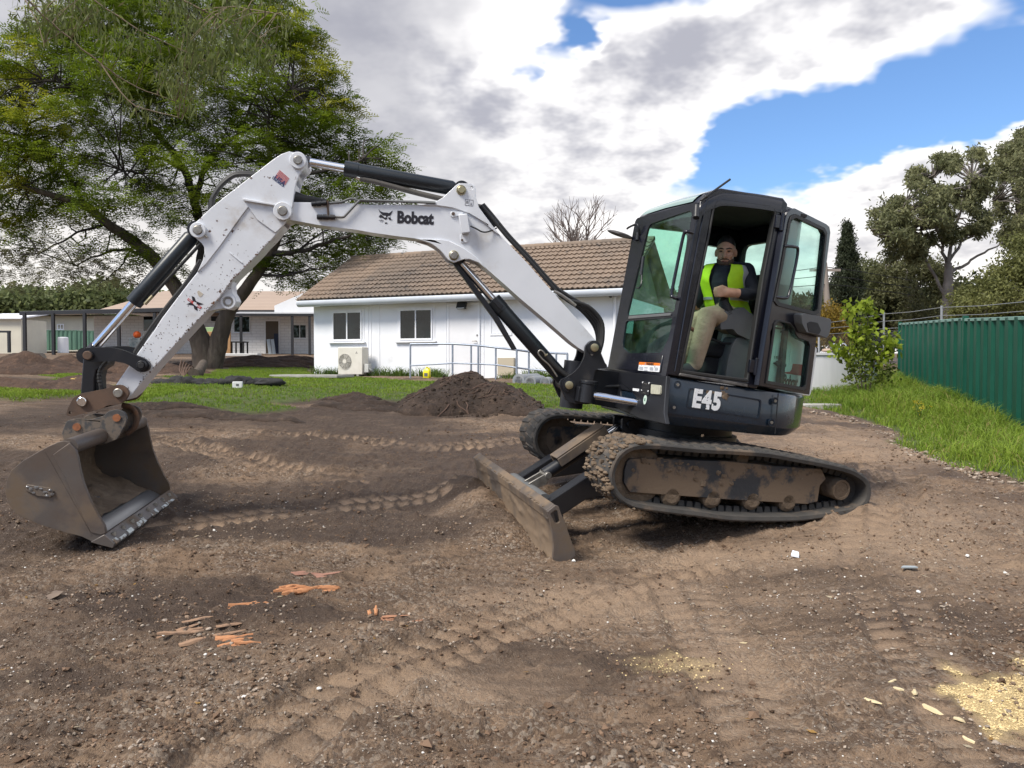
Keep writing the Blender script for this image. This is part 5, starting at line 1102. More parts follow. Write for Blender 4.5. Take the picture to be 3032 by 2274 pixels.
def on_ground(u, v):
    """photo pixel -> point where the line of sight meets the ground"""
    d = ray(u, v); t0 = 1.5; p = None
    ts = np.geomspace(1.5, 150, 700); P = np.array(EYE)[None] + ts[:, None] * np.array(d)[None]
    h = P[:, 2] - ground_np(P[:, 0], P[:, 1]); i = int(np.argmax(h < 0)) if (h < 0).any() else len(ts) - 1
    if i > 0: f = h[i - 1] / (h[i - 1] - h[i] + 1e-12); t = ts[i - 1] + (ts[i] - ts[i - 1]) * f
    else: t = ts[0]
    q = EYE + d * float(t); return Vector((q.x, q.y, gz(q.x, q.y)))
def in_poly(x, y, poly):
    x = np.asarray(x); y = np.asarray(y); ins = np.zeros(x.shape, bool); n = len(poly); j = n - 1
    for i in range(n):
        xi, yi = poly[i][0], poly[i][1]; xj, yj = poly[j][0], poly[j][1]
        c = ((yi > y) != (yj > y)) & (x < (xj - xi) * (y - yi) / (yj - yi + 1e-12) + xi); ins ^= c; j = i
    return ins
def dist_poly(x, y, poly):
    """signed distance to polygon outline, positive inside"""
    d = np.full(np.shape(x), 1e9)
    for i in range(len(poly)):
        ax, ay = poly[i - 1][0], poly[i - 1][1]; bx, by = poly[i][0], poly[i][1]; ex, ey = bx - ax, by - ay
        t = np.clip(((x - ax) * ex + (y - ay) * ey) / (ex * ex + ey * ey + 1e-12), 0, 1); d = np.minimum(d, np.hypot(x - ax - t * ex, y - ay - t * ey))
    return np.where(in_poly(x, y, poly), d, -d)
_rs = np.random.RandomState(3)
_PERM = _rs.rand(257, 257)
def vnoise(x, y, off=0):
    """value noise, smooth, 0..1"""
    x = x + off * 17.31; y = y + off * 9.17; xi = np.floor(x).astype(int); yi = np.floor(y).astype(int); fx = x - xi; fy = y - yi
    fx = fx * fx * (3 - 2 * fx); fy = fy * fy * (3 - 2 * fy); a = _PERM[xi % 256, yi % 256]; b = _PERM[(xi + 1) % 256, yi % 256]; c = _PERM[xi % 256, (yi + 1) % 256]; d = _PERM[(xi + 1) % 256, (yi + 1) % 256]
    return a + (b - a) * fx + (c - a) * fy + (a - b - c + d) * fx * fy
def fbm(x, y, f, o=4, off=0, g=.5):
    s_ = 0; a = 1; n = 0
    for k in range(o): s_ = s_ + a * vnoise(x * f, y * f, off + k * 3); n += a; a *= g; f *= 2.03
    return s_ / n
def gpoly(px): return [tuple(on_ground(u, v)[:2]) for u, v in px]
LAWN = gpoly([(395, 1196), (470, 1206), (560, 1218), (700, 1225), (850, 1219), (885, 1212), (830, 1198), (960, 1186), (1090, 1181), (1180, 1190), (1290, 1205), (1560, 1216), (1640, 1224), (1840, 1226), (1850, 1150), (1250, 1134), (930, 1111), (900, 1078), (690, 1092), (560, 1108), (480, 1140), (400, 1165)])
LAWN2 = gpoly([(-60, 1152), (120, 1160), (240, 1157), (330, 1148), (420, 1158), (420, 1176), (250, 1173), (100, 1182), (-60, 1180)])
LAWN3 = gpoly([(130, 1118), (190, 1108), (260, 1112), (330, 1122), (300, 1132), (200, 1130)])
VERGE = gpoly([(2384, 1208), (2489, 1226), (2579, 1257), (2655, 1286), (2683, 1328), (2766, 1369), (2863, 1397), (2953, 1411), (3060, 1462), (3400, 1420), (3100, 1150), (2800, 1110), (2540, 1104), (2380, 1150)])
SAWDUST = gpoly([(2745, 1960), (2800, 1945), (2880, 1990), (2960, 1990), (3040, 1960), (3080, 2080), (3050, 2180), (2930, 2200), (2850, 2120), (2780, 2060)])
def trackpath(pts): return cr([(p[0], p[1], 0) for p in pts], 12)
PASSES = [(trackpath([tuple(on_ground(u, v)[:2]) for u, v in ((700, 2290), (1100, 2050), (1330, 1945), (1560, 1850), (1800, 1760), (2100, 1670))]), .21, .016),
          (trackpath([tuple(on_ground(u, v)[:2]) for u, v in ((2330, 2300), (2180, 2060), (2090, 1880), (2010, 1740))]), .18, .008),
          (trackpath([tuple(on_ground(u, v)[:2]) for u, v in ((2960, 2270), (2700, 1900), (2600, 1680), (2560, 1560), (2600, 1400))]), .19, .009),
          (trackpath([tuple(on_ground(u, v)[:2]) for u, v in ((700, 1280), (1000, 1300), (1280, 1320), (1560, 1300))]), .20, .022),
          (trackpath([tuple(on_ground(u, v)[:2]) for u, v in ((330, 1290), (560, 1330), (800, 1390), (1050, 1420))]), .20, .018),
          (trackpath([tuple(on_ground(u, v)[:2]) for u, v in ((2250, 1300), (2420, 1310), (2560, 1345), (2640, 1400), (2640, 1500))]), .20, .014),
          (trackpath([tuple(on_ground(u, v)[:2]) for u, v in ((500, 1560), (800, 1520), (1100, 1490), (1330, 1470))]), .19, .012)]
def dirt_detail(x, y):
    pad = np.zeros_like(x)
    near = np.clip((14 - np.hypot(x, y)) / 6, 0, 1)
    hl = (fbm(x, y, .7, 3, 1) - .5) * .10; h = hl + (fbm(x, y, 3.1, 4, 5) - .5) * .055
    rid = 1 - np.abs(fbm(x * .45 + y * .5, y * 1.1 - x * .35, 2.6, 4, 9) * 2 - 1)        # ragged scrape ridges
    h += (rid ** 3) * .055 * np.clip((fbm(x, y, .5, 2, 21) - .35) * 4, 0, 1)
    cl = fbm(x, y, 16, 3, 13, .6); h += np.clip(cl - .50, 0, 1) * .10 * near             # crumbly clods
    cl2 = fbm(x, y, 38, 2, 33, .6); h += np.clip(cl2 - .5, 0, 1) * .03 * near
    for k, (pth, half, dep) in enumerate(PASSES):
        dep = dep * 2.2
        pk = np.array([(p.x, p.y) for p in pth]); sel = (x > pk[:, 0].min() - .5) & (x < pk[:, 0].max() + .5) & (y > pk[:, 1].min() - .5) & (y < pk[:, 1].max() + .5)
        if not sel.any(): continue
        X_, Y_, H_, HL_ = x, y, h, hl; x, y, h, hl = x[sel], y[sel], h[sel], hl[sel]
        best = np.full(x.shape, 1e9); al = np.zeros(x.shape); lat = np.zeros(x.shape); acc = 0
        for i in range(len(pth) - 1):
            ax, ay = pth[i].x, pth[i].y; ex, ey = pth[i + 1].x - ax, pth[i + 1].y - ay; L = math.hypot(ex, ey) + 1e-9
            t = np.clip(((x - ax) * ex + (y - ay) * ey) / (L * L), 0, 1); dx, dy = x - ax - t * ex, y - ay - t * ey; d = np.hypot(dx, dy)
            q = d < best; best = np.where(q, d, best); al = np.where(q, acc + t * L, al); lat = np.where(q, (ex * dy - ey * dx) / L, lat); acc += L
        inb = np.clip((half - best) / .03, 0, 1); fade = np.clip((fbm(x, y, 1.3, 2, 40 + k) - (.10 if k == 0 else .30)) * 4, 0, 1)
        ph = (al + lat * lat * 1.6 - np.abs(lat) * .1 + .06 * (lat > 0)) / .125; fr_ph = np.abs(ph - np.round(ph))
        lug = np.maximum(np.exp(-(fr_ph / .13) ** 2), np.exp(-(lat / .018) ** 2)) * 1.8 - .8; lug = np.where(best > half * .93, .5, lug) + (fbm(x, y, 14, 2, 77) - .5) * .5
        wt = .92 * inb * fade; h = h * (1 - wt) + wt * (hl + .012 + lug * dep * .62)
        h += np.exp(-((best - half - .035) / .035) ** 2) * .022 * fade * (.4 + fbm(x, y, 9, 2, 60 + k))
        pad[sel] += inb * fade * lug * np.clip(dep / .02, .3, 1); H_[sel] = h; x, y, h, hl = X_, Y_, H_, HL_
    return h, pad
def zone_masks(x, y):
    lawn = np.maximum(dist_poly(x, y, LAWN), np.maximum(dist_poly(x, y, LAWN2), dist_poly(x, y, LAWN3))); verge = dist_poly(x, y, VERGE)
    w = (fbm(x, y, 1.6, 3, 71) - .5) * .9
    g = np.clip((lawn + w) / .25 + .5, 0, 1); gv = np.clip((verge + w * .6) / .2 + .5, 0, 1)
    behind = ((y > 20) & (x < -7.5)) * .0
    return g, gv
def build_ground():
    xs = [-5.6]; 
    while xs[-1] < 6.2: xs.append(xs[-1] + .0205)
    st = .03
    while xs[-1] < 2500: xs.append(xs[-1] + st); st *= 1.10
    neg = [-5.6]; st = .03
    while neg[-1] > -2500: neg.append(neg[-1] - st); st *= 1.10
    xs = np.array(neg[:0:-1] + xs)
    ys = [1.7]
    while ys[-1] < 42: ys.append(ys[-1] * 1.0060)
    while ys[-1] < 3200: ys.append(ys[-1] * 1.15)
    ys = np.array([-2500, -400, -80, -20, -6, -2, 0, 1, 1.4] + ys)
    X, Y = np.meshgrid(xs, ys); x, y = X.ravel(), Y.ravel(); z = ground_np(x, y)
    nearm = (np.abs(x) < 20) & (y > 0) & (y < 45)
    g = np.zeros_like(x); gv = np.zeros_like(x); det = np.zeros_like(x)
    g[nearm], gv[nearm] = zone_masks(x[nearm], y[nearm]); det[nearm], padm = dirt_detail(x[nearm], y[nearm]); pads = np.zeros_like(x); pads[nearm] = padm
    grass = np.maximum(g, gv); far = np.clip((y - 16) / 8, 0, 1)
    z = z + det * (1 - .8 * grass) * (1 - .5 * far) + g * .03
    # soil ploughed up ahead of and beside the blade, and the rut the tracks stand in
    def heap(cx, cy, rx, ry, h_, rot): c_, s_ = math.cos(rot), math.sin(rot); u = ((x - cx) * c_ + (y - cy) * s_) / rx; v = (-(x - cx) * s_ + (y - cy) * c_) / ry; return h_ * np.exp(-(u * u + v * v)) * (.7 + .6 * fbm(x, y, 7, 3, 90))
    bl = [Vector(EX.matrix_basis @ Vector((1.40, yy_, -.28))) for yy_ in (-.9, -.3, .3, .9)]
    for k, p in enumerate(bl): z = z + heap(p.x - .10, p.y - .02, .24, .30, (.17, .16, .10, .05)[k], .3)
    rp = EX.matrix_basis @ Vector((-1.02, .9, 0)); z = z + heap(rp.x + .06, rp.y - .05, .26, .20, .07, .2)
    ok = np.zeros((len(ys), len(xs)))
    me = bpy.data.meshes.new('ground'); nx, ny = len(xs), len(ys); N = nx * ny
    me.vertices.add(N); me.vertices.foreach_set('co', np.stack([x, y, z], 1).astype(np.float32).ravel())
    i = np.arange((ny - 1) * (nx - 1)); r_, c_ = i // (nx - 1), i % (nx - 1); a = r_ * nx + c_
    quads = np.stack([a, a + 1, a + nx + 1, a + nx], 1).astype(np.int32)
    me.loops.add(quads.size); me.loops.foreach_set('vertex_index', quads.ravel()); me.polygons.add(len(quads)); me.polygons.foreach_set('loop_start', np.arange(0, quads.size, 4, dtype=np.int32)); me.polygons.foreach_set('loop_total', np.full(len(quads), 4, np.int32))
    me.update(calc_edges=True); me.polygons.foreach_set('use_smooth', np.ones(len(quads), bool))
    saw = np.clip((dist_poly(x, y, SAWDUST) + (fbm(x, y, 5, 3, 51) - .55) * .5) / .12 + .3, 0, 1) * nearm
    saw2 = np.clip((.20 - np.hypot(x - SD2.x, (y - SD2.y) * 1.2) + (fbm(x, y, 6, 3, 52) - .5) * .35) / .12, 0, 1) * .35
    damp = np.clip((fbm(x * .6, y * 1.3, .9, 4, 61) - .47) * 6 + 1.0 * np.exp(-((x + 1.6) / 3.0) ** 2 - ((y - 6.8) / 2.4) ** 2) + .9 * np.exp(-((x + 4) / 3.5) ** 2 - ((y - 9.5) / 3) ** 2) + .5 * np.exp(-((x + 2.6) / 1.2) ** 2 - ((y - 3.9) / .8) ** 2), 0, 1)
    pale_z = np.zeros_like(x)
    for (u_, v_, rx_, ry_) in ((2560, 1330, 1.1, 1.6), (2700, 1560, .9, 1.0), (2300, 1640, .9, .3), (2250, 1990, .35, .4), (1950, 1800, .9, .35), (1250, 2060, .5, .3)): p_ = on_ground(u_, v_); pale_z = np.maximum(pale_z, np.exp(-((x - p_.x) / rx_) ** 2 - ((y - p_.y) / ry_) ** 2))
    pale_z = np.clip(pale_z * 1.5 * (fbm(x, y, 1.4, 3, 66) * 1.6 - .25), 0, 1); damp = damp * (1 - pale_z)
    pale_z = np.clip(pale_z + np.clip(-pads, 0, 1) * .95, 0, 1); damp = np.clip(damp + np.clip(pads, 0, 1) * .30 - np.clip(-pads, 0, 1) * .6, 0, 1)
    col = np.stack([grass, damp, np.maximum(saw, saw2), pale_z], 1).astype(np.float32)
    ca = me.color_attributes.new('zone', 'FLOAT_COLOR', 'POINT'); ca.data.foreach_set('color', col.ravel())
    m = bpy.data.materials.new('soil'); m.use_nodes = True; gN = NT(m.node_tree); out = gN.n('ShaderNodeOutputMaterial'); b = gN.n('ShaderNodeBsdfPrincipled')
    tc = gN.n('ShaderNodeTexCoord').outputs['Object']; at_ = gN.n('ShaderNodeVertexColor'); at_.layer_name = 'zone'; sp = gN.n('ShaderNodeSeparateColor'); gN.link(at_.outputs[0], sp.inputs[0])
    c = gN.mix(gN.ramp(gN.noise(tc, 1.1, 5, .6), .35, .65), (.185, .122, .078), (.26, .180, .120))
    c = gN.mix(gN.math('MULTIPLY', gN.ramp(gN.noise(tc, .45, 3), .48, .62), .6), c, (.30, .205, .135))
    c = gN.mix(gN.math('MULTIPLY', sp.outputs[1], .86), c, (.055, .036, .026))
    c = gN.mix(gN.math('MULTIPLY', at_.outputs[1], .65), c, (.37, .255, .17))
    vor = gN.n('ShaderNodeTexVoronoi'); gN.link(tc, vor.inputs['Vector']); vor.inputs['Scale'].default_value = 62; vs = gN.n('ShaderNodeSeparateColor'); gN.link(vor.outputs['Color'], vs.inputs[0])
    grit = gN.math('MULTIPLY', gN.ramp(gN.noise(tc, 2.3, 4, .6), .38, .60), gN.math('SUBTRACT', 1, sp.outputs[1]))
    mpg = gN.n('ShaderNodeMapping'); gN.link(tc, mpg.inputs[0]); mpg.inputs['Rotation'].default_value = (0, 0, R(-14)); mpg.inputs['Scale'].default_value = (1.1, 5.5, 2)
    stk = gN.noise(mpg.outputs[0], 2.2, 6, .66, .6); c = gN.mix(gN.math('MULTIPLY', gN.ramp(stk, .46, .60), .62), c, (.056, .037, .027)); c = gN.mix(gN.math('MULTIPLY', gN.ramp(stk, .42, .30), .45), c, (.26, .18, .125))
    c = gN.mix(gN.math('MULTIPLY', gN.math('MULTIPLY', gN.ramp(vs.outputs[0], .60, .66), grit), .62), c, (.34, .285, .23))
    c = gN.mix(gN.math('MULTIPLY', gN.ramp(vs.outputs[1], .55, .62), gN.math('MULTIPLY', grit, .7)), c, (.115, .076, .053))
    c = gN.mix(gN.math('MULTIPLY', gN.ramp(gN.noise(tc, 30, 5, .72), .50, .64), .62), c, (.07, .046, .033))
    c = gN.mix(gN.math('MULTIPLY', gN.ramp(gN.noise(tc, 95, 3, .6), .60, .72), .55), c, (.38, .315, .25))
    c = gN.mix(gN.math('MULTIPLY', at_.outputs[1], .66), c, (.335, .24, .165))
    c = gN.mix(gN.math('MULTIPLY', sp.outputs[2], .9), c, (.62, .47, .24))
    c = gN.mix(sp.outputs[0], c, gN.mix(gN.ramp(gN.noise(tc, 9, 4), .4, .6), (.060, .095, .018), (.10, .12, .036)))
    gN.link(c, b.inputs['Base Color']); gN.link(gN.math('SUBTRACT', .97, gN.math('MULTIPLY', sp.outputs[1], .32)), b.inputs['Roughness']); b.inputs['Specular IOR Level'].default_value = .3
    bp = gN.n('ShaderNodeBump'); bp.inputs['Strength'].default_value = 1.0; bp.inputs['Distance'].default_value = .022; gN.link(gN.math('SUBTRACT', gN.math('ADD', gN.noise(tc, 48, 6, .70), gN.math('MULTIPLY', gN.noise(tc, 150, 3, .6), .4)), gN.math('MULTIPLY', gN.math('MULTIPLY', vor.outputs['Distance'], grit), .55)), bp.inputs['Height']); gN.link(bp.outputs[0], b.inputs['Normal']); gN.link(b.outputs[0], out.inputs[0])
    me.materials.append(m); o = bpy.data.objects.new('ground', me); COL.objects.link(o); tag(o, kind='structure')
    return o, xs, ys, z.reshape(len(ys), len(xs))
SD2 = on_ground(2010, 1990)
bpy.context.view_layer.update()
GROUND, _gx, _gy, _gzz = build_ground()
def ground_z_np(x, y):
    """height of the built ground surface (with ruts and clods)"""
    xs, ys, Z = _gx, _gy, _gzz; i = np.clip(np.searchsorted(xs, x) - 1, 0, len(xs) - 2); j = np.clip(np.searchsorted(ys, y) - 1, 0, len(ys) - 2)
    fx = (x - xs[i]) / (xs[i + 1] - xs[i]); fy = (y - ys[j]) / (ys[j + 1] - ys[j]); return (Z[j, i] * (1 - fx) + Z[j, i + 1] * fx) * (1 - fy) + (Z[j + 1, i] * (1 - fx) + Z[j + 1, i + 1] * fx) * fy
def surf(x, y): return float(ground_z_np(np.array([x]), np.array([y]))[0])

# ---------------------------------------------------------------- loose stones and crumbs
def ico():
    t = (1 + 5 ** .5) / 2; v = np.array([(-1, t, 0), (1, t, 0), (-1, -t, 0), (1, -t, 0), (0, -1, t), (0, 1, t), (0, -1, -t), (0, 1, -t), (t, 0, -1), (t, 0, 1), (-t, 0, -1), (-t, 0, 1)], float); v /= np.linalg.norm(v[0])
    f = np.array([(0, 11, 5), (0, 5, 1), (0, 1, 7), (0, 7, 10), (0, 10, 11), (1, 5, 9), (5, 11, 4), (11, 10, 2), (10, 7, 6), (7, 1, 8), (3, 9, 4), (3, 4, 2), (3, 2, 6), (3, 6, 8), (3, 8, 9), (4, 9, 5), (2, 4, 11), (6, 2, 10), (8, 6, 7), (9, 8, 1)]); return v, f
def rot_np(rs, n):
    q = rs.randn(n, 4); q /= np.linalg.norm(q, axis=1)[:, None]; w, x, y, z = q.T
    return np.stack([np.stack([1 - 2 * (y * y + z * z), 2 * (x * y - z * w), 2 * (x * z + y * w)], 1), np.stack([2 * (x * y + z * w), 1 - 2 * (x * x + z * z), 2 * (y * z - x * w)], 1), np.stack([2 * (x * z - y * w), 2 * (y * z + x * w), 1 - 2 * (x * x + y * y)], 1)], 1)
def tri_mesh(name, V_, F_, m, cols=None, smooth=False):
    me = bpy.data.meshes.new(name); me.vertices.add(len(V_)); me.vertices.foreach_set('co', V_.astype(np.float32).ravel()); k = F_.shape[1]
    me.loops.add(F_.size); me.loops.foreach_set('vertex_index', F_.astype(np.int32).ravel()); me.polygons.add(len(F_)); me.polygons.foreach_set('loop_start', np.arange(0, F_.size, k, dtype=np.int32)); me.polygons.foreach_set('loop_total', np.full(len(F_), k, np.int32))
    me.update(calc_edges=True); me.polygons.foreach_set('use_smooth', np.full(len(F_), smooth)); me.materials.append(m)
    if cols is not None: ca = me.color_attributes.new('tone', 'FLOAT_COLOR', 'POINT'); ca.data.foreach_set('color', np.concatenate([cols, np.ones((len(cols), 1))], 1).astype(np.float32).ravel())
    return me
def tone_mat(name, rough=.9, trans=0, bump=0, spec=.3):
    m = bpy.data.materials.new(name); m.use_nodes = True; g = NT(m.node_tree); out = g.n('ShaderNodeOutputMaterial'); b = g.n('ShaderNodeBsdfPrincipled'); v = g.n('ShaderNodeVertexColor'); v.layer_name = 'tone'
    g.link(v.outputs[0], b.inputs['Base Color']); b.inputs['Roughness'].default_value = rough; b.inputs['Specular IOR Level'].default_value = spec; sh = b.outputs[0]
    if bump: bp = g.n('ShaderNodeBump'); bp.inputs['Strength'].default_value = bump; bp.inputs['Distance'].default_value = .004; g.link(g.noise(g.n('ShaderNodeTexCoord').outputs['Object'], 120, 4), bp.inputs['Height']); g.link(bp.outputs[0], b.inputs['Normal'])
    if trans:
        t = g.n('ShaderNodeBsdfTranslucent'); g.link(v.outputs[0], t.inputs[0]); mx = g.n('ShaderNodeMixShader'); mx.inputs[0].default_value = trans; g.link(sh, mx.inputs[1]); g.link(t.outputs[0], mx.inputs[2]); sh = mx.outputs[0]
    g.link(sh, out.inputs[0]); return m
def octa(): return np.array([(1, 0, 0), (-1, 0, 0), (0, 1, 0), (0, -1, 0), (0, 0, 1), (0, 0, -1)], float), np.array([(0, 2, 4), (2, 1, 4), (1, 3, 4), (3, 0, 4), (2, 0, 5), (1, 2, 5), (3, 1, 5), (0, 3, 5)])
def scatter_stones(name, x, y, size, cols, m, rs, flat=.7, sink=.25, shape=None):
    v, f = (shape or ico)(); nv = len(v); n = len(x); Rm_ = rot_np(rs, n); sc = size[:, None] * rs.uniform(.65, 1.25, (n, 3)); vv = v[None] * sc[:, None] * (1 + rs.uniform(-.2, .2, (n, nv))[:, :, None]); vv = np.einsum('nij,nkj->nki', Rm_, vv); vv[:, :, 2] *= flat
    z = ground_z_np(x, y); vv += np.stack([x, y, z + size * (flat - sink)], 1)[:, None]
    F_ = (f[None] + (np.arange(n) * nv)[:, None, None]).reshape(-1, 3); me = tri_mesh(name, vv.reshape(-1, 3), F_, m, np.repeat(cols, nv, 0))
    o = bpy.data.objects.new(name, me); COL.objects.link(o); return o
rs = np.random.RandomState(21)
STONE = tone_mat('loose_stone', .85, bump=.4); CRUMB = tone_mat('soil_crumb', .97, bump=.6, spec=.15)
def near_xy(n, y0, y1, power=1.6):
    y = y0 + (y1 - y0) * rs.rand(n) ** power; x = (rs.rand(n) * 2 - 1) * (.72 * y + .25); return x, y
def stone_cols(n):
    tone = rs.rand(n); c = base[None] * (.6 + .7 * rs.rand(n))[:, None]; c = np.where((tone > .60)[:, None], pale[None] * (.6 + .6 * rs.rand(n))[:, None], c); return np.where((tone > .978)[:, None], white[None], c)
base = np.array([.21, .148, .103]); pale = np.array([.34, .28, .225]); white = np.array([.70, .68, .64])
def bare(x, y): return (np.maximum(*zone_masks(x, y)) < .4) & (dirt_detail(x, y)[1] > -.45 + .5 * rs.rand(len(x)) ** 3)
x, y = near_xy(42000, 1.9, 7.5, 1.5); dens = fbm(x, y, 1.1, 3, 80) + .10 * np.exp(-((y - 2.4) / .8) ** 2); k = (dens > .40 + .16 * rs.rand(len(x))) & bare(x, y); x, y = x[k], y[k]
tag(scatter_stones('fine_gravel', x, y, np.clip(rs.lognormal(-5.65, .40, len(x)), .0018, .009), stone_cols(len(x)), STONE, rs, shape=octa), 'fine grit strewn over the bare soil', 'gravel', kind='stuff')
x, y = near_xy(11000, 1.9, 6.5, 1.8); k = (fbm(x, y, 1.3, 3, 82) > .47) & bare(x, y); x, y = x[k], y[k]
tag(scatter_stones('gravel', x, y, np.clip(rs.lognormal(-5.0, .34, len(x)), .004, .018), stone_cols(len(x)), STONE, rs), 'loose grey and white pebbles lying on the bare soil', 'gravel', kind='stuff')
x, y = near_xy(24000, 1.9, 10.5, 1.4); k = (fbm(x, y, 1.5, 3, 84) > .47) & bare(x, y); x, y = x[k], y[k]
sz = np.clip(rs.lognormal(-5.2, .48, len(x)), .003, .026); dk = np.array([.15, .098, .066]); cols = dk[None] * (.5 + .9 * rs.rand(len(x)))[:, None]
tag(scatter_stones('soil_crumbs', x, y, sz, cols, CRUMB, rs, .75, .35, octa), 'crumbs and clods of brown soil on the churned ground', 'soil', kind='stuff')
# stony edge along the verge
def along(px, n, spread):
    P = [on_ground(u, v) for u, v in px]; i = rs.rand(n) * (len(P) - 1.001); j = i.astype(int); t = i - j; A = np.array([[p.x, p.y] for p in P]); q = A[j] * (1 - t)[:, None] + A[j + 1] * t[:, None] + rs.randn(n, 2) * spread; return q[:, 0], q[:, 1]
x, y = along([(2400, 1225), (2500, 1240), (2600, 1275), (2690, 1340), (2790, 1385), (2900, 1410), (3020, 1450)], 800, .14)
sz = np.clip(rs.lognormal(-4.3, .4, len(x)), .004, .04); tone = rs.rand(len(x)); cols = np.where((tone > .5)[:, None], pale[None], base[None]) * (.5 + .7 * rs.rand(len(x)))[:, None]
tag(scatter_stones('verge_gravel', x, y, sz, cols, STONE, rs), 'pale stones along the ragged edge of the grass verge', 'gravel', kind='stuff')
# ================================================================== BUILDINGS
ROOF_TILE = None
def tile_mat():
    m = bpy.data.materials.new('concrete_roof_tile'); m.use_nodes = True; g = NT(m.node_tree); out = g.n('ShaderNodeOutputMaterial'); b = g.n('ShaderNodeBsdfPrincipled')
    tc = g.n('ShaderNodeTexCoord').outputs['Object']; geo = g.n('ShaderNodeNewGeometry').outputs['Position']; oi = g.n('ShaderNodeObjectInfo').outputs['Random']
    c = g.mix(g.ramp(g.noise(geo, .35, 3), .42, .60), (.235, .175, .130), (.150, .122, .100))
    c = g.mix(g.math('MULTIPLY', oi, .45), c, (.27, .20, .15)); c = g.mix(g.ramp(g.noise(geo, 3.2, 4), .60, .74), c, (.075, .068, .064))
    g.link(c, b.inputs['Base Color']); b.inputs['Roughness'].default_value = .92
    bp = g.n('ShaderNodeBump'); bp.inputs['Strength'].default_value = .4; bp.inputs['Distance'].default_value = .01; g.link(g.noise(geo, 40, 4), bp.inputs['Height']); g.link(bp.outputs[0], b.inputs['Normal']); g.link(b.outputs[0], out.inputs[0]); return m
BM = dict(
    wall=mat('white_wall_paint', (.80, .81, .84), (.75, .765, .80), 1.2, .75, 0, .15, 14, .006, dirt=(.50, .49, .46), dscale=1.1, dlo=.62, dhi=.85),
    trim=mat('white_trim', (.78, .79, .82), None, rough=.5), gutter=mat('pale_blue_grey_gutter', (.60, .64, .70), (.54, .58, .64), 2, .45),
    pane=mat('dark_window_pane', (.006, .008, .009), (.02, .024, .025), 1.5, .02, spec=.45), tile=tile_mat(),
    door=mat('white_door', (.77, .77, .79), (.72, .72, .74), 2, .5), rail=mat('galvanised_rail', (.34, .38, .45), (.27, .31, .38), 8, .45, .5),
    concrete=mat('concrete', (.36, .35, .32), (.28, .27, .25), 4, .9, 0, .3, 30, .01), cream=mat('cream_weatherboard', (.60, .57, .47), (.54, .51, .43), 1, .8),
    brick=None, dark=mat('dark_steel_post', (.02, .021, .026), None, rough=.5), iron=mat('corrugated_roof', (.36, .37, .38), (.46, .46, .47), 2, .5, .4),
    green=mat('dark_green_steel_fence', (.005, .060, .038), (.008, .074, .047), 1.5, .5, 0, .06, 20, .004, dirt=(.03, .065, .042), dscale=1.5, dlo=.58, dhi=.82, spec=.25), mint=mat('mid_green_fence', (.12, .24, .17), (.10, .20, .15), 1, .6), beige=mat('beige_metal', (.46, .40, .30), None, rough=.6),
    ac=mat('warm_white_plastic', (.66, .63, .56), (.60, .57, .50), 5, .55), black=mat('matt_black', (.012, .012, .013), None, rough=.7), lamp=mat('floodlight_glass', (.62, .62, .60), None, rough=.2))
def brick_mat():
    m = bpy.data.materials.new('white_painted_brick'); m.use_nodes = True; g = NT(m.node_tree); out = g.n('ShaderNodeOutputMaterial'); b = g.n('ShaderNodeBsdfPrincipled'); tc = g.n('ShaderNodeTexCoord').outputs['Object']
    sx = g.n('ShaderNodeSeparateXYZ'); g.link(tc, sx.inputs[0]); cb = g.n('ShaderNodeCombineXYZ'); g.link(sx.outputs[0], cb.inputs[0]); g.link(sx.outputs[2], cb.inputs[1])
    br = g.n('ShaderNodeTexBrick'); g.link(cb.outputs[0], br.inputs['Vector']); br.inputs['Scale'].default_value = 1; br.inputs['Brick Width'].default_value = .48; br.inputs['Row Height'].default_value = .17; br.inputs['Mortar Size'].default_value = .018
    br.inputs['Color1'].default_value = (.84, .84, .85, 1); br.inputs['Color2'].default_value = (.79, .79, .80, 1); br.inputs['Mortar'].default_value = (.68, .68, .69, 1); g.link(br.outputs[0], b.inputs['Base Color']); b.inputs['Roughness'].default_value = .8
    bp = g.n('ShaderNodeBump'); bp.inputs['Strength'].default_value = .5; bp.inputs['Distance'].default_value = .02; g.link(br.outputs[1], bp.inputs['Height']); bp.invert = True; g.link(bp.outputs[0], b.inputs['Normal']); g.link(b.outputs[0], out.inputs[0]); return m
BM['brick'] = brick_mat()
class Face:
    """a wall plane: origin at its left foot, e along it (to the right), n out of it towards the viewer"""
    def __init__(s, o, e): s.o = Vector(o); s.e = Vector((e[0], e[1], 0)).normalized(); s.n = Vector((s.e.y, -s.e.x, 0)); s.back = -s.n
    def q(s, u, v, off=0.):
        d = ray(u, v); p0 = s.o + s.n * off; k = s.n.dot(p0 - EYE) / s.n.dot(d); p = EYE + d * k; return ((p - p0).dot(s.e), p.z - s.o.z)
    def rect(s, u0, v0, u1, v1, off=0.):
        """(a0, b0, a1, b1) of the photo rectangle; heights from its middle"""
        a0, b1 = s.q(u0, v0, off); a1, b0 = s.q(u1, v1, off); return a0, b0, a1, b1
    def frame(s): return Matrix.Translation(s.o) @ Matrix((s.e, s.back, Vector((0, 0, 1)))).transposed().to_4x4()
def lm(a, b, t): return Vector((a, -t, b))          # local: X along wall, -Y towards viewer, Z up
def rc(a0, b0, a1, b1): return [(a0, b0), (a1, b0), (a1, b1), (a0, b1)]
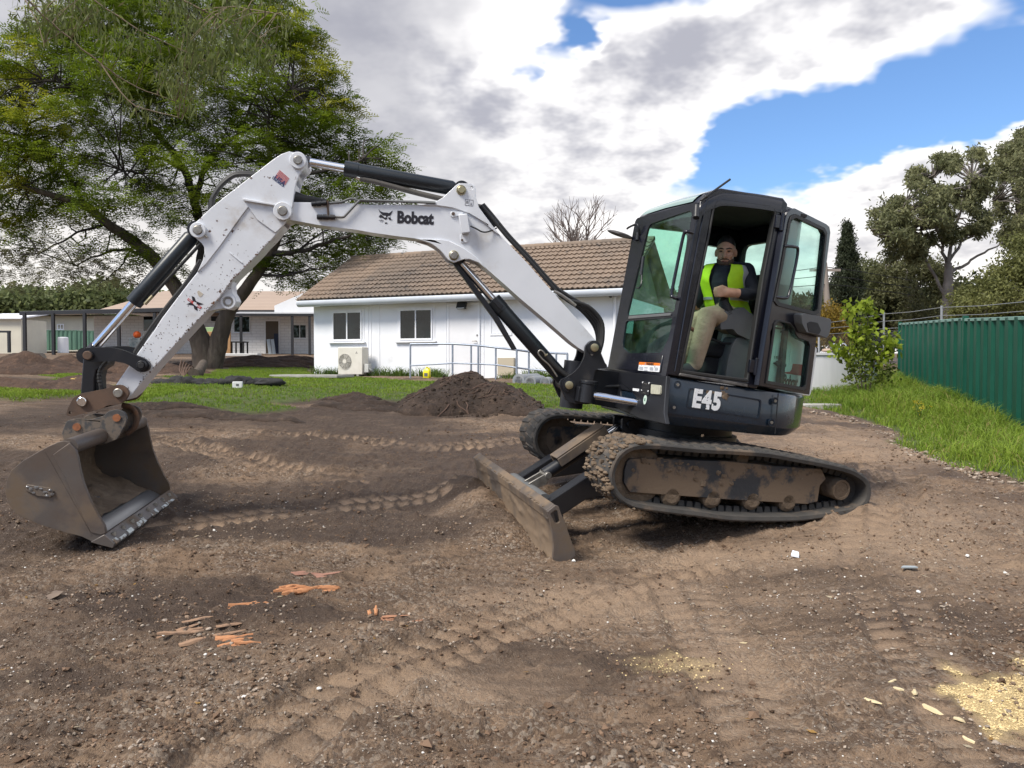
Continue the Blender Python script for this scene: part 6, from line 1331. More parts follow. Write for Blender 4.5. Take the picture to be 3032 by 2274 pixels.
def window(parent, r, panes=2, fw=.055, proud=.05, arch=0., sill=True, split=None, pm=None):
    a0, b0, a1, b1 = r; m = MB(); holes = []
    xs = np.linspace(a0, a1, panes + 1)
    for i in range(panes): holes.append(rc(xs[i] + fw * (1 if i == 0 else .4), b0 + fw, xs[i + 1] - fw * (1 if i == panes - 1 else .4), b1 - fw))
    m.plate(rc(*r), -.02, proud, lm, holes); w = m.build('window', BM['trim'], parent, 30, .004)
    for h in holes: m = MB(); m.plate([(h[0][0] - .01, h[0][1] - .01), (h[1][0] + .01, h[1][1] - .01), (h[2][0] + .01, h[2][1] + .01), (h[3][0] - .01, h[3][1] + .01)], proud - .035, proud - .03, lm); m.build('pane', pm or BM['pane'], w, None)
    if arch: m = MB(); m.plate(rc(a0 - arch, b0 - arch * .4, a1 + arch, b1 + arch), -.01, .018, lm, [rc(a0, b0, a1, b1)]); m.build('architrave', BM['trim'], w, 30, .003)
    if sill: m = MB(); m.plate(rc(a0 - arch - .06, b0 - arch * .4 - .045, a1 + arch + .06, b0 - arch * .4), -.01, .09, lm); m.build('sill', BM['trim'], w, 30, .004)
    return w
# ---------------------------------------------------------------- the white house
HF = Face(at(930, 1113, 25), (.918, -.396))
house = empty('house', (0, 0, 0), 0, 'long white panelled house with a brown tiled roof behind the boom', 'house'); house.matrix_world = HF.frame()
HL = HF.q(1848, 1000)[0]; HT = HF.q(1000, 906)[1]
HDp = 5.0
m = MB(); m.box((HL / 2, HDp / 2, HT / 2 - .15), (HL, HDp, HT + .3)); m.build('wall', BM['wall'], house, 30, .01)
for u in (850 + 505 * .4747, 850 + 523 * .4747, 850 + 990 * .4747, 850 + 1225 * .4747, 850 + 575 * .4747):
    a = HF.q(u, 1000)[0]; m = MB(); m.plate(rc(a - .022, 0, a + .022, HT), -.01, .014, lm); m.build('panel_batten', BM['wall'], house, 30, .003)
window(house, HF.rect(850 + 285 * .4747, 700 + 470 * .4747, 850 + 470 * .4747, 700 + 650 * .4747), 2, .05, .05, .07); window(house, HF.rect(850 + 702 * .4747, 700 + 455 * .4747, 850 + 910 * .4747, 700 + 645 * .4747), 2, .05, .05, .07)
da0, db0, da1, db1 = HF.rect(1331, 906, 1416, 1113); db0 = 0.02
m = MB(); m.plate(rc(da0, db0, da1, db1), -.01, .03, lm); dr = m.build('door', BM['door'], house, 30, .004)
m = MB(); m.plate(rc(da0 - .07, 0, da1 + .07, db1 + .07), -.01, .045, lm, [rc(da0, .01, da1, db1)]); m.build('door_frame', BM['trim'], dr, 30, .004)
ha, hb = HF.q(1413, 1010); m = MB(); m.tube([lm(ha, hb, .03), lm(ha, hb, .09), lm(ha - .12, hb, .09)], .012, 8); m.build('handle', CH['pin'], dr, 50)
m = MB(); m.lathe(lm(ha + .02, hb + .17, .03), (0, -1, 0), [(0, .03), (.02, .03), (.02, 0)], 12); m.build('lock', CH['pin'], dr, 40)
r_ = HF.rect(1451, 905, 1516, 993); m = MB(); m.plate(rc(*r_), -.01, .02, lm, [rc(r_[0] + .05, r_[1] + .05, r_[2] - .05, r_[3] - .05)]); m.plate(rc(r_[0] + .06, r_[1] + .06, r_[2] - .06, r_[3] - .06), -.01, .008, lm); m.build('hatch', BM['wall'], house, 30, .003)
r_ = HF.rect(1475.6, 1059, 1524, 1112, .05); m = MB(); m.plate(rc(*r_), 0, .12, lm); mb = m.build('meter_box', BM['beige'], house, 30, .01)
fa, fb = HF.q(1377, 905); m = MB(); m.box(lm(fa, fb, .22), (.29, .10, .22), Matrix.Rotation(R(-25), 3, 'X')); m.box(lm(fa, fb + .06, .08), (.05, .20, .04)); fl_ = m.build('floodlight', BM['black'], house, 30, .008); m = MB(); m.box(lm(fa, fb - .028, .272), (.23, .012, .16), Matrix.Rotation(R(-25), 3, 'X')); m.build('lamp_glass', BM['lamp'], fl_, 30)
# eave: soffit, gutter, roof battens
EOV = .45; z_e = HF.q(900, 893, EOV)[1]; gL0 = HF.q(886, 893, EOV)[0]; gL1 = HF.q(1862, 860, EOV)[0]
m = MB(); m.box(((gL0 + gL1) / 2, -EOV / 2 + .02, HT + .02), (gL1 - gL0, EOV, .03)); m.build('soffit', BM['trim'], house)
m = MB(); prof = [(-EOV - .10, z_e + .02), (-EOV - .115, z_e - .02), (-EOV - .10, z_e - .09), (-EOV - .06, z_e - .15), (-EOV, z_e - .17), (-EOV + .03, z_e - .17), (-EOV + .03, z_e + .02)]
m.plate(prof, gL0 - .04, gL1 + .03, lambda a, b, t: Vector((t, a, b))); m.build('gutter', BM['gutter'], house, 40, .01)
RISE = 29.5; e0 = Vector((0, -EOV - .08, z_e + .03)); sl = Vector((0, math.cos(R(RISE)), math.sin(R(RISE)))); nl = Vector((0, -math.sin(R(RISE)), math.cos(R(RISE))))
run = (HDp / 2 + EOV + .08) / math.cos(R(RISE)); ridge = e0 + sl * run
m = MB(); gx0, gx1 = gL0 - .0, gL1 + .0
m.hexa([e0 + Vector((gx0, 0, -.06)), e0 + Vector((gx1, 0, -.06)), ridge + Vector((gx1, 0, -.06)), ridge + Vector((gx0, 0, -.06)), e0 + Vector((gx0, 0, -.03)), e0 + Vector((gx1, 0, -.03)), ridge + Vector((gx1, 0, -.03)), ridge + Vector((gx0, 0, -.03))])
bk0 = Vector((0, HDp + EOV + .08, e0.z)); m.hexa([bk0 + Vector((gx0, 0, -.06)), ridge + Vector((gx0, 0, -.06)), ridge + Vector((gx1, 0, -.06)), bk0 + Vector((gx1, 0, -.06)), bk0 + Vector((gx0, 0, -.03)), ridge + Vector((gx0, 0, -.03)), ridge + Vector((gx1, 0, -.03)), bk0 + Vector((gx1, 0, -.03))])
for gx in (gx0 + .35, gx1 - .35): m.add([Vector((gx, 0, HT - .1)), Vector((gx, HDp, HT - .1)), Vector((gx, HDp / 2, ridge.z - .1))], [(0, 1, 2)])
roof = m.build('roof', BM['tile'], house, 30)
TW, TL = .30, .305
def tile_mesh():
    m = MB(); n = 12; rows = []
    for k, (v0, lift) in enumerate(((0, .050), (TL + .05, .002))):
        rows.append([Vector((TW * i / n - TW / 2, v0, lift + .034 * (.5 + .5 * math.cos(4 * math.pi * i / n)) ** 1.3)) for i in range(n + 1)])
    low = [p - Vector((0, -.004, .034)) for p in rows[0]]
    m.rings([low, rows[0], rows[1]], False, False); return m.mesh('roof_tile', BM['tile'], 50)
TM = tile_mesh(); ncol = int((gx1 - gx0) / TW); nrow = int(run / TL + .5); TL2 = run / nrow; tiles = []
TB = Matrix((Vector((1, 0, 0)), sl, nl)).transposed().to_4x4()
rr = random.Random(9)
for r in range(nrow):
    for c in range(ncol):
        p = e0 + sl * (r * TL2) + Vector((gx0 + (c + .5) * (gx1 - gx0) / ncol, 0, 0)) + nl * rr.uniform(-.004, .004); tiles.append((p, rr.uniform(-.012, .012)))
def tile_M(p, a): return Matrix.Translation(p) @ Matrix.Rotation(a, 4, nl) @ TB
wM = house.matrix_world.copy(); tiles.sort(key=lambda q: (wM @ q[0]).length)
for p, a in tiles[:300]: o = bpy.data.objects.new('roof_tile', TM); link(o, roof); o.matrix_local = tile_M(p, a)
me_v = np.array([tuple(v.co) for v in TM.vertices]); me_f = np.array([tuple(f.vertices) for f in TM.polygons])
rest = tiles[300:]
if rest:
    VV = []; FF = []
    for i, (p, a) in enumerate(rest): Mx = np.array(tile_M(p, a)); VV.append(me_v @ Mx[:3, :3].T + Mx[:3, 3]); FF.append(me_f + i * len(me_v))
    me = tri_mesh('roof_tiles_far', np.concatenate(VV), np.concatenate(FF), BM['tile'], None, True); o = bpy.data.objects.new('far_roof_tiles', me); link(o, roof); o['kind'] = 'stuff'
nr = 34
RC = None
for i in range(nr):
    L = (gx1 - gx0) / nr
    if RC is None: m = MB(); m.rings([[Vector((t, .13 * math.cos(a) * k, .10 * math.sin(a) * k)) for a in np.linspace(-.2, math.pi + .2, 9)] for t, k in ((-.02, 1.06), (L, .96))], False, False); RC = m.mesh('ridge_tile', BM['tile'], 50)
    o = bpy.data.objects.new('ridge_tile', RC); link(o, roof); o.location = ridge + Vector((gx0 + i * L, 0, .0)); o.rotation_euler.z = rr.uniform(-.01, .01)
m = MB(); m.hexa([e0 + Vector((gx0 - .05, 0, -.14)), e0 + Vector((gx0, 0, -.14)), ridge + Vector((gx0, 0, -.14)), ridge + Vector((gx0 - .05, 0, -.14)), e0 + Vector((gx0 - .05, 0, .05)), e0 + Vector((gx0, 0, .05)), ridge + Vector((gx0, 0, .05)), ridge + Vector((gx0 - .05, 0, .05))]); m.build('verge_board', BM['tile'], roof, 30, .01)
a = HF.q(1822, 900)[0]; m = MB(); m.tube([lm(a, HT - .02, .06), lm(a, 0, .06)], .045, 10); m.build('downpipe', BM['trim'], house, 50)
a, b = HF.q(1814, 874); m = MB(); m.tube([lm(a, b + .08, .05), lm(a - .02, b - .05, .16)], [.03, .05], 10); m.build('spot_lamp', BM['black'], house, 50)
# things against the house
r_ = HF.rect(997, 1031, 1070, 1112, .62); acp = HF.o + HF.e * ((r_[0] + r_[2]) / 2) + HF.n * .40; acw, ach = r_[2] - r_[0], r_[3] - r_[1]
acz = gz(acp.x, acp.y) + .02
ac = empty('air_conditioner', (acp.x, acp.y, acz), math.atan2(HF.e.y, HF.e.x), 'cream outdoor air conditioner with a round fan against the white house wall', 'air conditioner')
m = MB(); m.box((0, 0, ach / 2 + .04), (acw, .34, ach)); bd_ = m.build('casing', BM['ac'], ac, 30, .02, 3)
fr_ = .235; fc_ = (-acw * .2, ach * .53)
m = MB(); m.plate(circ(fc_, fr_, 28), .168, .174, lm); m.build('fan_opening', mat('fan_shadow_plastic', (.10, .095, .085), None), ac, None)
m = MB()
for k in range(5): a = k * 1.2566; m.plate([(fc_[0] + .06 * math.cos(a), fc_[1] + .06 * math.sin(a)), (fc_[0] + .20 * math.cos(a - .2), fc_[1] + .20 * math.sin(a - .2)), (fc_[0] + .21 * math.cos(a + .5), fc_[1] + .21 * math.sin(a + .5)), (fc_[0] + .07 * math.cos(a + .8), fc_[1] + .07 * math.sin(a + .8))], .176, .179, lm)
m.build('fan_blade', mat('fan_grey', (.26, .25, .23), None), ac, None)
m = MB(); m.plate(circ(fc_, .07, 20), .175, .20, lm)
for rr_ in np.linspace(.09, .235, 8): m.tube([lm(fc_[0] + rr_ * math.cos(t), fc_[1] + rr_ * math.sin(t), .195) for t in np.linspace(0, 6.283, 29)[:-1]], .0035, 5, False, 0, True)
for k in range(12): a = k * .5236; m.tube([lm(fc_[0] + .05 * math.cos(a), fc_[1] + .05 * math.sin(a), .197), lm(fc_[0] + .236 * math.cos(a), fc_[1] + .236 * math.sin(a), .19)], .004, 5)
m.build('fan_grille', BM['ac'], ac, 50)
for k, (dx, dz) in enumerate(((0, .022), (-.02, -.012), (.02, -.012))): m = MB(); cx_, cz_ = acw * .27 + dx, ach * .84 + dz; m.plate([(cx_, cz_ + .02), (cx_ + .013, cz_), (cx_, cz_ - .02), (cx_ - .013, cz_)], .170, .173, lm); m.build('maker_mark', CH['decal'], ac, None)
m = MB(); m.box((acw * .5 + .09, -.02, ach * .28), (.16, .16, .26)); m.tube(cr([(acw * .5 + .1, -.05, ach * .3), (acw * .5 + .2, -.02, ach * .22), (acw * .5 + .22, .1, ach * .05)], 4), .03, 8); m.build('pipe_cover', mat('ac_pipe_grey', (.50, .50, .48), None, rough=.6), ac, 40, .01)
for sx in (-1, 1): m = MB(); m.box((sx * acw * .32, 0, .02), (.08, .38, .05)); m.build('foot', BM['concrete'], ac)
# ramp with handrail
def gpt(u, v, depth): return at(u, v, depth)
def zr(p): return Vector(p)
ramp_px = [(1215, 1019, 1141, 21.6), (1340, 1018, 1128, 21.2), (1395, 1022, 1122, 21.6), (1416, 1023, 1128, 20.9), (1468, 1029, 1126, 20.9), (1530, 1036, 1137, 20.2), (1566, 1041, 1132, 20.4), (1647, 1046, 1130, 19.6), (1680, 1047, 1130, 19.4)]
rl = empty('ramp_handrail', at(1340, 1135, 21.0), 0, 'grey pipe handrail along the ramp in front of the white house', 'handrail'); rlo = rl.location
tops, mids_ = [], []
for i, (u, v0, v1, dp) in enumerate(ramp_px):
    t_, b_ = at(u, v0, dp) - rlo, at(u, v1, dp) - rlo; b_.z = min(b_.z, t_.z - .9)
    m = MB(); m.tube([b_ - Vector((0, 0, .12)), t_], .026, 8); m.build('post', BM['rail'], rl, 50)
    if i not in (2,): tops.append(t_); mids_.append(t_ * .48 + b_ * .52)
m = MB(); m.tube(tops, .028, 8); m.build('top_rail', BM['rail'], rl, 50); m = MB(); m.tube(mids_, .022, 8); m.build('mid_rail', BM['rail'], rl, 50)
m = MB(); A_, B_2 = at(1207, 1148, 21.6), at(1690, 1143, 19.3); a_ = A_ - rlo; b_ = B_2 - rlo; up_ = Vector((0, 0, .07)); nb = HF.back * 1.1
ramp = MB(); ramp.hexa([a_ - up_ * 3, b_ - up_ * 3, b_ + nb - up_ * 3, a_ + nb - up_ * 3, a_ + up_, b_ + up_, b_ + nb + up_, a_ + nb + up_]); o = ramp.build('ramp', BM['concrete'], None, 30, .02); o.location = rlo; tag(o, 'low pale concrete ramp under the grey handrail', 'ramp', kind='structure')
def plank(u0, v0, u1, v1, d0, d1, w, h, name, label, m_):
    A_, B_ = at(u0, v0, d0), at(u1, v1, d1); c = (A_ + B_) / 2; d = B_ - A_; L = d.length; mb_ = MB(); mb_.box((0, 0, 0), (L, w, h)); o = mb_.build(name, m_, None, 30, .006); o.location = c; o.rotation_euler = (0, -math.asin(d.z / L), math.atan2(d.y, d.x)); return tag(o, label, 'timber')
TIM = mat('pale_timber', (.55, .53, .38), (.48, .46, .34), 6, .8)
plank(1498, 1142, 1640, 1144, 18.2, 17.6, .14, .05, 'timber_board', 'pale timber board lying on the grass behind the soil pile', TIM); plank(1155, 1146, 1245, 1147, 20.0, 19.9, .10, .04, 'timber_board', 'short pale board lying on the lawn left of the handrail', TIM)
# yellow jug
jp = at(1264, 1120, 21.3); jug = empty('fuel_jug', (jp.x, jp.y, jp.z), R(-20), 'small bright yellow plastic jug beside the handrail post', 'jug')
YEL = mat('yellow_plastic', (.78, .68, .02), None, rough=.35)
m = MB(); rings = []
for z_, k in ((0, .9), (.01, 1), (.17, 1), (.23, .85), (.265, .45), (.285, .38)): rings.append([Vector((p.x * k, p.y * k, z_)) for p in rounded([(-.10, -.06), (.10, -.06), (.10, .06), (-.10, .06)], .03, 3)])
m.rings(rings, True, True); m.build('jug_body', YEL, jug, 45); m = MB(); m.cyl((-.0, 0, .28), (0, 0, .315), .032, n=14); m.build('cap', YEL, jug, 40); m = MB(); m.tube(cr([(.02, 0, .27), (.07, 0, .285), (.10, 0, .22), (.095, 0, .16)], 5), .014, 8); m.build('handle', YEL, jug, 60)
m = MB(); m.box((0, -.064, .10), (.10, .006, .09)); m.build('jug_sticker', CH['grey_plastic'], jug)
# grey pipes stacked by the ramp end
for i, (u, v, d_) in enumerate(((1560, 1128, 18.9), (1585, 1132, 18.7), (1618, 1134, 18.6))):
    p = at(u, v, d_); m = MB(); m.lathe((0, -.5, 0), (0, 1, 0), [(0, .10), (0, .16 - i * .02), (1.1, .16 - i * .02), (1.1, .10), (0, .10)], 20); o = m.build('pipe_roll', mat('grey_pipe_%d' % i, (.20, .22, .24), (.26, .27, .28), 6, .6), None, 40); o.location = p + Vector((0, 0, .02)); o.rotation_euler.z = R(-25 + 9 * i); tag(o, ('upright-leaning grey pipe roll nearest the handrail end', 'middle grey pipe roll on the grass behind the pile', 'grey pipe roll closest to the boom cylinder')[i], 'pipe')
# drain pit frame in the lawn
pc_ = on_ground(925, 1122); m = MB(); m.plate(rc(-.95, -.5, .95, .5), 0, .07, lambda a, b, t: Vector((a, b, t)), [rc(-.62, -.3, .62, .3)]); o = m.build('pit_surround', BM['concrete'], None, 30, .01); o.location = (pc_.x, pc_.y, pc_.z + .04); o.rotation_euler.z = R(-14); tag(o, 'flat pale square pit surround set in the lawn by the house corner', 'pit')
m = MB(); m.plate(rc(-.60, -.28, .60, .28), .01, .03, lambda a, b, t: Vector((a, b, t))); m.build('cover', CH['grey_plastic'], o)
# ---------------------------------------------------------------- white brick building at the back with verandah and carport
BF = Face((at(279, 1047, 46).x, 46, at(279, 1047, 46).z), (1, .03))
back = empty('brick_building', (0, 0, 0), 0, 'low white brick building with a pink-brown tiled roof behind the tree', 'building'); back.matrix_world = BF.frame()
K6 = lambda x, y: (x * .4295, 750 + y * .4295)
BL = BF.q(960, 1000)[0]; BT = BF.q(600, 936)[1]
m = MB(); m.box((BL / 2, 4, BT / 2 - .4), (BL, 8, BT + .8)); m.build('wall', BM['brick'], back)
def brect(x0, y0, x1, y1): (u0, v0), (u1, v1) = K6(x0, y0), K6(x1, y1); return BF.rect(u0, v0, u1, v1)
window(back, brect(1610, 432, 1727, 548), 2, .05, .05, 0, True); window(back, brect(2020, 490, 2115, 588), 2, .05, .05, 0, True); window(back, brect(985, 430, 1075, 540), 1, .05, .05, 0, False)
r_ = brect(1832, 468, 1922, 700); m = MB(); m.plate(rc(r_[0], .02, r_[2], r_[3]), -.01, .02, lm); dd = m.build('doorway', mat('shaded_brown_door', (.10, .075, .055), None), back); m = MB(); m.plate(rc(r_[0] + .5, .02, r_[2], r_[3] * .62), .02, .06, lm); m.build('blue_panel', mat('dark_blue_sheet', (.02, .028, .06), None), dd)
m = MB(); m.plate(rc(r_[0] - .1, 0, r_[2] + .1, r_[3] + .1), -.01, .04, lm, [rc(r_[0], .01, r_[2], r_[3])]); m.build('door_frame', BM['trim'], dd)
# roof: hipped, tile rows in the material, plus front verandah roof
ez = BF.q(600, 921)[1]; rz = BF.q(700, 862, -4)[1]; l0 = BF.q(292, 921, 1.0)[0]; rl0 = BF.q(486, 872, -4)[0]
def roof_far_mat():
    m = bpy.data.materials.new('pink_brown_far_tiles'); m.use_nodes = True; g = NT(m.node_tree); out = g.n('ShaderNodeOutputMaterial'); b = g.n('ShaderNodeBsdfPrincipled'); tc = g.n('ShaderNodeTexCoord').outputs['Object']
    w = g.n('ShaderNodeTexWave', _wave_type='BANDS', _bands_direction='Z'); g.link(tc, w.inputs[0]); w.inputs['Scale'].default_value = 2.6; w.inputs['Distortion'].default_value = .4
    c = g.mix(g.noise(tc, 1.2, 4), (.42, .32, .25), (.35, .265, .21)); c = g.mix(g.math('MULTIPLY', g.ramp(w.outputs[1], .55, .95), .5), c, (.22, .17, .14)); g.link(c, b.inputs['Base Color']); b.inputs['Roughness'].default_value = .9; g.link(b.outputs[0], out.inputs[0]); return m
FT = roof_far_mat()
m = MB(); hy = 4.0; X1 = BL + 2
m.add([(l0, -1, ez), (X1, -1, ez), (X1, hy, rz), (rl0, hy, rz), (l0, 9, ez), (X1, 9, ez)], [(0, 1, 2, 3), (0, 3, 4), (3, 2, 5, 4)]); m.build('roof', FT, back)
m = MB(); m.plate(rc(l0, ez - .16, X1, ez), .98, 1.06, lm); m.build('fascia', BM['dark'], back)
for (x0, y0, x1, y1, n_) in ((1600, 415, 2160, 408, 1.9),):
    (u0, v0), (u1, v1) = K6(x0, y0), K6(x1, y1); a0, b0 = BF.q(u0, v0, 2.4); a1, b1 = BF.q(u1, v1, 2.4); m = MB(); m.hexa([Vector((a0, -2.4, b0 - .06)), Vector((a1 + 2, -2.4, b0 - .06)), Vector((a1 + 2, 0, b0 + .28)), Vector((a0, 0, b0 + .28)), Vector((a0, -2.4, b0)), Vector((a1 + 2, -2.4, b0)), Vector((a1 + 2, 0, b0 + .34)), Vector((a0, 0, b0 + .34))]); ver = m.build('verandah_roof', BM['iron'], back)
    m = MB(); m.plate(rc(a0, b0 - .14, a1 + 2, b0 - .0), 2.38, 2.44, lm); m.build('beam', BM['dark'], ver)
    for x_ in (1662, 2015, 2135): u, v = K6(x_, 560); a = BF.q(u, v, 2.35)[0]; m = MB(); m.box((a, -2.35, b0 / 2 - .1), (.13, .13, b0 + .1)); m.build('post', BM['dark'], ver)
# white gable to the right
g0, g1, g2 = BF.q(*K6(1895, 362), 1.2), BF.q(*K6(2150, 250), 1.2), BF.q(*K6(2200, 410), 1.2); m = MB(); m.plate([g0, g1, (g2[0] + 1, g1[1]), (g2[0] + 1, g2[1]), (g0[0], g2[1])], 1.15, 1.3, lm); m.build('gable', BM['wall'], back)
a, b = BF.q(*K6(1492, 452)); m = MB(); m.box(lm(a, b, .2), (.45, .2, .28)); m.build('wall_lamp', BM['black'], back, 30, .03)
# carport: long flat roof on dark posts
cz = BF.q(200, 928, 1)[1]; ca0 = BF.q(58, 931, 3.0)[0]; ca1 = BF.q(520, 915, 3.0)[0]; cp = empty('carport', BF.o + BF.e * ca0 + BF.n * 3, 0, 'long flat carport roof on dark posts at the far left', 'carport'); base_z = -.1
h_ = cz; m = MB(); m.hexa([Vector((0, 0, h_ - .10)), Vector((ca1 - ca0, 0, h_ + .12)), Vector((ca1 - ca0, 4, h_ + .22)), Vector((0, 4, h_ + .02)), Vector((0, 0, h_ - .02)), Vector((ca1 - ca0, 0, h_ + .20)), Vector((ca1 - ca0, 4, h_ + .30)), Vector((0, 4, h_ + .10))]); m.build('roof_sheet', BM['iron'], cp)
m = MB(); m.hexa([Vector((0, -.03, h_ - .24)), Vector((ca1 - ca0, -.03, h_ - .02)), Vector((ca1 - ca0, .06, h_ - .02)), Vector((0, .06, h_ - .24)), Vector((0, -.03, h_ - .03)), Vector((ca1 - ca0, -.03, h_ + .19)), Vector((ca1 - ca0, .06, h_ + .19)), Vector((0, .06, h_ - .03))]); m.build('beam', BM['dark'], cp)
for x_ in (172, 372, 592, 830, 1080): a = BF.q(*K6(x_, 560), 3.0)[0] - ca0; m = MB(); m.box((a, .0, h_ / 2 - .15), (.15, .15, h_ + .1)); m.build('post', BM['dark'], cp)
def bpos(x, y, off): a, b = BF.q(*K6(x, y), off); return BF.o + BF.e * a + BF.n * off + Vector((0, 0, b))
def bbox(name, x0, y0, x1, y1, off, dep, m_, label, cat):
    a0, b0, a1, b1 = BF.rect(*K6(x0, y0), *K6(x1, y1), off); o_ = BF.o + BF.e * ((a0 + a1) / 2) + BF.n * off + Vector((0, 0, b0)); mb_ = MB(); mb_.box((0, 0, (b1 - b0) / 2), (a1 - a0, dep, b1 - b0)); o = mb_.build(name, m_, None, 30, .02); o.location = o_; return tag(o, label, cat)
bbox('board_sheet', 1425, 540, 1592, 692, 3.2, .12, mat('tan_board', (.42, .24, .11), (.36, .20, .09), 2, .8), 'tan brown board standing behind the forked tree trunk', 'board'); bbox('green_sheet', 1415, 510, 1510, 545, 3.1, .1, mat('pale_green_sheet', (.30, .45, .22), None), 'pale green sheet above the tan board behind the tree', 'sheet')
def table_at(x0, y0, x1, y1, off, label):
    a0, b0, a1, b1 = BF.rect(*K6(x0, y0), *K6(x1, y1), off); o_ = BF.o + BF.e * ((a0 + a1) / 2) + BF.n * off + Vector((0, 0, b0)); t = empty('outdoor_table', o_, 0, label, 'table'); w = (a1 - a0) / 2; h = b1 - b0
    m = MB(); m.box((0, 0, h), (2 * w, .8, .06)); m.build('table_top', BM['black'], t)
    for sx in (-1, 1):
        for sy in (-1, 1): m = MB(); m.box((sx * w * .85, sy * .33, h / 2), (.07, .07, h)); m.build('leg', BM['black'], t)
table_at(1605, 612, 1700, 690, 2.8, 'black outdoor table by the white brick wall under the verandah')
bp_ = bpos(945, 562, 2.5); m = MB(); m.lathe(bp_ - bp_, (0, 0, 1), [(-.20, .02), (-.18, .10), (-.12, .18), (0, .21), (.12, .18), (.2, .08), (.21, .01)], 18); o = m.build('orange_drum', mat('orange_plastic', (.75, .12, .015), None, rough=.5), None, 50); o.location = bp_; tag(o, 'round bright orange tub hanging near the carport post', 'tub')
bbox('tool_cart', 905, 585, 985, 665, 2.4, .6, mat('teal_grey_bench', (.10, .14, .16), (.2, .22, .23), 8), 'dark teal workbench cluttered beside the arm under the carport', 'bench')
bbox('timber_stack', 1535, 690, 1790, 712, 4.2, .7, mat('white_timber', (.6, .6, .6), None), 'long low stack of pale timber lying before the verandah', 'timber')
for i, (x0, x1) in enumerate(((1845, 1868), (1872, 1895))):
    a0, b0, a1, b1 = BF.rect(*K6(x0, 592), *K6(x1, 698), .6); m = MB(); m.box((0, 0, (b1 - b0) / 2), (a1 - a0, .05, b1 - b0), Matrix.Rotation(R(-7), 3, 'Y')); o = m.build('leaning_panel', mat('pale_blue_panel_%d' % i, (.55, .62, .68), None), None); o.location = BF.o + BF.e * ((a0 + a1) / 2) + BF.n * .6 + Vector((0, 0, b0)); tag(o, ('left of two pale panels leaning in the dark doorway', 'right of two pale panels leaning in the dark doorway')[i], 'panel')
# far left: fence, cream house, shed
def fence_panels(px0, px1, name, label, cat, m_, npan, depth_l, depth_r, cap_m=None, pitch=.19, amp=.03, rail_h=.06):
    """steel sheet fence: px0/px1 = (u, v_top, v_bottom) at each end"""
    A0, A1 = at(px0[0], px0[1], depth_l), at(px0[0], px0[2], depth_l); B0, B1 = at(px1[0], px1[1], depth_r), at(px1[0], px1[2], depth_r)
    f = empty(name, A1, 0, label, cat); o = A1; d = (B1 - A1); d.z = 0; L = d.length; ex = d.normalized(); nn = Vector((ex.y, -ex.x, 0))
    for i in range(npan):
        t0, t1 = i / npan, (i + 1) / npan; lo0, lo1 = (A1 + (B1 - A1) * t0) - o, (A1 + (B1 - A1) * t1) - o; h0, h1 = (A0 + (B0 - A0) * t0).z - (A1 + (B1 - A1) * t0).z, (A0 + (B0 - A0) * t1).z - (A1 + (B1 - A1) * t1).z
        w = L / npan; kk = max(4, int(w / pitch)); pr = []
        for j in range(kk):
            for fr_2, n_ in ((.0, 0), (.38, 0), (.5, amp), (.88, amp)): pr.append(((j + fr_2) / kk, n_))
        pr.append((1, 0)); m = MB(); bot = []; top = []
        for fr_2, n_ in pr: p = lo0 + (lo1 - lo0) * (.012 + .976 * fr_2) + nn * n_; bot.append(p - Vector((0, 0, .1))); top.append(p + Vector((0, 0, h0 + (h1 - h0) * fr_2)))
        m.rings([bot, top], False, False); pn = m.build('panel', m_, f, 20)
        m = MB(); q0, q1 = lo0 + Vector((0, 0, h0)), lo1 + Vector((0, 0, h1)); u_ = Vector((0, 0, rail_h)); m.hexa([q0 - nn * .03 - u_, q1 - nn * .03 - u_, q1 + nn * .05 - u_, q0 + nn * .05 - u_, q0 - nn * .03 + u_ * .2, q1 - nn * .03 + u_ * .2, q1 + nn * .05 + u_ * .2, q0 + nn * .05 + u_ * .2]); m.build('top_rail', cap_m or m_, f, 30, .006)
    for i in range(npan + 1):
        t = i / npan; p = (A1 + (B1 - A1) * t) - o; h = (A0 + (B0 - A0) * t).z - (A1 + (B1 - A1) * t).z; m = MB(); m.box(p + nn * .012 + Vector((0, 0, h / 2)), (.065, .10, h + .10), Matrix((ex, nn, Vector((0, 0, 1)))).transposed()); m.build('post', m_, f, 30, .005)
    return f
fence_panels((-40, 974, 1037), (290, 980, 1032), 'steel_fence', 'long pale green sheet fence in front of the cream house, far left', 'fence', BM['mint'], 5, 60, 62, None, .3, .05)
CF = Face((at(-60, 1000, 66).x, 66, at(0, 1040, 66).z), (1, .02)); cream = empty('weatherboard_house', (0, 0, 0), 0, 'cream weatherboard house behind the pale green fence', 'house'); cream.matrix_world = CF.frame(); cl_ = CF.q(310, 960)[0]; ct = CF.q(100, 935)[1]
nb_ = 14
for i in range(nb_): m = MB(); z0 = ct * .3 + ct * .7 * i / nb_; m.hexa([Vector((0, -.05, z0)), Vector((cl_, -.05, z0)), Vector((cl_, .1, z0)), Vector((0, .1, z0)), Vector((0, -.01, z0 + ct * .7 / nb_)), Vector((cl_, -.01, z0 + ct * .7 / nb_)), Vector((cl_, .1, z0 + ct * .7 / nb_)), Vector((0, .1, z0 + ct * .7 / nb_))]); m.build('weatherboard', BM['cream'], cream)
m = MB(); m.box((cl_ / 2, 4, ct / 2), (cl_, 7.8, ct)); m.build('wall', BM['cream'], cream)
m = MB(); m.add([(-1, -1, ct), (cl_ + 1, -1, ct), (cl_ - 3, 4, ct + .3), (3, 4, ct + .3), (-1, 9, ct), (cl_ + 1, 9, ct)], [(0, 1, 2, 3), (0, 3, 4), (3, 2, 5, 4), (1, 5, 2)]); m.build('roof', mat('dull_iron_roof', (.16, .15, .14), None, rough=.8), cream)
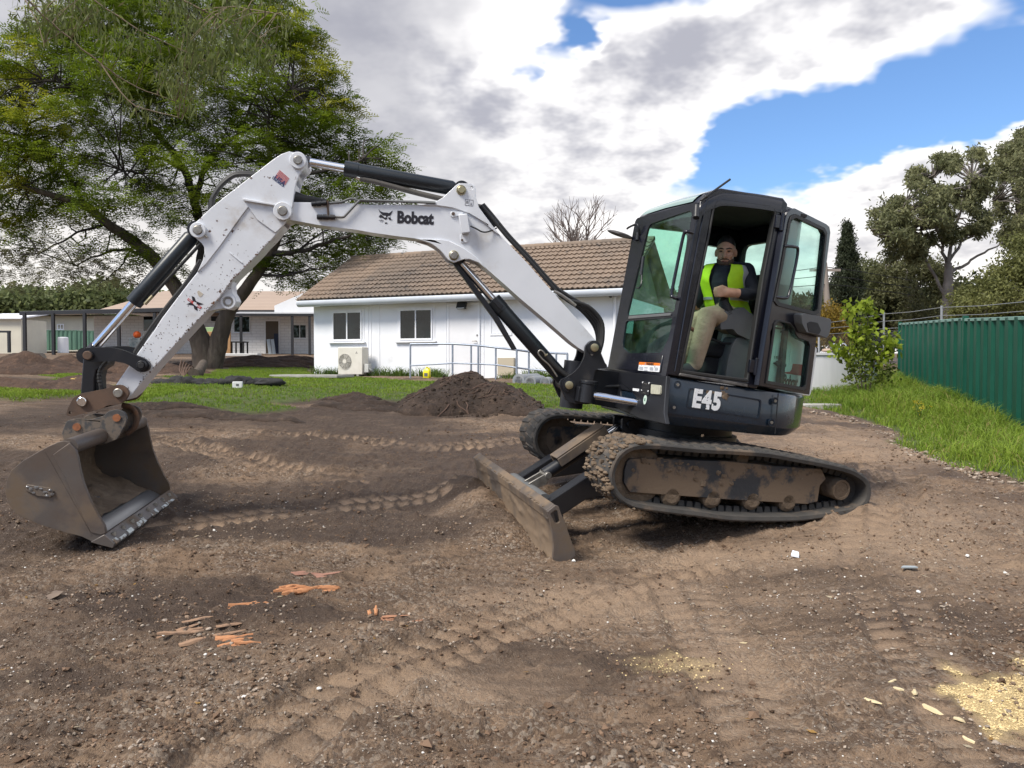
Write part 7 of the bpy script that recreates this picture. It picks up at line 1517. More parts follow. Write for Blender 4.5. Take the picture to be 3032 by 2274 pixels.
window(cream, CF.rect(*K6(395, 487), *K6(443, 526)), 2, .08, .06); window(cream, CF.rect(*K6(33, 490), *K6(88, 528)), 1, .08, .06)
SF = Face((at(-60, 1000, 55).x, 55, at(0, 1037, 55).z), (1, .0)); shed = empty('shed', (0, 0, 0), 0, 'small pale shed with a white sloping roof at the left edge', 'shed'); shed.matrix_world = SF.frame(); a1, b1 = SF.q(62, 945); m = MB(); m.box((a1 / 2, 1.5, b1 / 2 - .3), (a1, 3, b1 + .6)); m.build('wall', BM['cream'], shed); m = MB(); m.hexa([Vector((-.3, -.3, b1)), Vector((a1 + .2, -.3, b1)), Vector((a1 + .2, 3, b1 + .5)), Vector((-.3, 3, b1 + .5)), Vector((-.3, -.3, b1 + .1)), Vector((a1 + .2, -.3, b1 + .1)), Vector((a1 + .2, 3, b1 + .6)), Vector((-.3, 3, b1 + .6))]); m.build('roof', BM['wall'], shed)
gt = at(15, 1044, 40); g_ = empty('pool_fence', gt, 0, 'small dark metal frame gate standing at the left edge', 'fence'); h0 = at(15, 982, 40).z - gt.z
for dx in (-1.0, .22): m = MB(); m.box((dx, 0, h0 / 2), (.12, .12, h0)); m.build('post', BM['dark'], g_)
m = MB(); m.box((-.4, 0, h0), (1.4, .10, .10)); m.build('rail', BM['dark'], g_)
p = at(187, 1040, 58); m = MB(); m.lathe((0, 0, 0), (0, 0, 1), [(0, .36), (.02, .38), (1.15, .36), (1.2, .30), (1.2, 0)], 20); o = m.build('white_drum', BM['trim'], None, 40); o.location = (p.x, p.y, gz(p.x, p.y)); tag(o, 'tall white drum standing in front of the green fence', 'drum')
# ---------------------------------------------------------------- right: dark green fence, white tank, wire fence
fence_panels((2664, 958, 1128), (2856, 942, 1194), 'green_fence', 'far stretch of dark green steel sheet fence with its end post', 'fence', BM['green'], 1, 23.5, 15.9, mat('fence_cap', (.16, .30, .26), None, rough=.4), .62, .05, .05)
fence_panels((2858, 944, 1196), (3090, 936, 1330), 'green_fence', 'near stretch of dark green steel sheet fence at the right edge', 'fence', BM['green'], 1, 15.7, 11.2, bpy.data.materials['fence_cap'], .52, .05, .05)
tc_ = at(2440, 1140, 19.5); TR = 2.6; tank = empty('water_tank', (tc_.x - .3, tc_.y + TR, tc_.z - .3), 0, 'round white rendered tank wall with rust stains behind the open door', 'tank'); th = at(2440, 1044, 19.5).z - tc_.z + .3
RUSTW = mat('stained_white_render', (.66, .66, .68), (.56, .56, .58), 2, .8, dirt=(.33, .21, .17), dscale=4, dlo=.60, dhi=.78, stretch=(1.6, 1.6, .25))
m = MB(); m.lathe((0, 0, 0), (0, 0, 1), [(0, TR), (th - .06, TR), (th - .06, TR + .03), (th, TR + .03), (th, TR - .1), (th - .2, TR - .1), (th - .2, 0)], 64); m.build('tank_wall', RUSTW, tank, 35)
for i, (u, v) in enumerate(((2471, 1038), (2497, 1037))):
    p = at(u, v, 20.2); m = MB(); m.tube([Vector((.10 * math.cos(t), 0, .16 * math.sin(t))) for t in np.linspace(0, math.pi, 13)], .014, 8); o = m.build('ladder_hoop', CH['chrome'], None, 50); o.location = (p.x, p.y, p.z + .02); tag(o, ('left bright metal hoop on top of the white tank', 'right bright metal hoop on top of the white tank')[i], 'hoop')
p = at(2449, 1041, 19.9); m = MB(); blob(m, Vector((0, 0, 0)), (.13, .09, .05), random.Random(1), 12, 7); o = m.build('rock', mat('tan_rock', (.40, .30, .23), None, rough=.9), None, 60); o.location = (p.x, p.y, p.z + .03); tag(o, 'flat tan stone lying on the rim of the white tank', 'stone')
wf = empty('wire_fence', at(2617, 1035, 26), 0, 'tall wire mesh fence with grey posts behind the tank', 'fence'); wo = wf.location; GAL = mat('galvanised_post', (.30, .31, .32), None, rough=.5, metal=.4)
ends = [(2425, 955, 1045, 24), (2617, 925, 1045, 26), (2788, 905, 1040, 22), (3060, 885, 1040, 17)]
for (u, v0, v1, d_) in ends: m = MB(); m.tube([at(u, v1, d_) - wo - Vector((0, 0, .4)), at(u, v0, d_) - wo], .035, 8); m.build('post', GAL, wf, 50)
for k, fr_3 in enumerate((.04, .22, .40)):
    for i in range(3): (u0, v0, w0, d0), (u1, v1, w1, d1) = ends[i], ends[i + 1]; m = MB(); A_, B_ = at(u0, v0 + (w0 - v0) * fr_3, d0) - wo, at(u1, v1 + (w1 - v1) * fr_3, d1) - wo; m.tube([A_, (A_ + B_) / 2 - Vector((0, 0, .03)), B_], .009, 5); m.build('wire', GAL, wf, 50)
def mesh_mat():
    m = bpy.data.materials.new('wire_mesh'); m.use_nodes = True; g = NT(m.node_tree); out = g.n('ShaderNodeOutputMaterial'); tc = g.n('ShaderNodeTexCoord').outputs['Object']; sx = g.n('ShaderNodeSeparateXYZ'); g.link(tc, sx.inputs[0])
    d1 = g.math('FRACT', g.math('MULTIPLY', g.math('ADD', sx.outputs[0], sx.outputs[2]), 12)); d2 = g.math('FRACT', g.math('MULTIPLY', g.math('SUBTRACT', sx.outputs[0], sx.outputs[2]), 12)); f = g.math('MAXIMUM', g.math('LESS_THAN', d1, .10), g.math('LESS_THAN', d2, .10))
    tr = g.n('ShaderNodeBsdfTransparent'); b = g.n('ShaderNodeBsdfPrincipled'); b.inputs['Base Color'].default_value = (.16, .17, .18, 1); mx = g.n('ShaderNodeMixShader'); g.link(f, mx.inputs[0]); g.link(tr.outputs[0], mx.inputs[1]); g.link(b.outputs[0], mx.inputs[2]); g.link(mx.outputs[0], out.inputs[0]); return m
WM = mesh_mat()
for i in range(2):
    (u0, v0, w0, d0), (u1, v1, w1, d1) = ends[i], ends[i + 1]; m = MB(); m.add([at(u0, w0, d0) - wo - Vector((0, 0, .4)), at(u1, w1, d1) - wo - Vector((0, 0, .4)), at(u1, v1 + (w1 - v1) * .45, d1) - wo, at(u0, v0 + (w0 - v0) * .45, d0) - wo], [(0, 1, 2, 3)]); m.build('mesh_panel', WM, wf, None)
pb = at(2446, 1000, 38); pole = empty('power_pole', (pb.x, pb.y, gz(pb.x, pb.y)), 0, 'leaning grey timber power pole behind the open cab door', 'pole'); pw = Vector(pole.location); m = MB(); m.tube([Vector((.35, 0, 0)), at(2449, 895, 38) - pw, at(2441, 778, 38) - pw], [.17, .15, .13], 10); m.build('pole_shaft', mat('weathered_pole', (.26, .22, .19), None, rough=.9), pole, 50)
m = MB(); m.box(at(2443, 800, 38) - pw, (1.5, .1, .12)); m.build('cross_arm', bpy.data.materials['weathered_pole'], pole)
for k in range(3): m = MB(); A_ = at(2440 + k * 4, 790 + k * 26, 38) - pw; m.tube([A_, at(2520, 800 + k * 24, 39) - pw, at(2700, 830 + k * 22, 42) - pw], .02, 5); m.build('cable', BM['black'], pole, 50)
for k in range(3): m = MB(); A_ = at(2440 + k * 4, 790 + k * 26, 38) - pw; m.tube([A_, at(2370, 800 + k * 24, 37) - pw, at(2250, 805 + k * 26, 36) - pw], .02, 5); m.build('cable', BM['black'], pole, 50)
# concrete edging where the verge starts
A_, B_ = on_ground(2380, 1206), on_ground(2492, 1214); d = B_ - A_; m = MB(); m.box((0, 0, 0), (d.length, .28, .14)); o = m.build('concrete_edging', BM['concrete'], None, 30, .02); o.location = (A_ + B_) / 2 + Vector((0, .1, .02)); o.rotation_euler.z = math.atan2(d.y, d.x); tag(o, 'short weathered concrete edging at the start of the verge', 'edging')
# ================================================================== TREES AND PLANTS
rsv = np.random.RandomState(77)
BARK = mat('grey_brown_bark', (.10, .078, .060), (.062, .048, .038), 5, .95, 0, .9, 14, .03, dirt=(.15, .125, .095), dscale=3, dlo=.5, dhi=.7, stretch=(1, 1, .3)); DBARK = mat('dark_branch_bark', (.045, .036, .030), (.030, .025, .022), 3, .95)
GUMBARK = mat('pale_gum_bark', (.24, .21, .19), (.13, .112, .10), 1.5, .8); TWIG = mat('bare_twig', (.20, .165, .15), None, rough=.9)
LEAF = tone_mat('leaf_tones', .55, .45, 0, .25)
def quads_from(P, U, Wv, L, B, fold=0.):
    """diamond leaves: base P, direction U, side Wv, length L, half width B -> (4n,3), faces"""
    n = len(P); a = P; b = P + U * (L * .45)[:, None] + Wv * B[:, None]; c = P + U * L[:, None]; d = P + U * (L * .45)[:, None] - Wv * B[:, None]
    V_ = np.stack([a, b, c, d], 1).reshape(-1, 3); F_ = np.arange(4 * n).reshape(-1, 4); return V_, F_
def unit(v): return v / (np.linalg.norm(v, axis=-1, keepdims=True) + 1e-9)
def leaf_cloud(name, C, spread, per, L, B, c1, c2, parent, m=None, droop=.2, var=.35, flat=1., c3=None, p3=.0, tone_c=None):
    """leaves scattered round clump centres C (n,3)"""
    n = len(C); N = n * per; sp = np.repeat(np.broadcast_to(spread, (n,)), per); base = np.repeat(C, per, 0); off = rsv.randn(N, 3) * sp[:, None] * .55; off[:, 2] *= flat; P = base + off
    U = unit(rsv.randn(N, 3) + np.array([0, 0, -droop])); W_ = unit(np.cross(U, rsv.randn(N, 3))); l = L * rsv.uniform(.6, 1.3, N); b = B * rsv.uniform(.7, 1.3, N); V_, F_ = quads_from(P, U, W_, l, b)
    tc_ = (rsv.rand(n) if tone_c is None else tone_c); t = np.clip(np.repeat(tc_, per) * .65 + rsv.rand(N) * .35, 0, 1)[:, None]; col = np.array(c1) * (1 - t) + np.array(c2) * t; col *= rsv.uniform(1 - var, 1 + var, (N, 1))
    if c3 is not None: k = rsv.rand(N) < p3; col[k] = np.array(c3) * rsv.uniform(.7, 1.3, (k.sum(), 1))
    me = tri_mesh(name, V_, F_, m or LEAF, np.repeat(col, 4, 0)); o = bpy.data.objects.new(name, me); link(o, parent); return o
def limb(m, pts, r0, r1, n=7, wob=.0, seed=0, seg=4):
    P = cr(pts, seg); K = len(P); rr = random.Random(seed)
    if wob: P = [p + Vector((rr.uniform(-1, 1), rr.uniform(-1, 1), rr.uniform(-1, 1))) * wob * min(1, i / 3) for i, p in enumerate(P)]
    m.tube(P, [r0 + (r1 - r0) * (i / (K - 1)) ** .8 for i in range(K)], n); return P
def nearest_on(paths, c):
    best = None
    for P in paths:
        for p in P:
            d = (p - c).length
            if best is None or d < best[0]: best = (d, p)
    return best[1]
# ---------------------------------------------------------------- the big feathery tree
TD = 29.0
tb = at(612, 1095, TD); jac = empty('feathery_tree', (tb.x, tb.y, gz(tb.x, tb.y) - .1), 0, 'big spreading tree with feathery green leaves and a forked trunk behind the arm', 'tree'); jo = Vector(jac.location)
def T(u, v, dd=0.): return at(u, v, TD + dd) - jo
m = MB(); paths = []
paths.append(limb(m, [Vector((-.05, 0, 0)), T(602, 1040), T(586, 990), T(566, 940), T(530, 868, .3), T(464, 776, .6), T(398, 716, .8), T(318, 663, .4), T(252, 610, 0), T(152, 577, -.8), T(53, 550, -1.2)], .48, .07, 12, .02, 1))
paths.append(limb(m, [Vector((.12, .05, 0)), T(640, 1040), T(655, 985), T(676, 920), T(716, 872, -.3), T(762, 809, -.7), T(800, 750, -1), T(830, 690, -1.2), T(850, 600, -1.5), T(880, 520, -2)], .42, .07, 12, .02, 2))
m.build('trunk', BARK, jac, 60)
m = MB()
sub = [([T(566, 940), T(585, 850, .5), T(596, 740, 1), T(577, 600, 1.3), T(544, 504, 1.5), T(491, 424, 1.4), T(431, 345, 1), T(464, 278, .6), T(480, 200, .2)], .27, .05), ([T(577, 600, 1.3), T(600, 520, 1.8), T(636, 457, 2.3), T(703, 398, 2.8), T(800, 360, 3)], .15, .035), ([T(850, 600, -1.5), T(800, 470, -1), T(796, 384, -1), T(806, 318, -1.2), T(862, 265, -1.4)], .11, .03),
       ([T(464, 776, .6), T(380, 740, 1), T(290, 755, 1.5), T(215, 790, 1.8)], .10, .02), ([T(544, 504, 1.5), T(470, 470, .5), T(420, 510, -.5), T(350, 500, -1.2)], .10, .025), ([T(431, 345, 1), T(340, 290, .3), T(230, 260, -.4), T(140, 240, -1)], .09, .02), ([T(252, 610, 0), T(200, 520, .6), T(120, 450, 1), T(70, 400, 1.2)], .10, .02),
       ([T(106, 480, 1), T(100, 420, 1), T(60, 330, .8)], .06, .02), ([T(800, 750, -1), T(880, 745, -1.4), T(960, 720, -2), T(1050, 690, -2.2), T(1130, 640, -2.2)], .12, .02), ([T(880, 520, -2), T(980, 500, -2.4), T(1080, 470, -2.4)], .08, .02), ([T(762, 809, -.7), T(820, 820, -1.2), T(900, 800, -1.8), T(980, 790, -2.4)], .07, .015), ([T(703, 398, 2.8), T(760, 280, 2.6), T(800, 180, 2.2), T(850, 130, 2)], .07, .02), ([T(480, 200, .2), T(540, 120, 0), T(600, 60, 0)], .05, .02), ([T(464, 278, .6), T(380, 180, .4), T(300, 110, .2)], .05, .015), ([T(398, 716, .8), T(350, 800, 0), T(290, 840, -.6)], .04, .012), ([T(318, 663, .4), T(230, 690, -.6), T(140, 740, -1.4), T(60, 760, -2)], .06, .012)]
for i, (p, a, b) in enumerate(sub): paths.append(limb(m, p, a, b, 8, .05, 10 + i))
m.build('limb', DBARK, jac, 60)
crown_px = [(-120, 150), (0, 110), (100, 70), (250, -40), (830, -40), (930, 100), (985, 200), (1035, 290), (1005, 370), (965, 430), (1050, 395), (1170, 430), (1195, 505), (1180, 560), (1205, 625), (1130, 735), (1080, 815), (1010, 850), (930, 850), (840, 830), (800, 780), (700, 780), (600, 800), (480, 820), (390, 760), (260, 745), (100, 700), (-120, 690)]
def sample_px(poly, n, rs_):
    us = rs_.uniform(min(p[0] for p in poly), max(p[0] for p in poly), n * 3); vs = rs_.uniform(min(p[1] for p in poly), max(p[1] for p in poly), n * 3); k = in_poly(us, vs, poly); return us[k][:n], vs[k][:n]
def pads_in(poly, n, rs_, mind=34):
    """spray centres spread evenly inside a photo outline"""
    us, vs = sample_px(poly, n * 6, rs_); out = []
    for a_, b_ in zip(us, vs):
        if all((a_ - c_) ** 2 + (b_ - d_) ** 2 > mind ** 2 for c_, d_ in out[-400:]): out.append((a_, b_))
        if len(out) >= n: break
    return np.array(out).T
u, v = pads_in(crown_px, 600, rsv, 31); d_in = dist_poly(u, v, crown_px)
core = np.exp(-((u - 560) / 250) ** 2 - ((v - 640) / 150) ** 2)
holes_px = np.exp(-((u - 330) / 55) ** 2 - ((v - 470) / 45) ** 2) + np.exp(-((u - 570) / 170) ** 2 - ((v - 740) / 60) ** 2) + .6 * np.exp(-((u - 180) / 160) ** 2 - ((v - 680) / 50) ** 2) + .8 * np.exp(-((u - 690) / 50) ** 2 - ((v - 330) / 40) ** 2)
keep = rsv.rand(len(u)) > .17 + .45 * core + holes_px * .7; u, v, d_in = u[keep], v[keep], d_in[keep]
th_ = np.clip(d_in / 260, .08, 1) ** .5 * 4.0; dd = rsv.uniform(-1, 1, len(u)) * th_
Cc = np.array([tuple(T(a, b, c)) for a, b, c in zip(u, v, dd)])
def fronds(name, C, per, spread, parent, c1, c2, Lf=.46, npair=6):
    n = len(C); N = n * per; sp_r = np.repeat(spread * rsv.uniform(.6, 1.25, n), per)[:, None]; off_ = np.clip(rsv.randn(N, 3), -1.7, 1.7); off_[:, 2] -= .35 * (off_[:, 0] ** 2 + off_[:, 1] ** 2) * .5; base = np.repeat(C, per, 0) + off_ * sp_r * np.array([1, 1, .42]); U = unit(rsv.randn(N, 3) * np.array([1, 1, .35]) + np.array([0, 0, -.12])); side_ = unit(np.cross(U, np.array([0, 0, 1.]) + rsv.randn(N, 3) * .25)); L = Lf * rsv.uniform(.7, 1.3, N)
    tone = np.clip(np.repeat(rsv.rand(n), per) * .6 + rsv.rand(N) * .4, 0, 1)
    Vs, Cs = [], []
    for k in range(npair):
        f = (k + .6) / npair; p = base + U * (L * f)[:, None] + np.array([0, 0, -1.]) * (L * f * f * .25)[:, None]; ln = L * .36 * math.sin(math.pi * (.12 + .80 * f)) + .02
        for sg in (-1, 1):
            d = unit(side_ * sg + U * .55); nrm = np.cross(side_, U); w = unit(np.cross(d, nrm)); V_, _ = quads_from(p, d, w, ln, np.full(N, .024)); Vs.append(V_.reshape(N, 4, 3)); 
    V_ = np.stack(Vs, 1).reshape(-1, 3); F_ = np.arange(len(V_)).reshape(-1, 4); col = np.array(c1)[None] * (1 - tone)[:, None] + np.array(c2)[None] * tone[:, None]; col *= rsv.uniform(.75, 1.25, (N, 1))
    me = tri_mesh(name, V_, F_, LEAF, np.repeat(col, 4 * 2 * npair, 0)); o = bpy.data.objects.new(name, me); link(o, parent); return o
backlit = np.clip((300 - u) / 300, 0, 1) * .5 + np.clip((u - 800) / 200, 0, 1) * np.clip((430 - v) / 200, 0, 1)  # light shining through left and top-right sprays, put into the leaf colour
k1 = rsv.rand(len(u)) < backlit
fronds('crown', Cc[~k1], 70, .44, jac, (.066, .112, .009), (.19, .25, .019), npair=5); fronds('crown', Cc[k1], 70, .44, jac, (.22, .26, .02), (.38, .38, .04), npair=5)
u2, v2 = sample_px([(-60, 690), (120, 700), (300, 760), (430, 800), (380, 860), (240, 830), (60, 850), (-60, 800)], 150, rsv); fronds('crown_sparse', np.array([tuple(T(a, b, c)) for a, b, c in zip(u2, v2, rsv.uniform(-2, 2, len(u2)))]), 5, .25, jac, (.10, .10, .05), (.15, .15, .08))
m = MB(); pick = np.arange(len(Cc))
allp = [Vector(p) for P in paths for p in P[3:]]
AP = np.array([tuple(p) for p in allp])
for i in pick:
    c = Cc[i]; j = int(np.argmin(np.linalg.norm(AP - c, axis=1) + rsv.uniform(0, .8, len(AP)))); a = allp[j]; c = Vector(c); md = (a + c) / 2 + Vector((rsv.uniform(-.3, .3), rsv.uniform(-.3, .3), rsv.uniform(-.1, .35)))
    if (a - c).length < 5: m.tube(cr([a, md, c], 3), [.035, .03, .026, .022, .017, .013, .008][:7], 5)
m.build('twig', DBARK, jac, 60)['kind'] = 'stuff'
# ---------------------------------------------------------------- gum branches hanging into the top left, tree itself stands out of frame
gt_ = Vector((-8.2, 8.0, gz(-8.2, 8.0) - .1)); gum = empty('gum_tree', gt_, 0, 'gum tree whose long drooping leaves hang into the top left corner', 'tree')
def G(u_, v_, d_): return at(u_, v_, d_) - gt_
m = MB(); gp_ = [limb(m, [Vector((0, 0, 0)), Vector((.1, .1, 2.2)), Vector((.3, .2, 4.4)), Vector((.9, .5, 6.4))], .26, .12, 10, .02, 3)]; m.build('trunk', GUMBARK, gum, 60)
br = [[Vector((.3, .2, 4.4)), G(-150, -250, 8.6), G(60, -20, 9), G(180, 90, 9.2), G(300, 190, 9.3), G(400, 255, 9.4), G(520, 300, 9.5)], [Vector((.9, .5, 6.4)), G(200, -240, 9), G(420, -60, 9.4), G(600, 30, 9.6), G(740, 95, 9.8), G(820, 160, 9.9)], [Vector((.9, .5, 6.4)), G(100, -200, 9.5), G(250, -30, 9.8), G(380, 70, 10), G(500, 130, 10.2), G(640, 190, 10.3)], [G(300, 190, 9.3), G(380, 300, 9.2), G(470, 335, 9.2), G(540, 350, 9.2)], [G(60, -20, 9), G(110, 60, 8.9), G(130, 140, 8.8)], [G(600, 30, 9.6), G(700, 20, 9.4), G(820, 40, 9.3)]]
m = MB(); gpaths = [limb(m, p, .022 if i < 3 else .010, .004, 6, .01, 30 + i) for i, p in enumerate(br)]; m.build('hanging_branch', mat('gum_twig', (.20, .15, .10), None, rough=.9), gum, 60)
gum_px = [(30, -30), (860, -30), (840, 130), (790, 200), (700, 160), (620, 260), (560, 350), (420, 340), (330, 250), (200, 180), (60, 60)]
u, v = sample_px(gum_px, 520, rsv); k = fbm(u / 70, v / 70, 1, 3, 15) > .52; u, v = u[k], v[k]; dep = rsv.uniform(8.6, 10.4, len(u)); C2 = np.array([tuple(G(a, b, c)) for a, b, c in zip(u, v, dep)])
leaf_cloud('crown', C2, .15, 12, .13, .011, (.07, .095, .026), (.16, .18, .05), gum, None, 2.2, .3, 1, (.11, .10, .05), .06)
# twiglets that carry the leaves
m = MB(); GA = np.array([tuple(p) for P in gpaths for p in P[2:]])
for c in C2[::3]:
    j = int(np.argmin(np.linalg.norm(GA - c, axis=1))); a = Vector(GA[j]); c = Vector(c)
    if (a - c).length < 1.4: m.tube([a, (a + c) / 2 + Vector((0, 0, .04)), c], [.006, .004, .002], 4)
m.build('twig', bpy.data.materials['gum_twig'], gum, 60)['kind'] = 'stuff'
# ---------------------------------------------------------------- gums on the right
def gum_tree(base_px, depth, trunk, limbs, crown_poly, n, label, c1=(.11, .125, .06), c2=(.26, .26, .13), hole=.47, thick=3.2, per=95, sp=.75, name='gum_tree', L=.24, B=.045, group='trees beyond the fences', seed=0, fs=60):
    b = at(base_px[0], base_px[1], depth); t = empty(name, (b.x, b.y, gz(b.x, b.y) - .2), 0, label, 'tree', group); o_ = Vector(t.location)
    def Q(u_, v_, dd=0.): return at(u_, v_, depth + dd) - o_
    m = MB(); P = limb(m, [Vector((0, 0, 0))] + [Q(*p) for p in trunk[0]], trunk[1], trunk[2], 9, .04, 50 + seed); m.build('trunk', GUMBARK, t, 60); allP = [P]
    if limbs:
        m = MB()
        for i, (pts, r0, r1) in enumerate(limbs): allP.append(limb(m, [Q(*p) for p in pts], r0, r1, 6, .08, 60 + i + seed))
        m.build('limb', GUMBARK, t, 60)
    u_, v_ = sample_px(crown_poly, n, rsv); k = fbm(u_ / fs, v_ / fs, 1, 2, 25 + seed) > hole; u_, v_ = u_[k], v_[k]; din = dist_poly(u_, v_, crown_poly); dd = rsv.uniform(-1, 1, len(u_)) * np.clip(din / 70, .15, 1) * thick
    C = np.array([tuple(Q(a, c, e)) for a, c, e in zip(u_, v_, dd)])
    ht = np.clip((np.array([x[2] for x in C]) - C[:, 2].min()) / (np.ptp(C[:, 2]) + 1e-6), 0, 1)
    leaf_cloud('crown', C, sp, per, L, B, c1, c2, t, None, .6, .35, .6, None, 0, np.clip(rsv.rand(len(C)) * .8 + ht * .2, 0, 1))
    if limbs:
        m = MB(); A_ = np.array([tuple(p) for Pp in allP for p in Pp[2:]])
        for c in C[::2]:
            j = int(np.argmin(np.linalg.norm(A_ - c, axis=1))); a = Vector(A_[j]); c = Vector(c)
            if (a - c).length < 6: m.tube([a, (a + c) / 2 + Vector((rsv.uniform(-.3, .3), rsv.uniform(-.3, .3), .15)), c], [.04, .03, .015], 5)
        m.build('twig', GUMBARK, t, 60)['kind'] = 'stuff'
    return t
K8 = lambda x, y: (2350 + x * .693, 300 + y * .693)
def k8s(pts): return [K8(*p) for p in pts]
gum_tree(K8(650, 930), 40, ([K8(655, 850), K8(660, 760), K8(662, 690)], .34, .17), [([K8(660, 760) + (0,), K8(640, 640) + (.3,), K8(600, 520) + (.5,), K8(540, 420) + (.8,)], .12, .04), ([K8(662, 690) + (0,), K8(680, 560) + (0,), K8(720, 440) + (-.5,), K8(760, 330) + (-.8,)], .12, .04), ([K8(662, 690), K8(720, 600), K8(790, 560), K8(860, 520)], .09, .04), ([K8(655, 850), K8(590, 720), K8(520, 640), K8(430, 590), K8(350, 580)], .10, .03), ([K8(640, 640), K8(560, 570), K8(470, 520), K8(390, 500)], .07, .03), ([K8(680, 560), K8(640, 430), K8(600, 330)], .10, .03), ([K8(660, 740), K8(740, 690), K8(830, 640), K8(900, 600)], .10, .03)],
         k8s([(285, 500), (330, 455), (390, 410), (420, 315), (520, 285), (590, 275), (610, 230), (700, 225), (720, 190), (800, 195), (830, 240), (860, 330), (800, 420), (840, 520), (800, 580), (740, 560), (680, 600), (600, 610), (540, 680), (430, 690), (330, 640), (290, 570)]), 1700, 'tall pale-limbed gum tree with clumpy crown behind the green fence', hole=.47, thick=3, per=30, sp=.27, fs=36)
gum_tree(K8(960, 930), 44, ([K8(965, 800), K8(968, 600), K8(965, 420), K8(968, 220)], .45, .16), [([K8(965, 420), K8(930, 330), K8(900, 220)], .12, .04), ([K8(967, 520), K8(900, 450), K8(850, 420)], .10, .03)], k8s([(840, 340), (880, 240), (870, 190), (930, 140), (1010, 110), (1200, 140), (1200, 640), (1000, 640), (900, 600), (850, 520), (870, 420)]), 1100, 'dark gum tree standing at the right edge of the view', hole=.42, thick=4, per=36, sp=.34, seed=7, fs=40)
gum_tree(K8(820, 940), 36, ([K8(820, 860), K8(820, 800)], .25, .12), None, k8s([(680, 930), (700, 850), (760, 770), (830, 720), (900, 690), (940, 620), (1000, 560), (1200, 560), (1200, 940)]), 300, 'broad dark olive tree just behind the green fence', (.10, .115, .042), (.23, .235, .08), .34, 3, 130, .6, 'olive_tree', .16, .04, seed=3)
gum_tree(K8(500, 960), 46, ([K8(500, 880), K8(500, 800)], .3, .15), [([K8(500, 800), K8(470, 720), K8(440, 690)], .1, .03), ([K8(500, 830), K8(560, 760), K8(620, 740)], .1, .03)], k8s([(380, 980), (390, 800), (380, 720), (450, 680), (520, 690), (600, 700), (650, 760), (700, 850), (690, 980)]), 260, 'dark bushy gum between the cypress and the tall gum', (.08, .09, .045), (.19, .19, .09), .35, 3, 120, .8, seed=4)
gum_tree(K8(290, 990), 48, ([K8(290, 900), K8(300, 800)], .3, .15), None, k8s([(110, 1000), (140, 860), (200, 800), (270, 690), (340, 680), (400, 720), (420, 980)]), 240, 'dark rounded tree behind the narrow cypress', (.07, .082, .04), (.17, .18, .078), .34, 3, 120, .8, seed=5)
cy = at(K8(225, 780)[0], 1000, 42); cyp = empty('cypress', (cy.x, cy.y, gz(cy.x, cy.y)), 0, 'narrow dark cypress rising like a spire beside the cab door', 'tree', 'trees beyond the fences'); co_ = Vector(cyp.location); topz = at(2505, 668, 42).z - co_.z
m = MB(); m.tube([Vector((0, 0, 0)), Vector((0, 0, topz * .9))], [.16, .03], 8); m.build('trunk', BARK, cyp, 50)
zz = rsv.uniform(.05, 1, 420) ** .9; rad = .88 * np.clip((1 - zz) * 2.6, .05, 1) * (0.85 + .15 * np.sin(zz * 25)); an = rsv.uniform(0, 6.283, 420); q = np.sqrt(rsv.uniform(.25, 1, 420)); leaf_cloud('crown', np.stack([np.cos(an) * rad * q, np.sin(an) * rad * q, zz * topz], 1), .20, 60, .16, .03, (.035, .048, .028), (.085, .10, .056), cyp, None, -1.2, .3, 1.2)
ab = at(2465, 990, 30); aut = empty('autumn_shrub', (ab.x, ab.y, gz(ab.x, ab.y)), 0, 'yellow brown autumn shrub beside the power pole', 'shrub'); ao = Vector(aut.location); m = MB(); m.tube([Vector((0, 0, 0)), Vector((0, 0, 1.2))], [.06, .02], 6); m.build('stem', BARK, aut, 50)
u, v = sample_px([(2420, 1010), (2430, 930), (2470, 905), (2510, 950), (2520, 1010)], 60, rsv); leaf_cloud('foliage', np.array([tuple(at(a, b, 30 + c) - ao) for a, b, c in zip(u, v, rsv.uniform(-.8, .8, len(u)))]), .3, 90, .10, .03, (.16, .10, .02), (.28, .20, .03), aut)
# mulberry-like shrub with big yellow-green leaves
sb = on_ground(2560, 1135); SDp = 17.5; sb = at(2560, 1120, SDp); shr = empty('leafy_shrub', (sb.x, sb.y, gz(sb.x, sb.y) - .1), 0, 'upright shrub with big bright yellow-green leaves before the wire fence', 'shrub'); so_ = Vector(shr.location)
def Sx(u_, v_, dd=0.): return at(u_, v_, SDp + dd) - so_
m = MB(); st_ = [[Vector((0, 0, 0)), Sx(2540, 1050), Sx(2528, 980), Sx(2522, 910)], [Vector((.05, 0, 0)), Sx(2560, 1050, .1), Sx(2568, 970, .1), Sx(2572, 895, .1)], [Vector((.08, 0, 0)), Sx(2590, 1070, -.1), Sx(2625, 1030, -.1), Sx(2635, 1005, -.1)], [Vector((-.05, 0, 0)), Sx(2520, 1070, .1), Sx(2490, 1030, .1)]]
sp_ = [limb(m, p, .022, .006, 6, .01, 90 + i) for i, p in enumerate(st_)]; m.build('stem', BARK, shr, 60)
cs = np.array([tuple(p) for P in sp_ for p in P[4:]]); cs = np.repeat(cs, 2, 0) + rsv.randn(len(cs) * 2, 3) * .06; leaf_cloud('foliage', cs, .16, 11, .15, .052, (.19, .26, .022), (.33, .40, .045), shr, None, .8, .2, 1, (.10, .13, .02), .15)
u, v = sample_px([(2500, 1130), (2520, 1040), (2560, 1000), (2600, 1040), (2650, 1080), (2640, 1130)], 90, rsv); leaf_cloud('low_foliage', np.array([tuple(Sx(a, b, c)) for a, b, c in zip(u, v, rsv.uniform(-.4, .4, len(u)))]), .12, 12, .08, .03, (.06, .09, .02), (.20, .24, .04), shr)
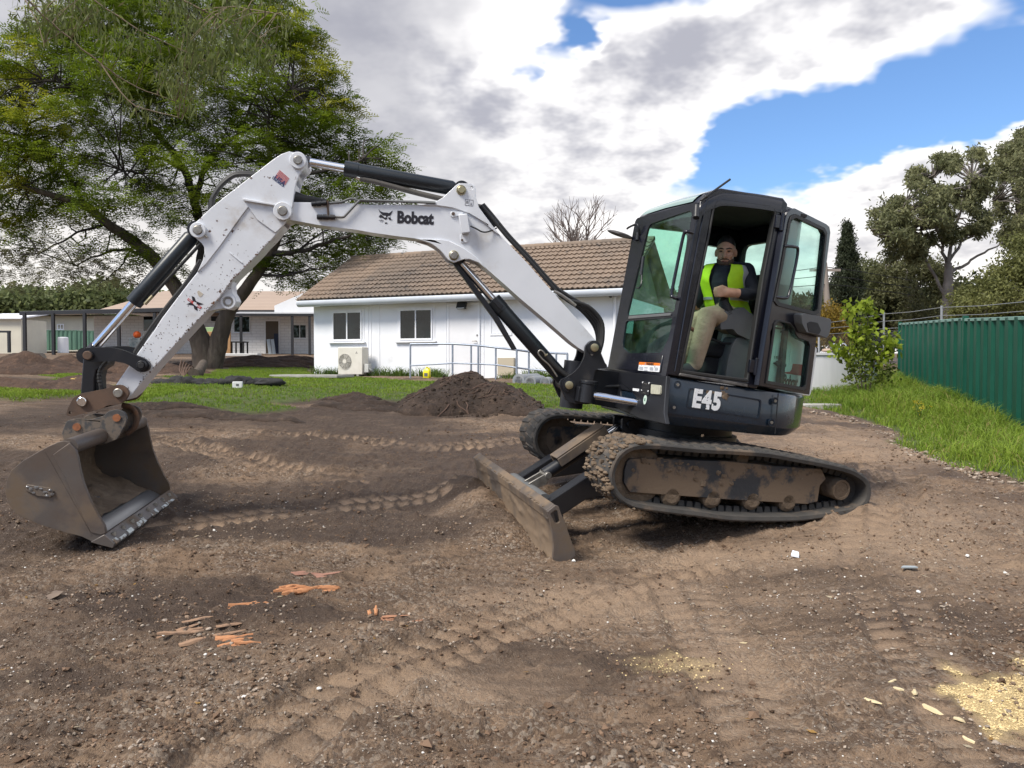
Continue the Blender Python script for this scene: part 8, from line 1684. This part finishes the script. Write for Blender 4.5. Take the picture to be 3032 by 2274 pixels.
# bare tree behind the house
bb = at(1760, 900, 42); bare = empty('bare_tree', (bb.x, bb.y, gz(bb.x, bb.y)), 0, 'leafless winter tree rising behind the tiled roof', 'tree'); bo_ = Vector(bare.location); rr = random.Random(17)
m = MB(); m2 = MB()
def grow(p, d, L, r, lev):
    mm_ = m if lev < 2 else m2; q = p + d * L; md = (p + q) / 2 + Vector((rr.uniform(-.06, .06), rr.uniform(-.06, .06), 0)) * L; mm_.tube([p, md, q], [r, r * .85, r * .66], 5 if lev > 1 else 8)
    if lev >= 6: return
    for k in range(rr.choice((2, 3, 3) if lev < 4 else (2, 2, 3))):
        nd = (d + Vector((rr.uniform(-.75, .75), rr.uniform(-.75, .75), rr.uniform(-.1, .55)))).normalized(); grow(md + (q - md) * rr.uniform(.3, 1), nd, L * rr.uniform(.66, .86), r * .62, lev + 1)
grow(Vector((0, 0, 0)), Vector((0, 0, 1)), 2.8, .20, 0); m.build('trunk', TWIG, bare, 50); m2.build('branch', TWIG, bare, 50)
# far wooded hill on the left and a low line of trees along the horizon
def wood(name, px, depth, n, label, c1, c2, sp=2.0, per=70, L=.9, B=.25, thick=6):
    u_, v_ = sample_px(px, n, rsv); C = np.array([tuple(at(a, b, depth + c)) for a, b, c in zip(u_, v_, rsv.uniform(-thick, thick, len(u_)))]); o = leaf_cloud(name, C, sp, per, L, B, c1, c2, None, None, .1, .35, .8); return tag(o, label, 'woodland', kind='stuff')
wood('far_wood', [(-100, 930), (-100, 890), (20, 880), (90, 872), (150, 888), (240, 862), (290, 860), (330, 850), (370, 885), (480, 905), (700, 905), (930, 905), (930, 940)], 150, 900, 'distant line of green trees behind the low roofs on the left', (.085, .115, .045), (.19, .215, .09), 2.2, 46, 1.0, .33, 10)
wood('far_wood', [(1850, 1010), (1850, 880), (1960, 870), (2060, 880), (2200, 900), (2420, 900), (2480, 860), (3200, 860), (3200, 1010)], 110, 700, 'distant dark trees seen past the cab on the right', (.020, .030, .015), (.050, .062, .026), 1.8, 46, .9, .3, 8)
cb_ = np.stack([rsv.uniform(-40, 40, 260), rsv.uniform(-34, -26, 260), rsv.uniform(.5, 9, 260)], 1); tag(leaf_cloud('roadside_trees', cb_, 1.6, 60, .6, .2, (.05, .07, .025), (.11, .13, .045), None), 'row of trees behind the viewer, mirrored in the windows', 'woodland', kind='stuff')
# green tree seen through the windscreen behind the house end
gum_tree((2010, 1030), 30, ([(2010, 940), (2010, 900)], .2, .1), None, [(1960, 1030), (1950, 960), (1965, 900), (2010, 870), (2060, 890), (2090, 950), (2085, 1030)], 120, 'rounded green tree seen through the cab windscreen', (.030, .052, .016), (.075, .10, .03), .35, 1.6, 110, .5, 'round_tree', .14, .035, seed=6)

# ---------------------------------------------------------------- grass
GRASS = tone_mat('grass_blade', .6, .35, 0, .3)
def blades(name, x, y, h, w, c1, c2, lean, parent=None, per=6, spread=.03, zf=ground_z_np, c3=None, p3=0.):
    n = len(x); N = n * per; X = np.repeat(x, per) + rsv.randn(N) * spread; Y = np.repeat(y, per) + rsv.randn(N) * spread; Z = zf(X, Y) - .008; H_ = np.repeat(h, per) * rsv.uniform(.55, 1.2, N); a = rsv.uniform(0, 6.283, N); ld = rsv.uniform(0, 6.283, N); ln = H_ * lean * rsv.uniform(.2, 1.2, N)
    bx, by = np.cos(a) * w / 2, np.sin(a) * w / 2; P0 = np.stack([X - bx, Y - by, Z], 1); P1 = np.stack([X + bx, Y + by, Z], 1); mx, my = np.cos(ld) * ln * .35, np.sin(ld) * ln * .35; P2 = np.stack([X + bx * .8 + mx, Y + by * .8 + my, Z + H_ * .6], 1); P3 = np.stack([X - bx * .8 + mx, Y - by * .8 + my, Z + H_ * .6], 1); P4 = np.stack([X + np.cos(ld) * ln, Y + np.sin(ld) * ln, Z + H_ * (1 - .25 * lean)], 1)
    V_ = np.stack([P0, P1, P2, P3, P4], 1).reshape(-1, 3); b = np.arange(N)[:, None] * 5; F_ = np.concatenate([b + np.array([[0, 1, 2]]), b + np.array([[0, 2, 3]]), b + np.array([[3, 2, 4]])]); t = np.clip(fbm(X, Y, .9, 3, 30) * 1.5 - .25 + rsv.randn(N) * .18, 0, 1)[:, None]; col = (np.array(c1) * (1 - t) + np.array(c2) * t) * rsv.uniform(.75, 1.25, (N, 1))
    if c3 is not None: k = rsv.rand(N) < p3; col[k] = np.array(c3)
    me = tri_mesh(name, V_, F_, GRASS, np.repeat(col, 5, 0)); o = bpy.data.objects.new(name, me); link(o, parent); return o
def fill(poly, n, thr=.5, vf=None):
    xs_ = [p[0] for p in poly]; ys_ = [p[1] for p in poly]; x = rsv.uniform(min(xs_) - .3, max(xs_) + .3, n); y = rsv.uniform(min(ys_) - .3, max(ys_) + .3, n); g, gv = zone_masks(x, y); k = np.maximum(g, gv) > thr + .2 * rsv.rand(n); return x[k], y[k]
xa, ya = fill(LAWN, 26000); xb, yb = fill(LAWN2, 5000); xc, yc = fill(LAWN3, 1600); x = np.concatenate([xa, xb, xc]); y = np.concatenate([ya, yb, yc])
inh = ((x - HF.o.x) * HF.e.x + (y - HF.o.y) * HF.e.y > 0) & ((x - HF.o.x) * HF.back.x + (y - HF.o.y) * HF.back.y > 0); x, y = x[~inh], y[~inh]
tag(blades('lawn_grass', x, y, np.full(len(x), .055) * (.7 + .6 * fbm(x, y, 2, 2, 44)), .012, (.13, .225, .018), (.22, .30, .032), .7, None, 6, .05, c3=(.20, .17, .06), p3=.05), 'short green lawn between the bare soil and the white house', 'grass', kind='stuff')
x, y = fill(VERGE, 15000, .45); k = y < 26; x, y = x[k], y[k]
e_d = dist_poly(x, y, VERGE); hgt = np.clip(.10 + e_d * .22, .08, .46) * (.6 + .8 * fbm(x, y, 1.2, 2, 46))
tag(blades('verge_grass', x, y, hgt, .011, (.12, .20, .018), (.22, .30, .036), 1.0, None, 9, .05, c3=(.30, .25, .09), p3=.07), 'tall rank green grass along the foot of the dark green fence', 'grass', kind='stuff')
# weeds at the foot of the house and round the pile
def line_xy(P, n, sp): i = rsv.rand(n) * (len(P) - 1.001); j = i.astype(int); t = i - j; A = np.array([[p.x, p.y] for p in P]); q_ = A[j] * (1 - t)[:, None] + A[j + 1] * t[:, None] + rsv.randn(n, 2) * sp; return q_[:, 0], q_[:, 1]
W0 = [HF.o + HF.e * a + HF.n * .25 for a in (.3, 2, 4, 5)]; x1, y1 = line_xy(W0, 260, .12); W1 = [HF.o + HF.e * a + HF.n * .5 for a in (7.5, 9.5, 11)]; x2, y2 = line_xy(W1, 420, .25); x = np.concatenate([x1, x2]); y = np.concatenate([y1, y2])
tag(blades('wall_weeds', x, y, np.full(len(x), .26) * rsv.uniform(.4, 1.5, len(x)), .016, (.055, .105, .014), (.12, .18, .03), .8, None, 8, .05), 'tufts of weeds along the foot of the white wall', 'grass', kind='stuff')
wp = on_ground(2725, 1262); fw = empty('wildflower', wp, 0, 'small yellow-flowered weed on the edge of the grass verge', 'plant'); m = MB(); fo = []
for i in range(9): a = rsv.uniform(0, 6.28); tip = Vector((math.cos(a) * rsv.uniform(.05, .2), math.sin(a) * rsv.uniform(.05, .2), rsv.uniform(.25, .45))); m.tube([Vector((0, 0, -.03)), tip * .5 + Vector((0, 0, .05)), tip], .004, 4); fo.append(tuple(tip))
m.build('stem', GRASS, fw); fw.children[0].data.color_attributes.new('tone', 'FLOAT_COLOR', 'POINT').data.foreach_set('color', np.tile([.10, .15, .03, 1], len(fw.children[0].data.vertices)).astype(np.float32)); leaf_cloud('flower', np.array(fo), .035, 9, .03, .009, (.52, .40, .03), (.6, .5, .06), fw)['kind'] = 'stuff'
# ================================================================== SOIL PILE, HEAPS, SCRAPS ON THE GROUND
def mound(name, c, rx, ry, h, rot, m_, seed, label, cat='soil', res=70, rough_=.9, lumpy=1., kind=None):
    """irregular heap of soil standing on the ground at c"""
    t = np.linspace(-1.25, 1.25, res); A, B = np.meshgrid(t, t); a, b = A.ravel(), B.ravel(); r_ = np.hypot(a, b); ang = np.arctan2(b, a); edge = 1 + .16 * np.sin(ang * 3 + seed) + .10 * np.sin(ang * 5 + seed * 2)
    q = np.clip(1 - r_ / edge, -.3, 1); prof_ = np.clip(q, 0, 1) ** .85; nz = fbm(a * 2.2 + seed, b * 2.2, 1.4, 4, seed) - .5; nz2 = fbm(a * 7 + seed, b * 7, 1.3, 4, seed + 7) - .5
    c_, s_ = math.cos(rot), math.sin(rot); x = c[0] + (a * rx) * c_ - (b * ry) * s_; y = c[1] + (a * rx) * s_ + (b * ry) * c_; zg = ground_z_np(x, y)
    z = zg + prof_ * h * (1 + nz * rough_) + nz2 * h * .30 * lumpy * np.clip(q * 5, 0, 1) + np.where(q < .02, -.12, 0) + np.clip(q * 6, 0, 1) * .02
    F_ = np.array([(i * res + j, i * res + j + 1, (i + 1) * res + j + 1, (i + 1) * res + j) for i in range(res - 1) for j in range(res - 1)]); keep = np.array([max(q[list(f)]) > -.05 for f in F_]); me = tri_mesh(name, np.stack([x - c[0], y - c[1], z - c[2]], 1), F_[keep], m_, None, True)
    o = bpy.data.objects.new(name, me); COL.objects.link(o); o.location = c; return tag(o, label, cat, None, kind)
PILE = mat('dark_topsoil', (.06, .039, .028), (.038, .026, .019), 5, .97, 0, .9, 40, .03, dirt=(.095, .064, .045), dscale=12, dlo=.52, dhi=.7); CLAY = mat('red_brown_clay', (.08, .046, .03), (.05, .03, .021), 3, .97, 0, .9, 16, .05, dirt=(.12, .07, .045), dscale=5, dlo=.52, dhi=.7)
pc2 = on_ground(1385, 1228); pc2.y += .75; pc2.z = surf(pc2.x, pc2.y)
PH = at(1390, 1113, pc2.y).z - pc2.z
pile = mound('soil_pile', pc2, 1.18, 1.0, PH * 1.12, 0, PILE, 3, 'dark conical pile of topsoil with roots in front of the ramp', 'soil', 120, .35, .8)
rr = random.Random(31); ROOT = mat('root', (.12, .075, .055), None, rough=.9)
dgp = bpy.context.evaluated_depsgraph_get()
def pile_z(x, y):
    ok, loc, nrm, i = pile.ray_cast(Vector((x - pc2.x, y - pc2.y, 5)), Vector((0, 0, -1))); return (loc.z + pc2.z) if ok else surf(x, y)
bpy.context.view_layer.update()
for i in range(26):
    a, q = rr.uniform(3.4, 6.0), rr.uniform(.2, .95); x0, y0 = pc2.x + math.cos(a) * q * 1.05, pc2.y + math.sin(a) * q * .9; d = rr.uniform(0, 6.28); L = rr.uniform(.12, .42); pts = []
    for k in range(4): xx, yy_ = x0 + math.cos(d) * L * k / 3 + rr.uniform(-.03, .03), y0 + math.sin(d) * L * k / 3 * .6; pts.append(Vector((xx, yy_, pile_z(xx, yy_) + rr.uniform(.0, .035))) - pc2)
    m = MB(); m.tube(cr(pts, 4), rr.uniform(.004, .010), 5); m.build('root', ROOT, pile, 60)
n_ = 900; a = rs.uniform(0, 6.28, n_); q = np.sqrt(rs.rand(n_)) * 1.05; x = pc2.x + np.cos(a) * q * 1.2; y = pc2.y + np.sin(a) * q; zz_ = np.array([pile_z(i, j) for i, j in zip(x, y)]); v_, f_ = ico(); sz = np.clip(rs.lognormal(-4.3, .5, n_), .006, .05); vv = np.einsum('nij,nkj->nki', rot_np(rs, n_), v_[None] * (sz[:, None] * rs.uniform(.6, 1.3, (n_, 3)))[:, None]) + np.stack([x - pc2.x, y - pc2.y, zz_ - pc2.z], 1)[:, None]; cols = np.array([.055, .040, .030])[None] * rs.uniform(.6, 1.6, (n_, 1))
o = bpy.data.objects.new('clods', tri_mesh('clods', vv.reshape(-1, 3), (f_[None] + (np.arange(n_) * 12)[:, None, None]).reshape(-1, 3), CRUMB, np.repeat(cols, 12, 0))); link(o, pile); o['kind'] = 'stuff'
for i, (u, v, rx, ry, h, lab) in enumerate([(70, 1095, 2.4, 1.0, .55, 'low ridge of red-brown clay beside the carport, farthest left'), (200, 1088, 1.9, .9, .5, 'lump of red-brown clay in front of the second carport post'), (110, 1140, 2.6, .7, .32, 'long flat bank of dark clay nearer the lawn on the left'), (330, 1088, 1.8, .8, .42, 'clay heap behind the black bucket linkage'), (460, 1095, 1.6, .7, .34, 'clay heap seen through the arm and the tree trunk'), (760, 1072, 2.6, .7, .30, 'strip of turned clay before the verandah posts'), (890, 1072, 1.6, .7, .34, 'turned clay at the corner of the white house'), (330, 1120, 1.4, .5, .22, 'small dark clay bank on the lawn behind the linkage')]):
    c = on_ground(u, v + 14); c.z = surf(c.x, c.y); k = c.y / 20; mound('clay_heap', c, rx * k, ry * k, h * k * .8, rr.uniform(-.15, .15), CLAY, 11 + i * 3, lab, 'soil', 56, lumpy=1.5)
for i, (u, v, rx, ry, h, lab) in enumerate([(640, 1240, 1.2, .22, .06, 'low torn edge of dark soil along the lawn, middle'), (420, 1218, .9, .2, .06, 'low torn edge of dark soil along the lawn beside the arm'), (1100, 1212, .8, .3, .10, 'low dark soil spill left of the pile'), (1050, 1190, .5, .22, .09, 'small dark soil lump at the lawn edge left of the pile')]):
    c = on_ground(u, v); c.z = surf(c.x, c.y); mound('soil_bank', c, rx, ry, h, rr.uniform(-.1, .1), PILE, 40 + i * 5, lab, 'soil', 48, lumpy=1.6)
# black netting, log, box on the lawn
NET = mat('black_netting', (.018, .018, .02), (.035, .034, .033), 8, .9, 0, .9, 40, .03); c = on_ground(650, 1142); net = empty('netting_heap', c, 0, 'crumpled heap of black netting on the lawn', 'netting')
for i in range(7): m = MB(); blob(m, Vector((-1.0 + i * .34, rr.uniform(-.12, .12), .05)), (.30, .22, .10 + .05 * (i % 3 == 1)), rr, 16, 8); m.build('fold', NET, net, 70)
c = on_ground(704, 1154); m = MB(); m.box((0, 0, .06), (.17, .14, .12)); o = m.build('carton', mat('white_card', (.72, .72, .72), None, rough=.6), None, 30, .008); o.location = c + Vector((0, 0, .03)); o.rotation_euler.z = R(12); tag(o, 'small white carton standing on the lawn by the netting', 'box'); m = MB(); m.plate(rc(-.02, .04, .03, .08), .0705, .072, lm); m.build('carton_print', CH['grey_plastic'], o)
c = on_ground(588, 1118); lg = empty('log', c, R(-35), 'short cut log lying at the foot of the forked tree', 'log'); m = MB(); m.tube([Vector((-.55, .5, .35)), Vector((0, 0, .12)), Vector((.25, -.3, .10))], [.11, .13, .13], 12); m.build('log_wood', BARK, lg, 50)
for i in range(5): m = MB(); m.tube(cr([Vector((-.5 - .15 * i, .2, .05)), Vector((-.4 - .12 * i, .1, .28 + .04 * i)), Vector((-.1 - .1 * i, -.2, .20)), Vector((0, -.4, .02))], 5), .012, 5); m.build('vine', ROOT, lg, 60)
c = on_ground(222, 1133); m = MB(); blob(m, Vector((0, 0, .04)), (.10, .08, .05), rr, 12, 7); o = m.build('yellow_bag', mat('dull_yellow_plastic', (.62, .42, .10), None, rough=.6), None, 60); o.location = c; tag(o, 'small dull yellow lump on the grass behind the linkage', 'bag')
c = on_ground(96, 1078 + 8); m = MB(); m.plate(rounded(rc(-.5, -.1, .5, .18), .1), 0, .05, lambda a, b, t: Vector((a, t - b * .6, .35 + b * .9))); o = m.build('rubble_slab', BM['concrete'], None, 30, .02); o.location = c; tag(o, 'broken flat slab stuck in the left clay heap', 'slab')
# scraps in the foreground
ORW = mat('orange_rotten_wood', (.50, .235, .11), (.36, .155, .07), 14, .85, 0, .7, 30, .012, dirt=(.14, .075, .045), dscale=12, dlo=.54, dhi=.68, stretch=(.35, 1, 1))
def splinter(p, L, w, h, yaw, tilt, m_, rr):
    m = MB(); n = 5; rings = []
    for i in range(n + 1):
        t = i / n; k = (.35 + .65 * math.sin(math.pi * min(1, .15 + t * .9))) * rr.uniform(.75, 1.2); z0 = h * .5 * k * rr.uniform(.7, 1.3); jy = rr.uniform(-.15, .15) * w
        rings.append([Vector((L * (t - .5), jy + w * k * a_, b_ * z0)) for a_, b_ in ((-.5, -.6), (-.3, .7), (.1, 1), (.5, .3), (.45, -.8))])
    m.rings(rings, True, True); return m
def shards(name, px, n, L, w, h, yaw, m_, label, cat, seed, sprx=.14, spry=.07):
    rr = random.Random(seed); c = on_ground(*px); c.z = surf(c.x, c.y); t = empty(name, c, 0, label, cat)
    for i in range(n):
        dx, dy = rr.uniform(-1, 1) * sprx, rr.uniform(-1, 1) * spry; l = L * rr.uniform(.5, 1.2); m = splinter(None, l, w * rr.uniform(.6, 1.3), h * rr.uniform(.6, 1.3), 0, 0, m_, rr); o = m.build('splinter', m_, t, 40); o.location = (dx, dy, surf(c.x + dx, c.y + dy) - c.z + h * rr.uniform(-.1, .9 if n > 30 else .1)); o.rotation_euler = (rr.uniform(-.3, .3), rr.uniform(-.12, .12), yaw + rr.uniform(-.25, .25))
    return t
shards('rotten_wood', (905, 1765), 64, .13, .013, .020, R(20), ORW, 'largest patch of splintered orange rotten wood in the foreground soil', 'wood', 1, .12, .045)
shards('rotten_wood', (740, 1800), 5, .17, .022, .018, R(24), ORW, 'thin orange splinters just left of the largest orange patch', 'wood', 2, .07, .03)
shards('rotten_wood', (585, 1890), 9, .18, .032, .012, R(28), mat('tan_rotten_wood', (.34, .21, .13), (.25, .155, .10), 9, .9, 0, .5, 30, .01, dirt=(.13, .085, .06), dscale=8, dlo=.48, dhi=.62), 'flat tan streak of buried rotten wood, lower left of the orange patch', 'wood', 3, .13, .10)
shards('rotten_wood', (705, 1915), 6, .15, .030, .018, R(28), ORW, 'small orange splinters below the tan streak', 'wood', 4, .05, .03); shards('rotten_wood', (920, 1705), 6, .20, .030, .014, R(12), mat('pinkish_wood', (.33, .17, .12), (.24, .13, .095), 9, .9), 'flat pinkish wood streak above the largest orange patch', 'wood', 5, .10, .03)
shards('rotten_wood', (1100, 1832), 4, .11, .020, .02, R(100), ORW, 'upright orange splinter right of the orange patch', 'wood', 6, .03, .03); shards('rotten_wood', (1190, 1850), 5, .12, .02, .012, R(20), mat('dull_orange_wood', (.34, .17, .10), None, rough=.9), 'faint orange streaks at the far right of the wood patches', 'wood', 7, .12, .03)
PALEW = mat('fresh_pale_wood', (.66, .55, .34), (.56, .45, .27), 12, .75, 0, .4, 40, .006, stretch=(.3, 1, 1))
shards('wood_chip', (2735, 2095), 1, .17, .028, .026, R(-62), PALEW, 'long pale wood offcut beside the sawdust', 'wood', 11, .0, .0); shards('wood_chip', (2706, 2060), 1, .08, .03, .026, R(70), PALEW, 'short pale wood chip above the long offcut', 'wood', 12, 0, 0)
for i, (u, v, lab) in enumerate(((2585, 2122, 'thin pale chip left of the long offcut'), (2638, 2045, 'small pale chip near the rut, upper left of the offcut'), (2845, 2140, 'blocky pale chip below the sawdust'), (2858, 2190, 'pale chip lowest under the sawdust'), (2660, 2090, 'pale curl of wood just left of the offcut'), (2200, 1910, 'pale twig scrap in the middle foreground'))): shards('wood_chip', (u, v), 1, .06 if i != 2 else .06, .016 if i != 2 else .035, .016, R(-30 + 47 * i), PALEW, lab, 'wood', 20 + i, 0, 0)
x = []; y = []
sx_ = np.array([p[0] for p in SAWDUST]); sy_ = np.array([p[1] for p in SAWDUST]); x = rs.uniform(sx_.min(), sx_.max(), 7000); y = rs.uniform(sy_.min(), sy_.max(), 7000); k = dist_poly(x, y, SAWDUST) + (fbm(x, y, 5, 3, 51) - .6) * .5 > 0; x, y = x[k], y[k]; x3 = SD2.x + rs.randn(220) * .12; y3 = SD2.y + rs.randn(220) * .10; x = np.concatenate([x, x3]); y = np.concatenate([y, y3])
sz = rs.uniform(.0015, .0055, len(x)); cols = np.array([.68, .53, .28])[None] * rs.uniform(.7, 1.15, (len(x), 1)); tag(scatter_stones('sawdust', x, y, sz, cols, tone_mat('sawdust_grain', .95), rs, .5), 'pale yellow sawdust scattered on the ground at lower right', 'sawdust', kind='stuff')
p = on_ground(2354, 1651); m = MB(); m.plate([(-.03, -.012), (-.005, .03), (.028, .012), (.015, -.028)], 0, .012, lambda a, b, t: Vector((a, b, t + b * .4 + .014))); o = m.build('plastic_scrap', mat('white_plastic_scrap', (.75, .78, .85), None, rough=.4), None, 30); o.location = (p.x, p.y, surf(p.x, p.y)); tag(o, 'white plastic scrap on the soil below the rear of the track', 'scrap')
p = on_ground(2690, 1690); m = MB(); m.plate([(-.05, -.012), (-.02, .02), (.04, .014), (.05, -.012)], 0, .008, lambda a, b, t: Vector((a, b, t + .012))); o = m.build('plastic_scrap', mat('grey_blue_scrap', (.34, .38, .40), None, rough=.5), None, 30); o.location = (p.x, p.y, surf(p.x, p.y)); tag(o, 'flat grey-blue scrap on the soil right of the white one', 'scrap')
DL = mat('dead_leaf', (.15, .11, .085), (.20, .15, .11), 20, .8)
p = on_ground(155, 1790); m = MB(); m.rings([[Vector((.07 * t, w_ * k, .012 + .02 * abs(w_) * 4 + .01 * math.sin(t * 3))) for k in (-1, -.5, 0, .5, 1)] for t, w_ in ((-1, .004), (-.6, .03), (0, .042), (.6, .028), (1, .003))], False, False); o = m.build('dead_leaf', DL, None, 60); o.location = (p.x, p.y, surf(p.x, p.y) + .004); o.rotation_euler.z = R(70); tag(o, 'large curled brown leaf on the soil at the left', 'leaf')
# litter of small fallen leaves
x, y = near_xy(260, 2.6, 11, 1.2); k = np.maximum(*zone_masks(x, y)) < .4; x, y = x[k], y[k]; n_ = len(x); z_ = ground_z_np(x, y) + .006; an = rs.uniform(0, 6.28, n_); U = np.stack([np.cos(an), np.sin(an), rs.uniform(-.1, .25, n_)], 1); Wv_ = np.stack([-np.sin(an), np.cos(an), rs.uniform(-.3, .3, n_)], 1); V_, F_ = quads_from(np.stack([x, y, z_], 1), U, Wv_, rs.uniform(.02, .05, n_), rs.uniform(.005, .010, n_)); cl = np.where((rs.rand(n_) > .5)[:, None], np.array([[.58, .50, .36]]), np.array([[.40, .24, .08]])) * rs.uniform(.6, 1.2, (n_, 1))
o = bpy.data.objects.new('leaf_litter', tri_mesh('leaf_litter', V_, F_, LEAF, np.repeat(cl, 4, 0))); COL.objects.link(o); tag(o, 'small pale fallen leaves scattered over the soil', 'leaves', kind='stuff')
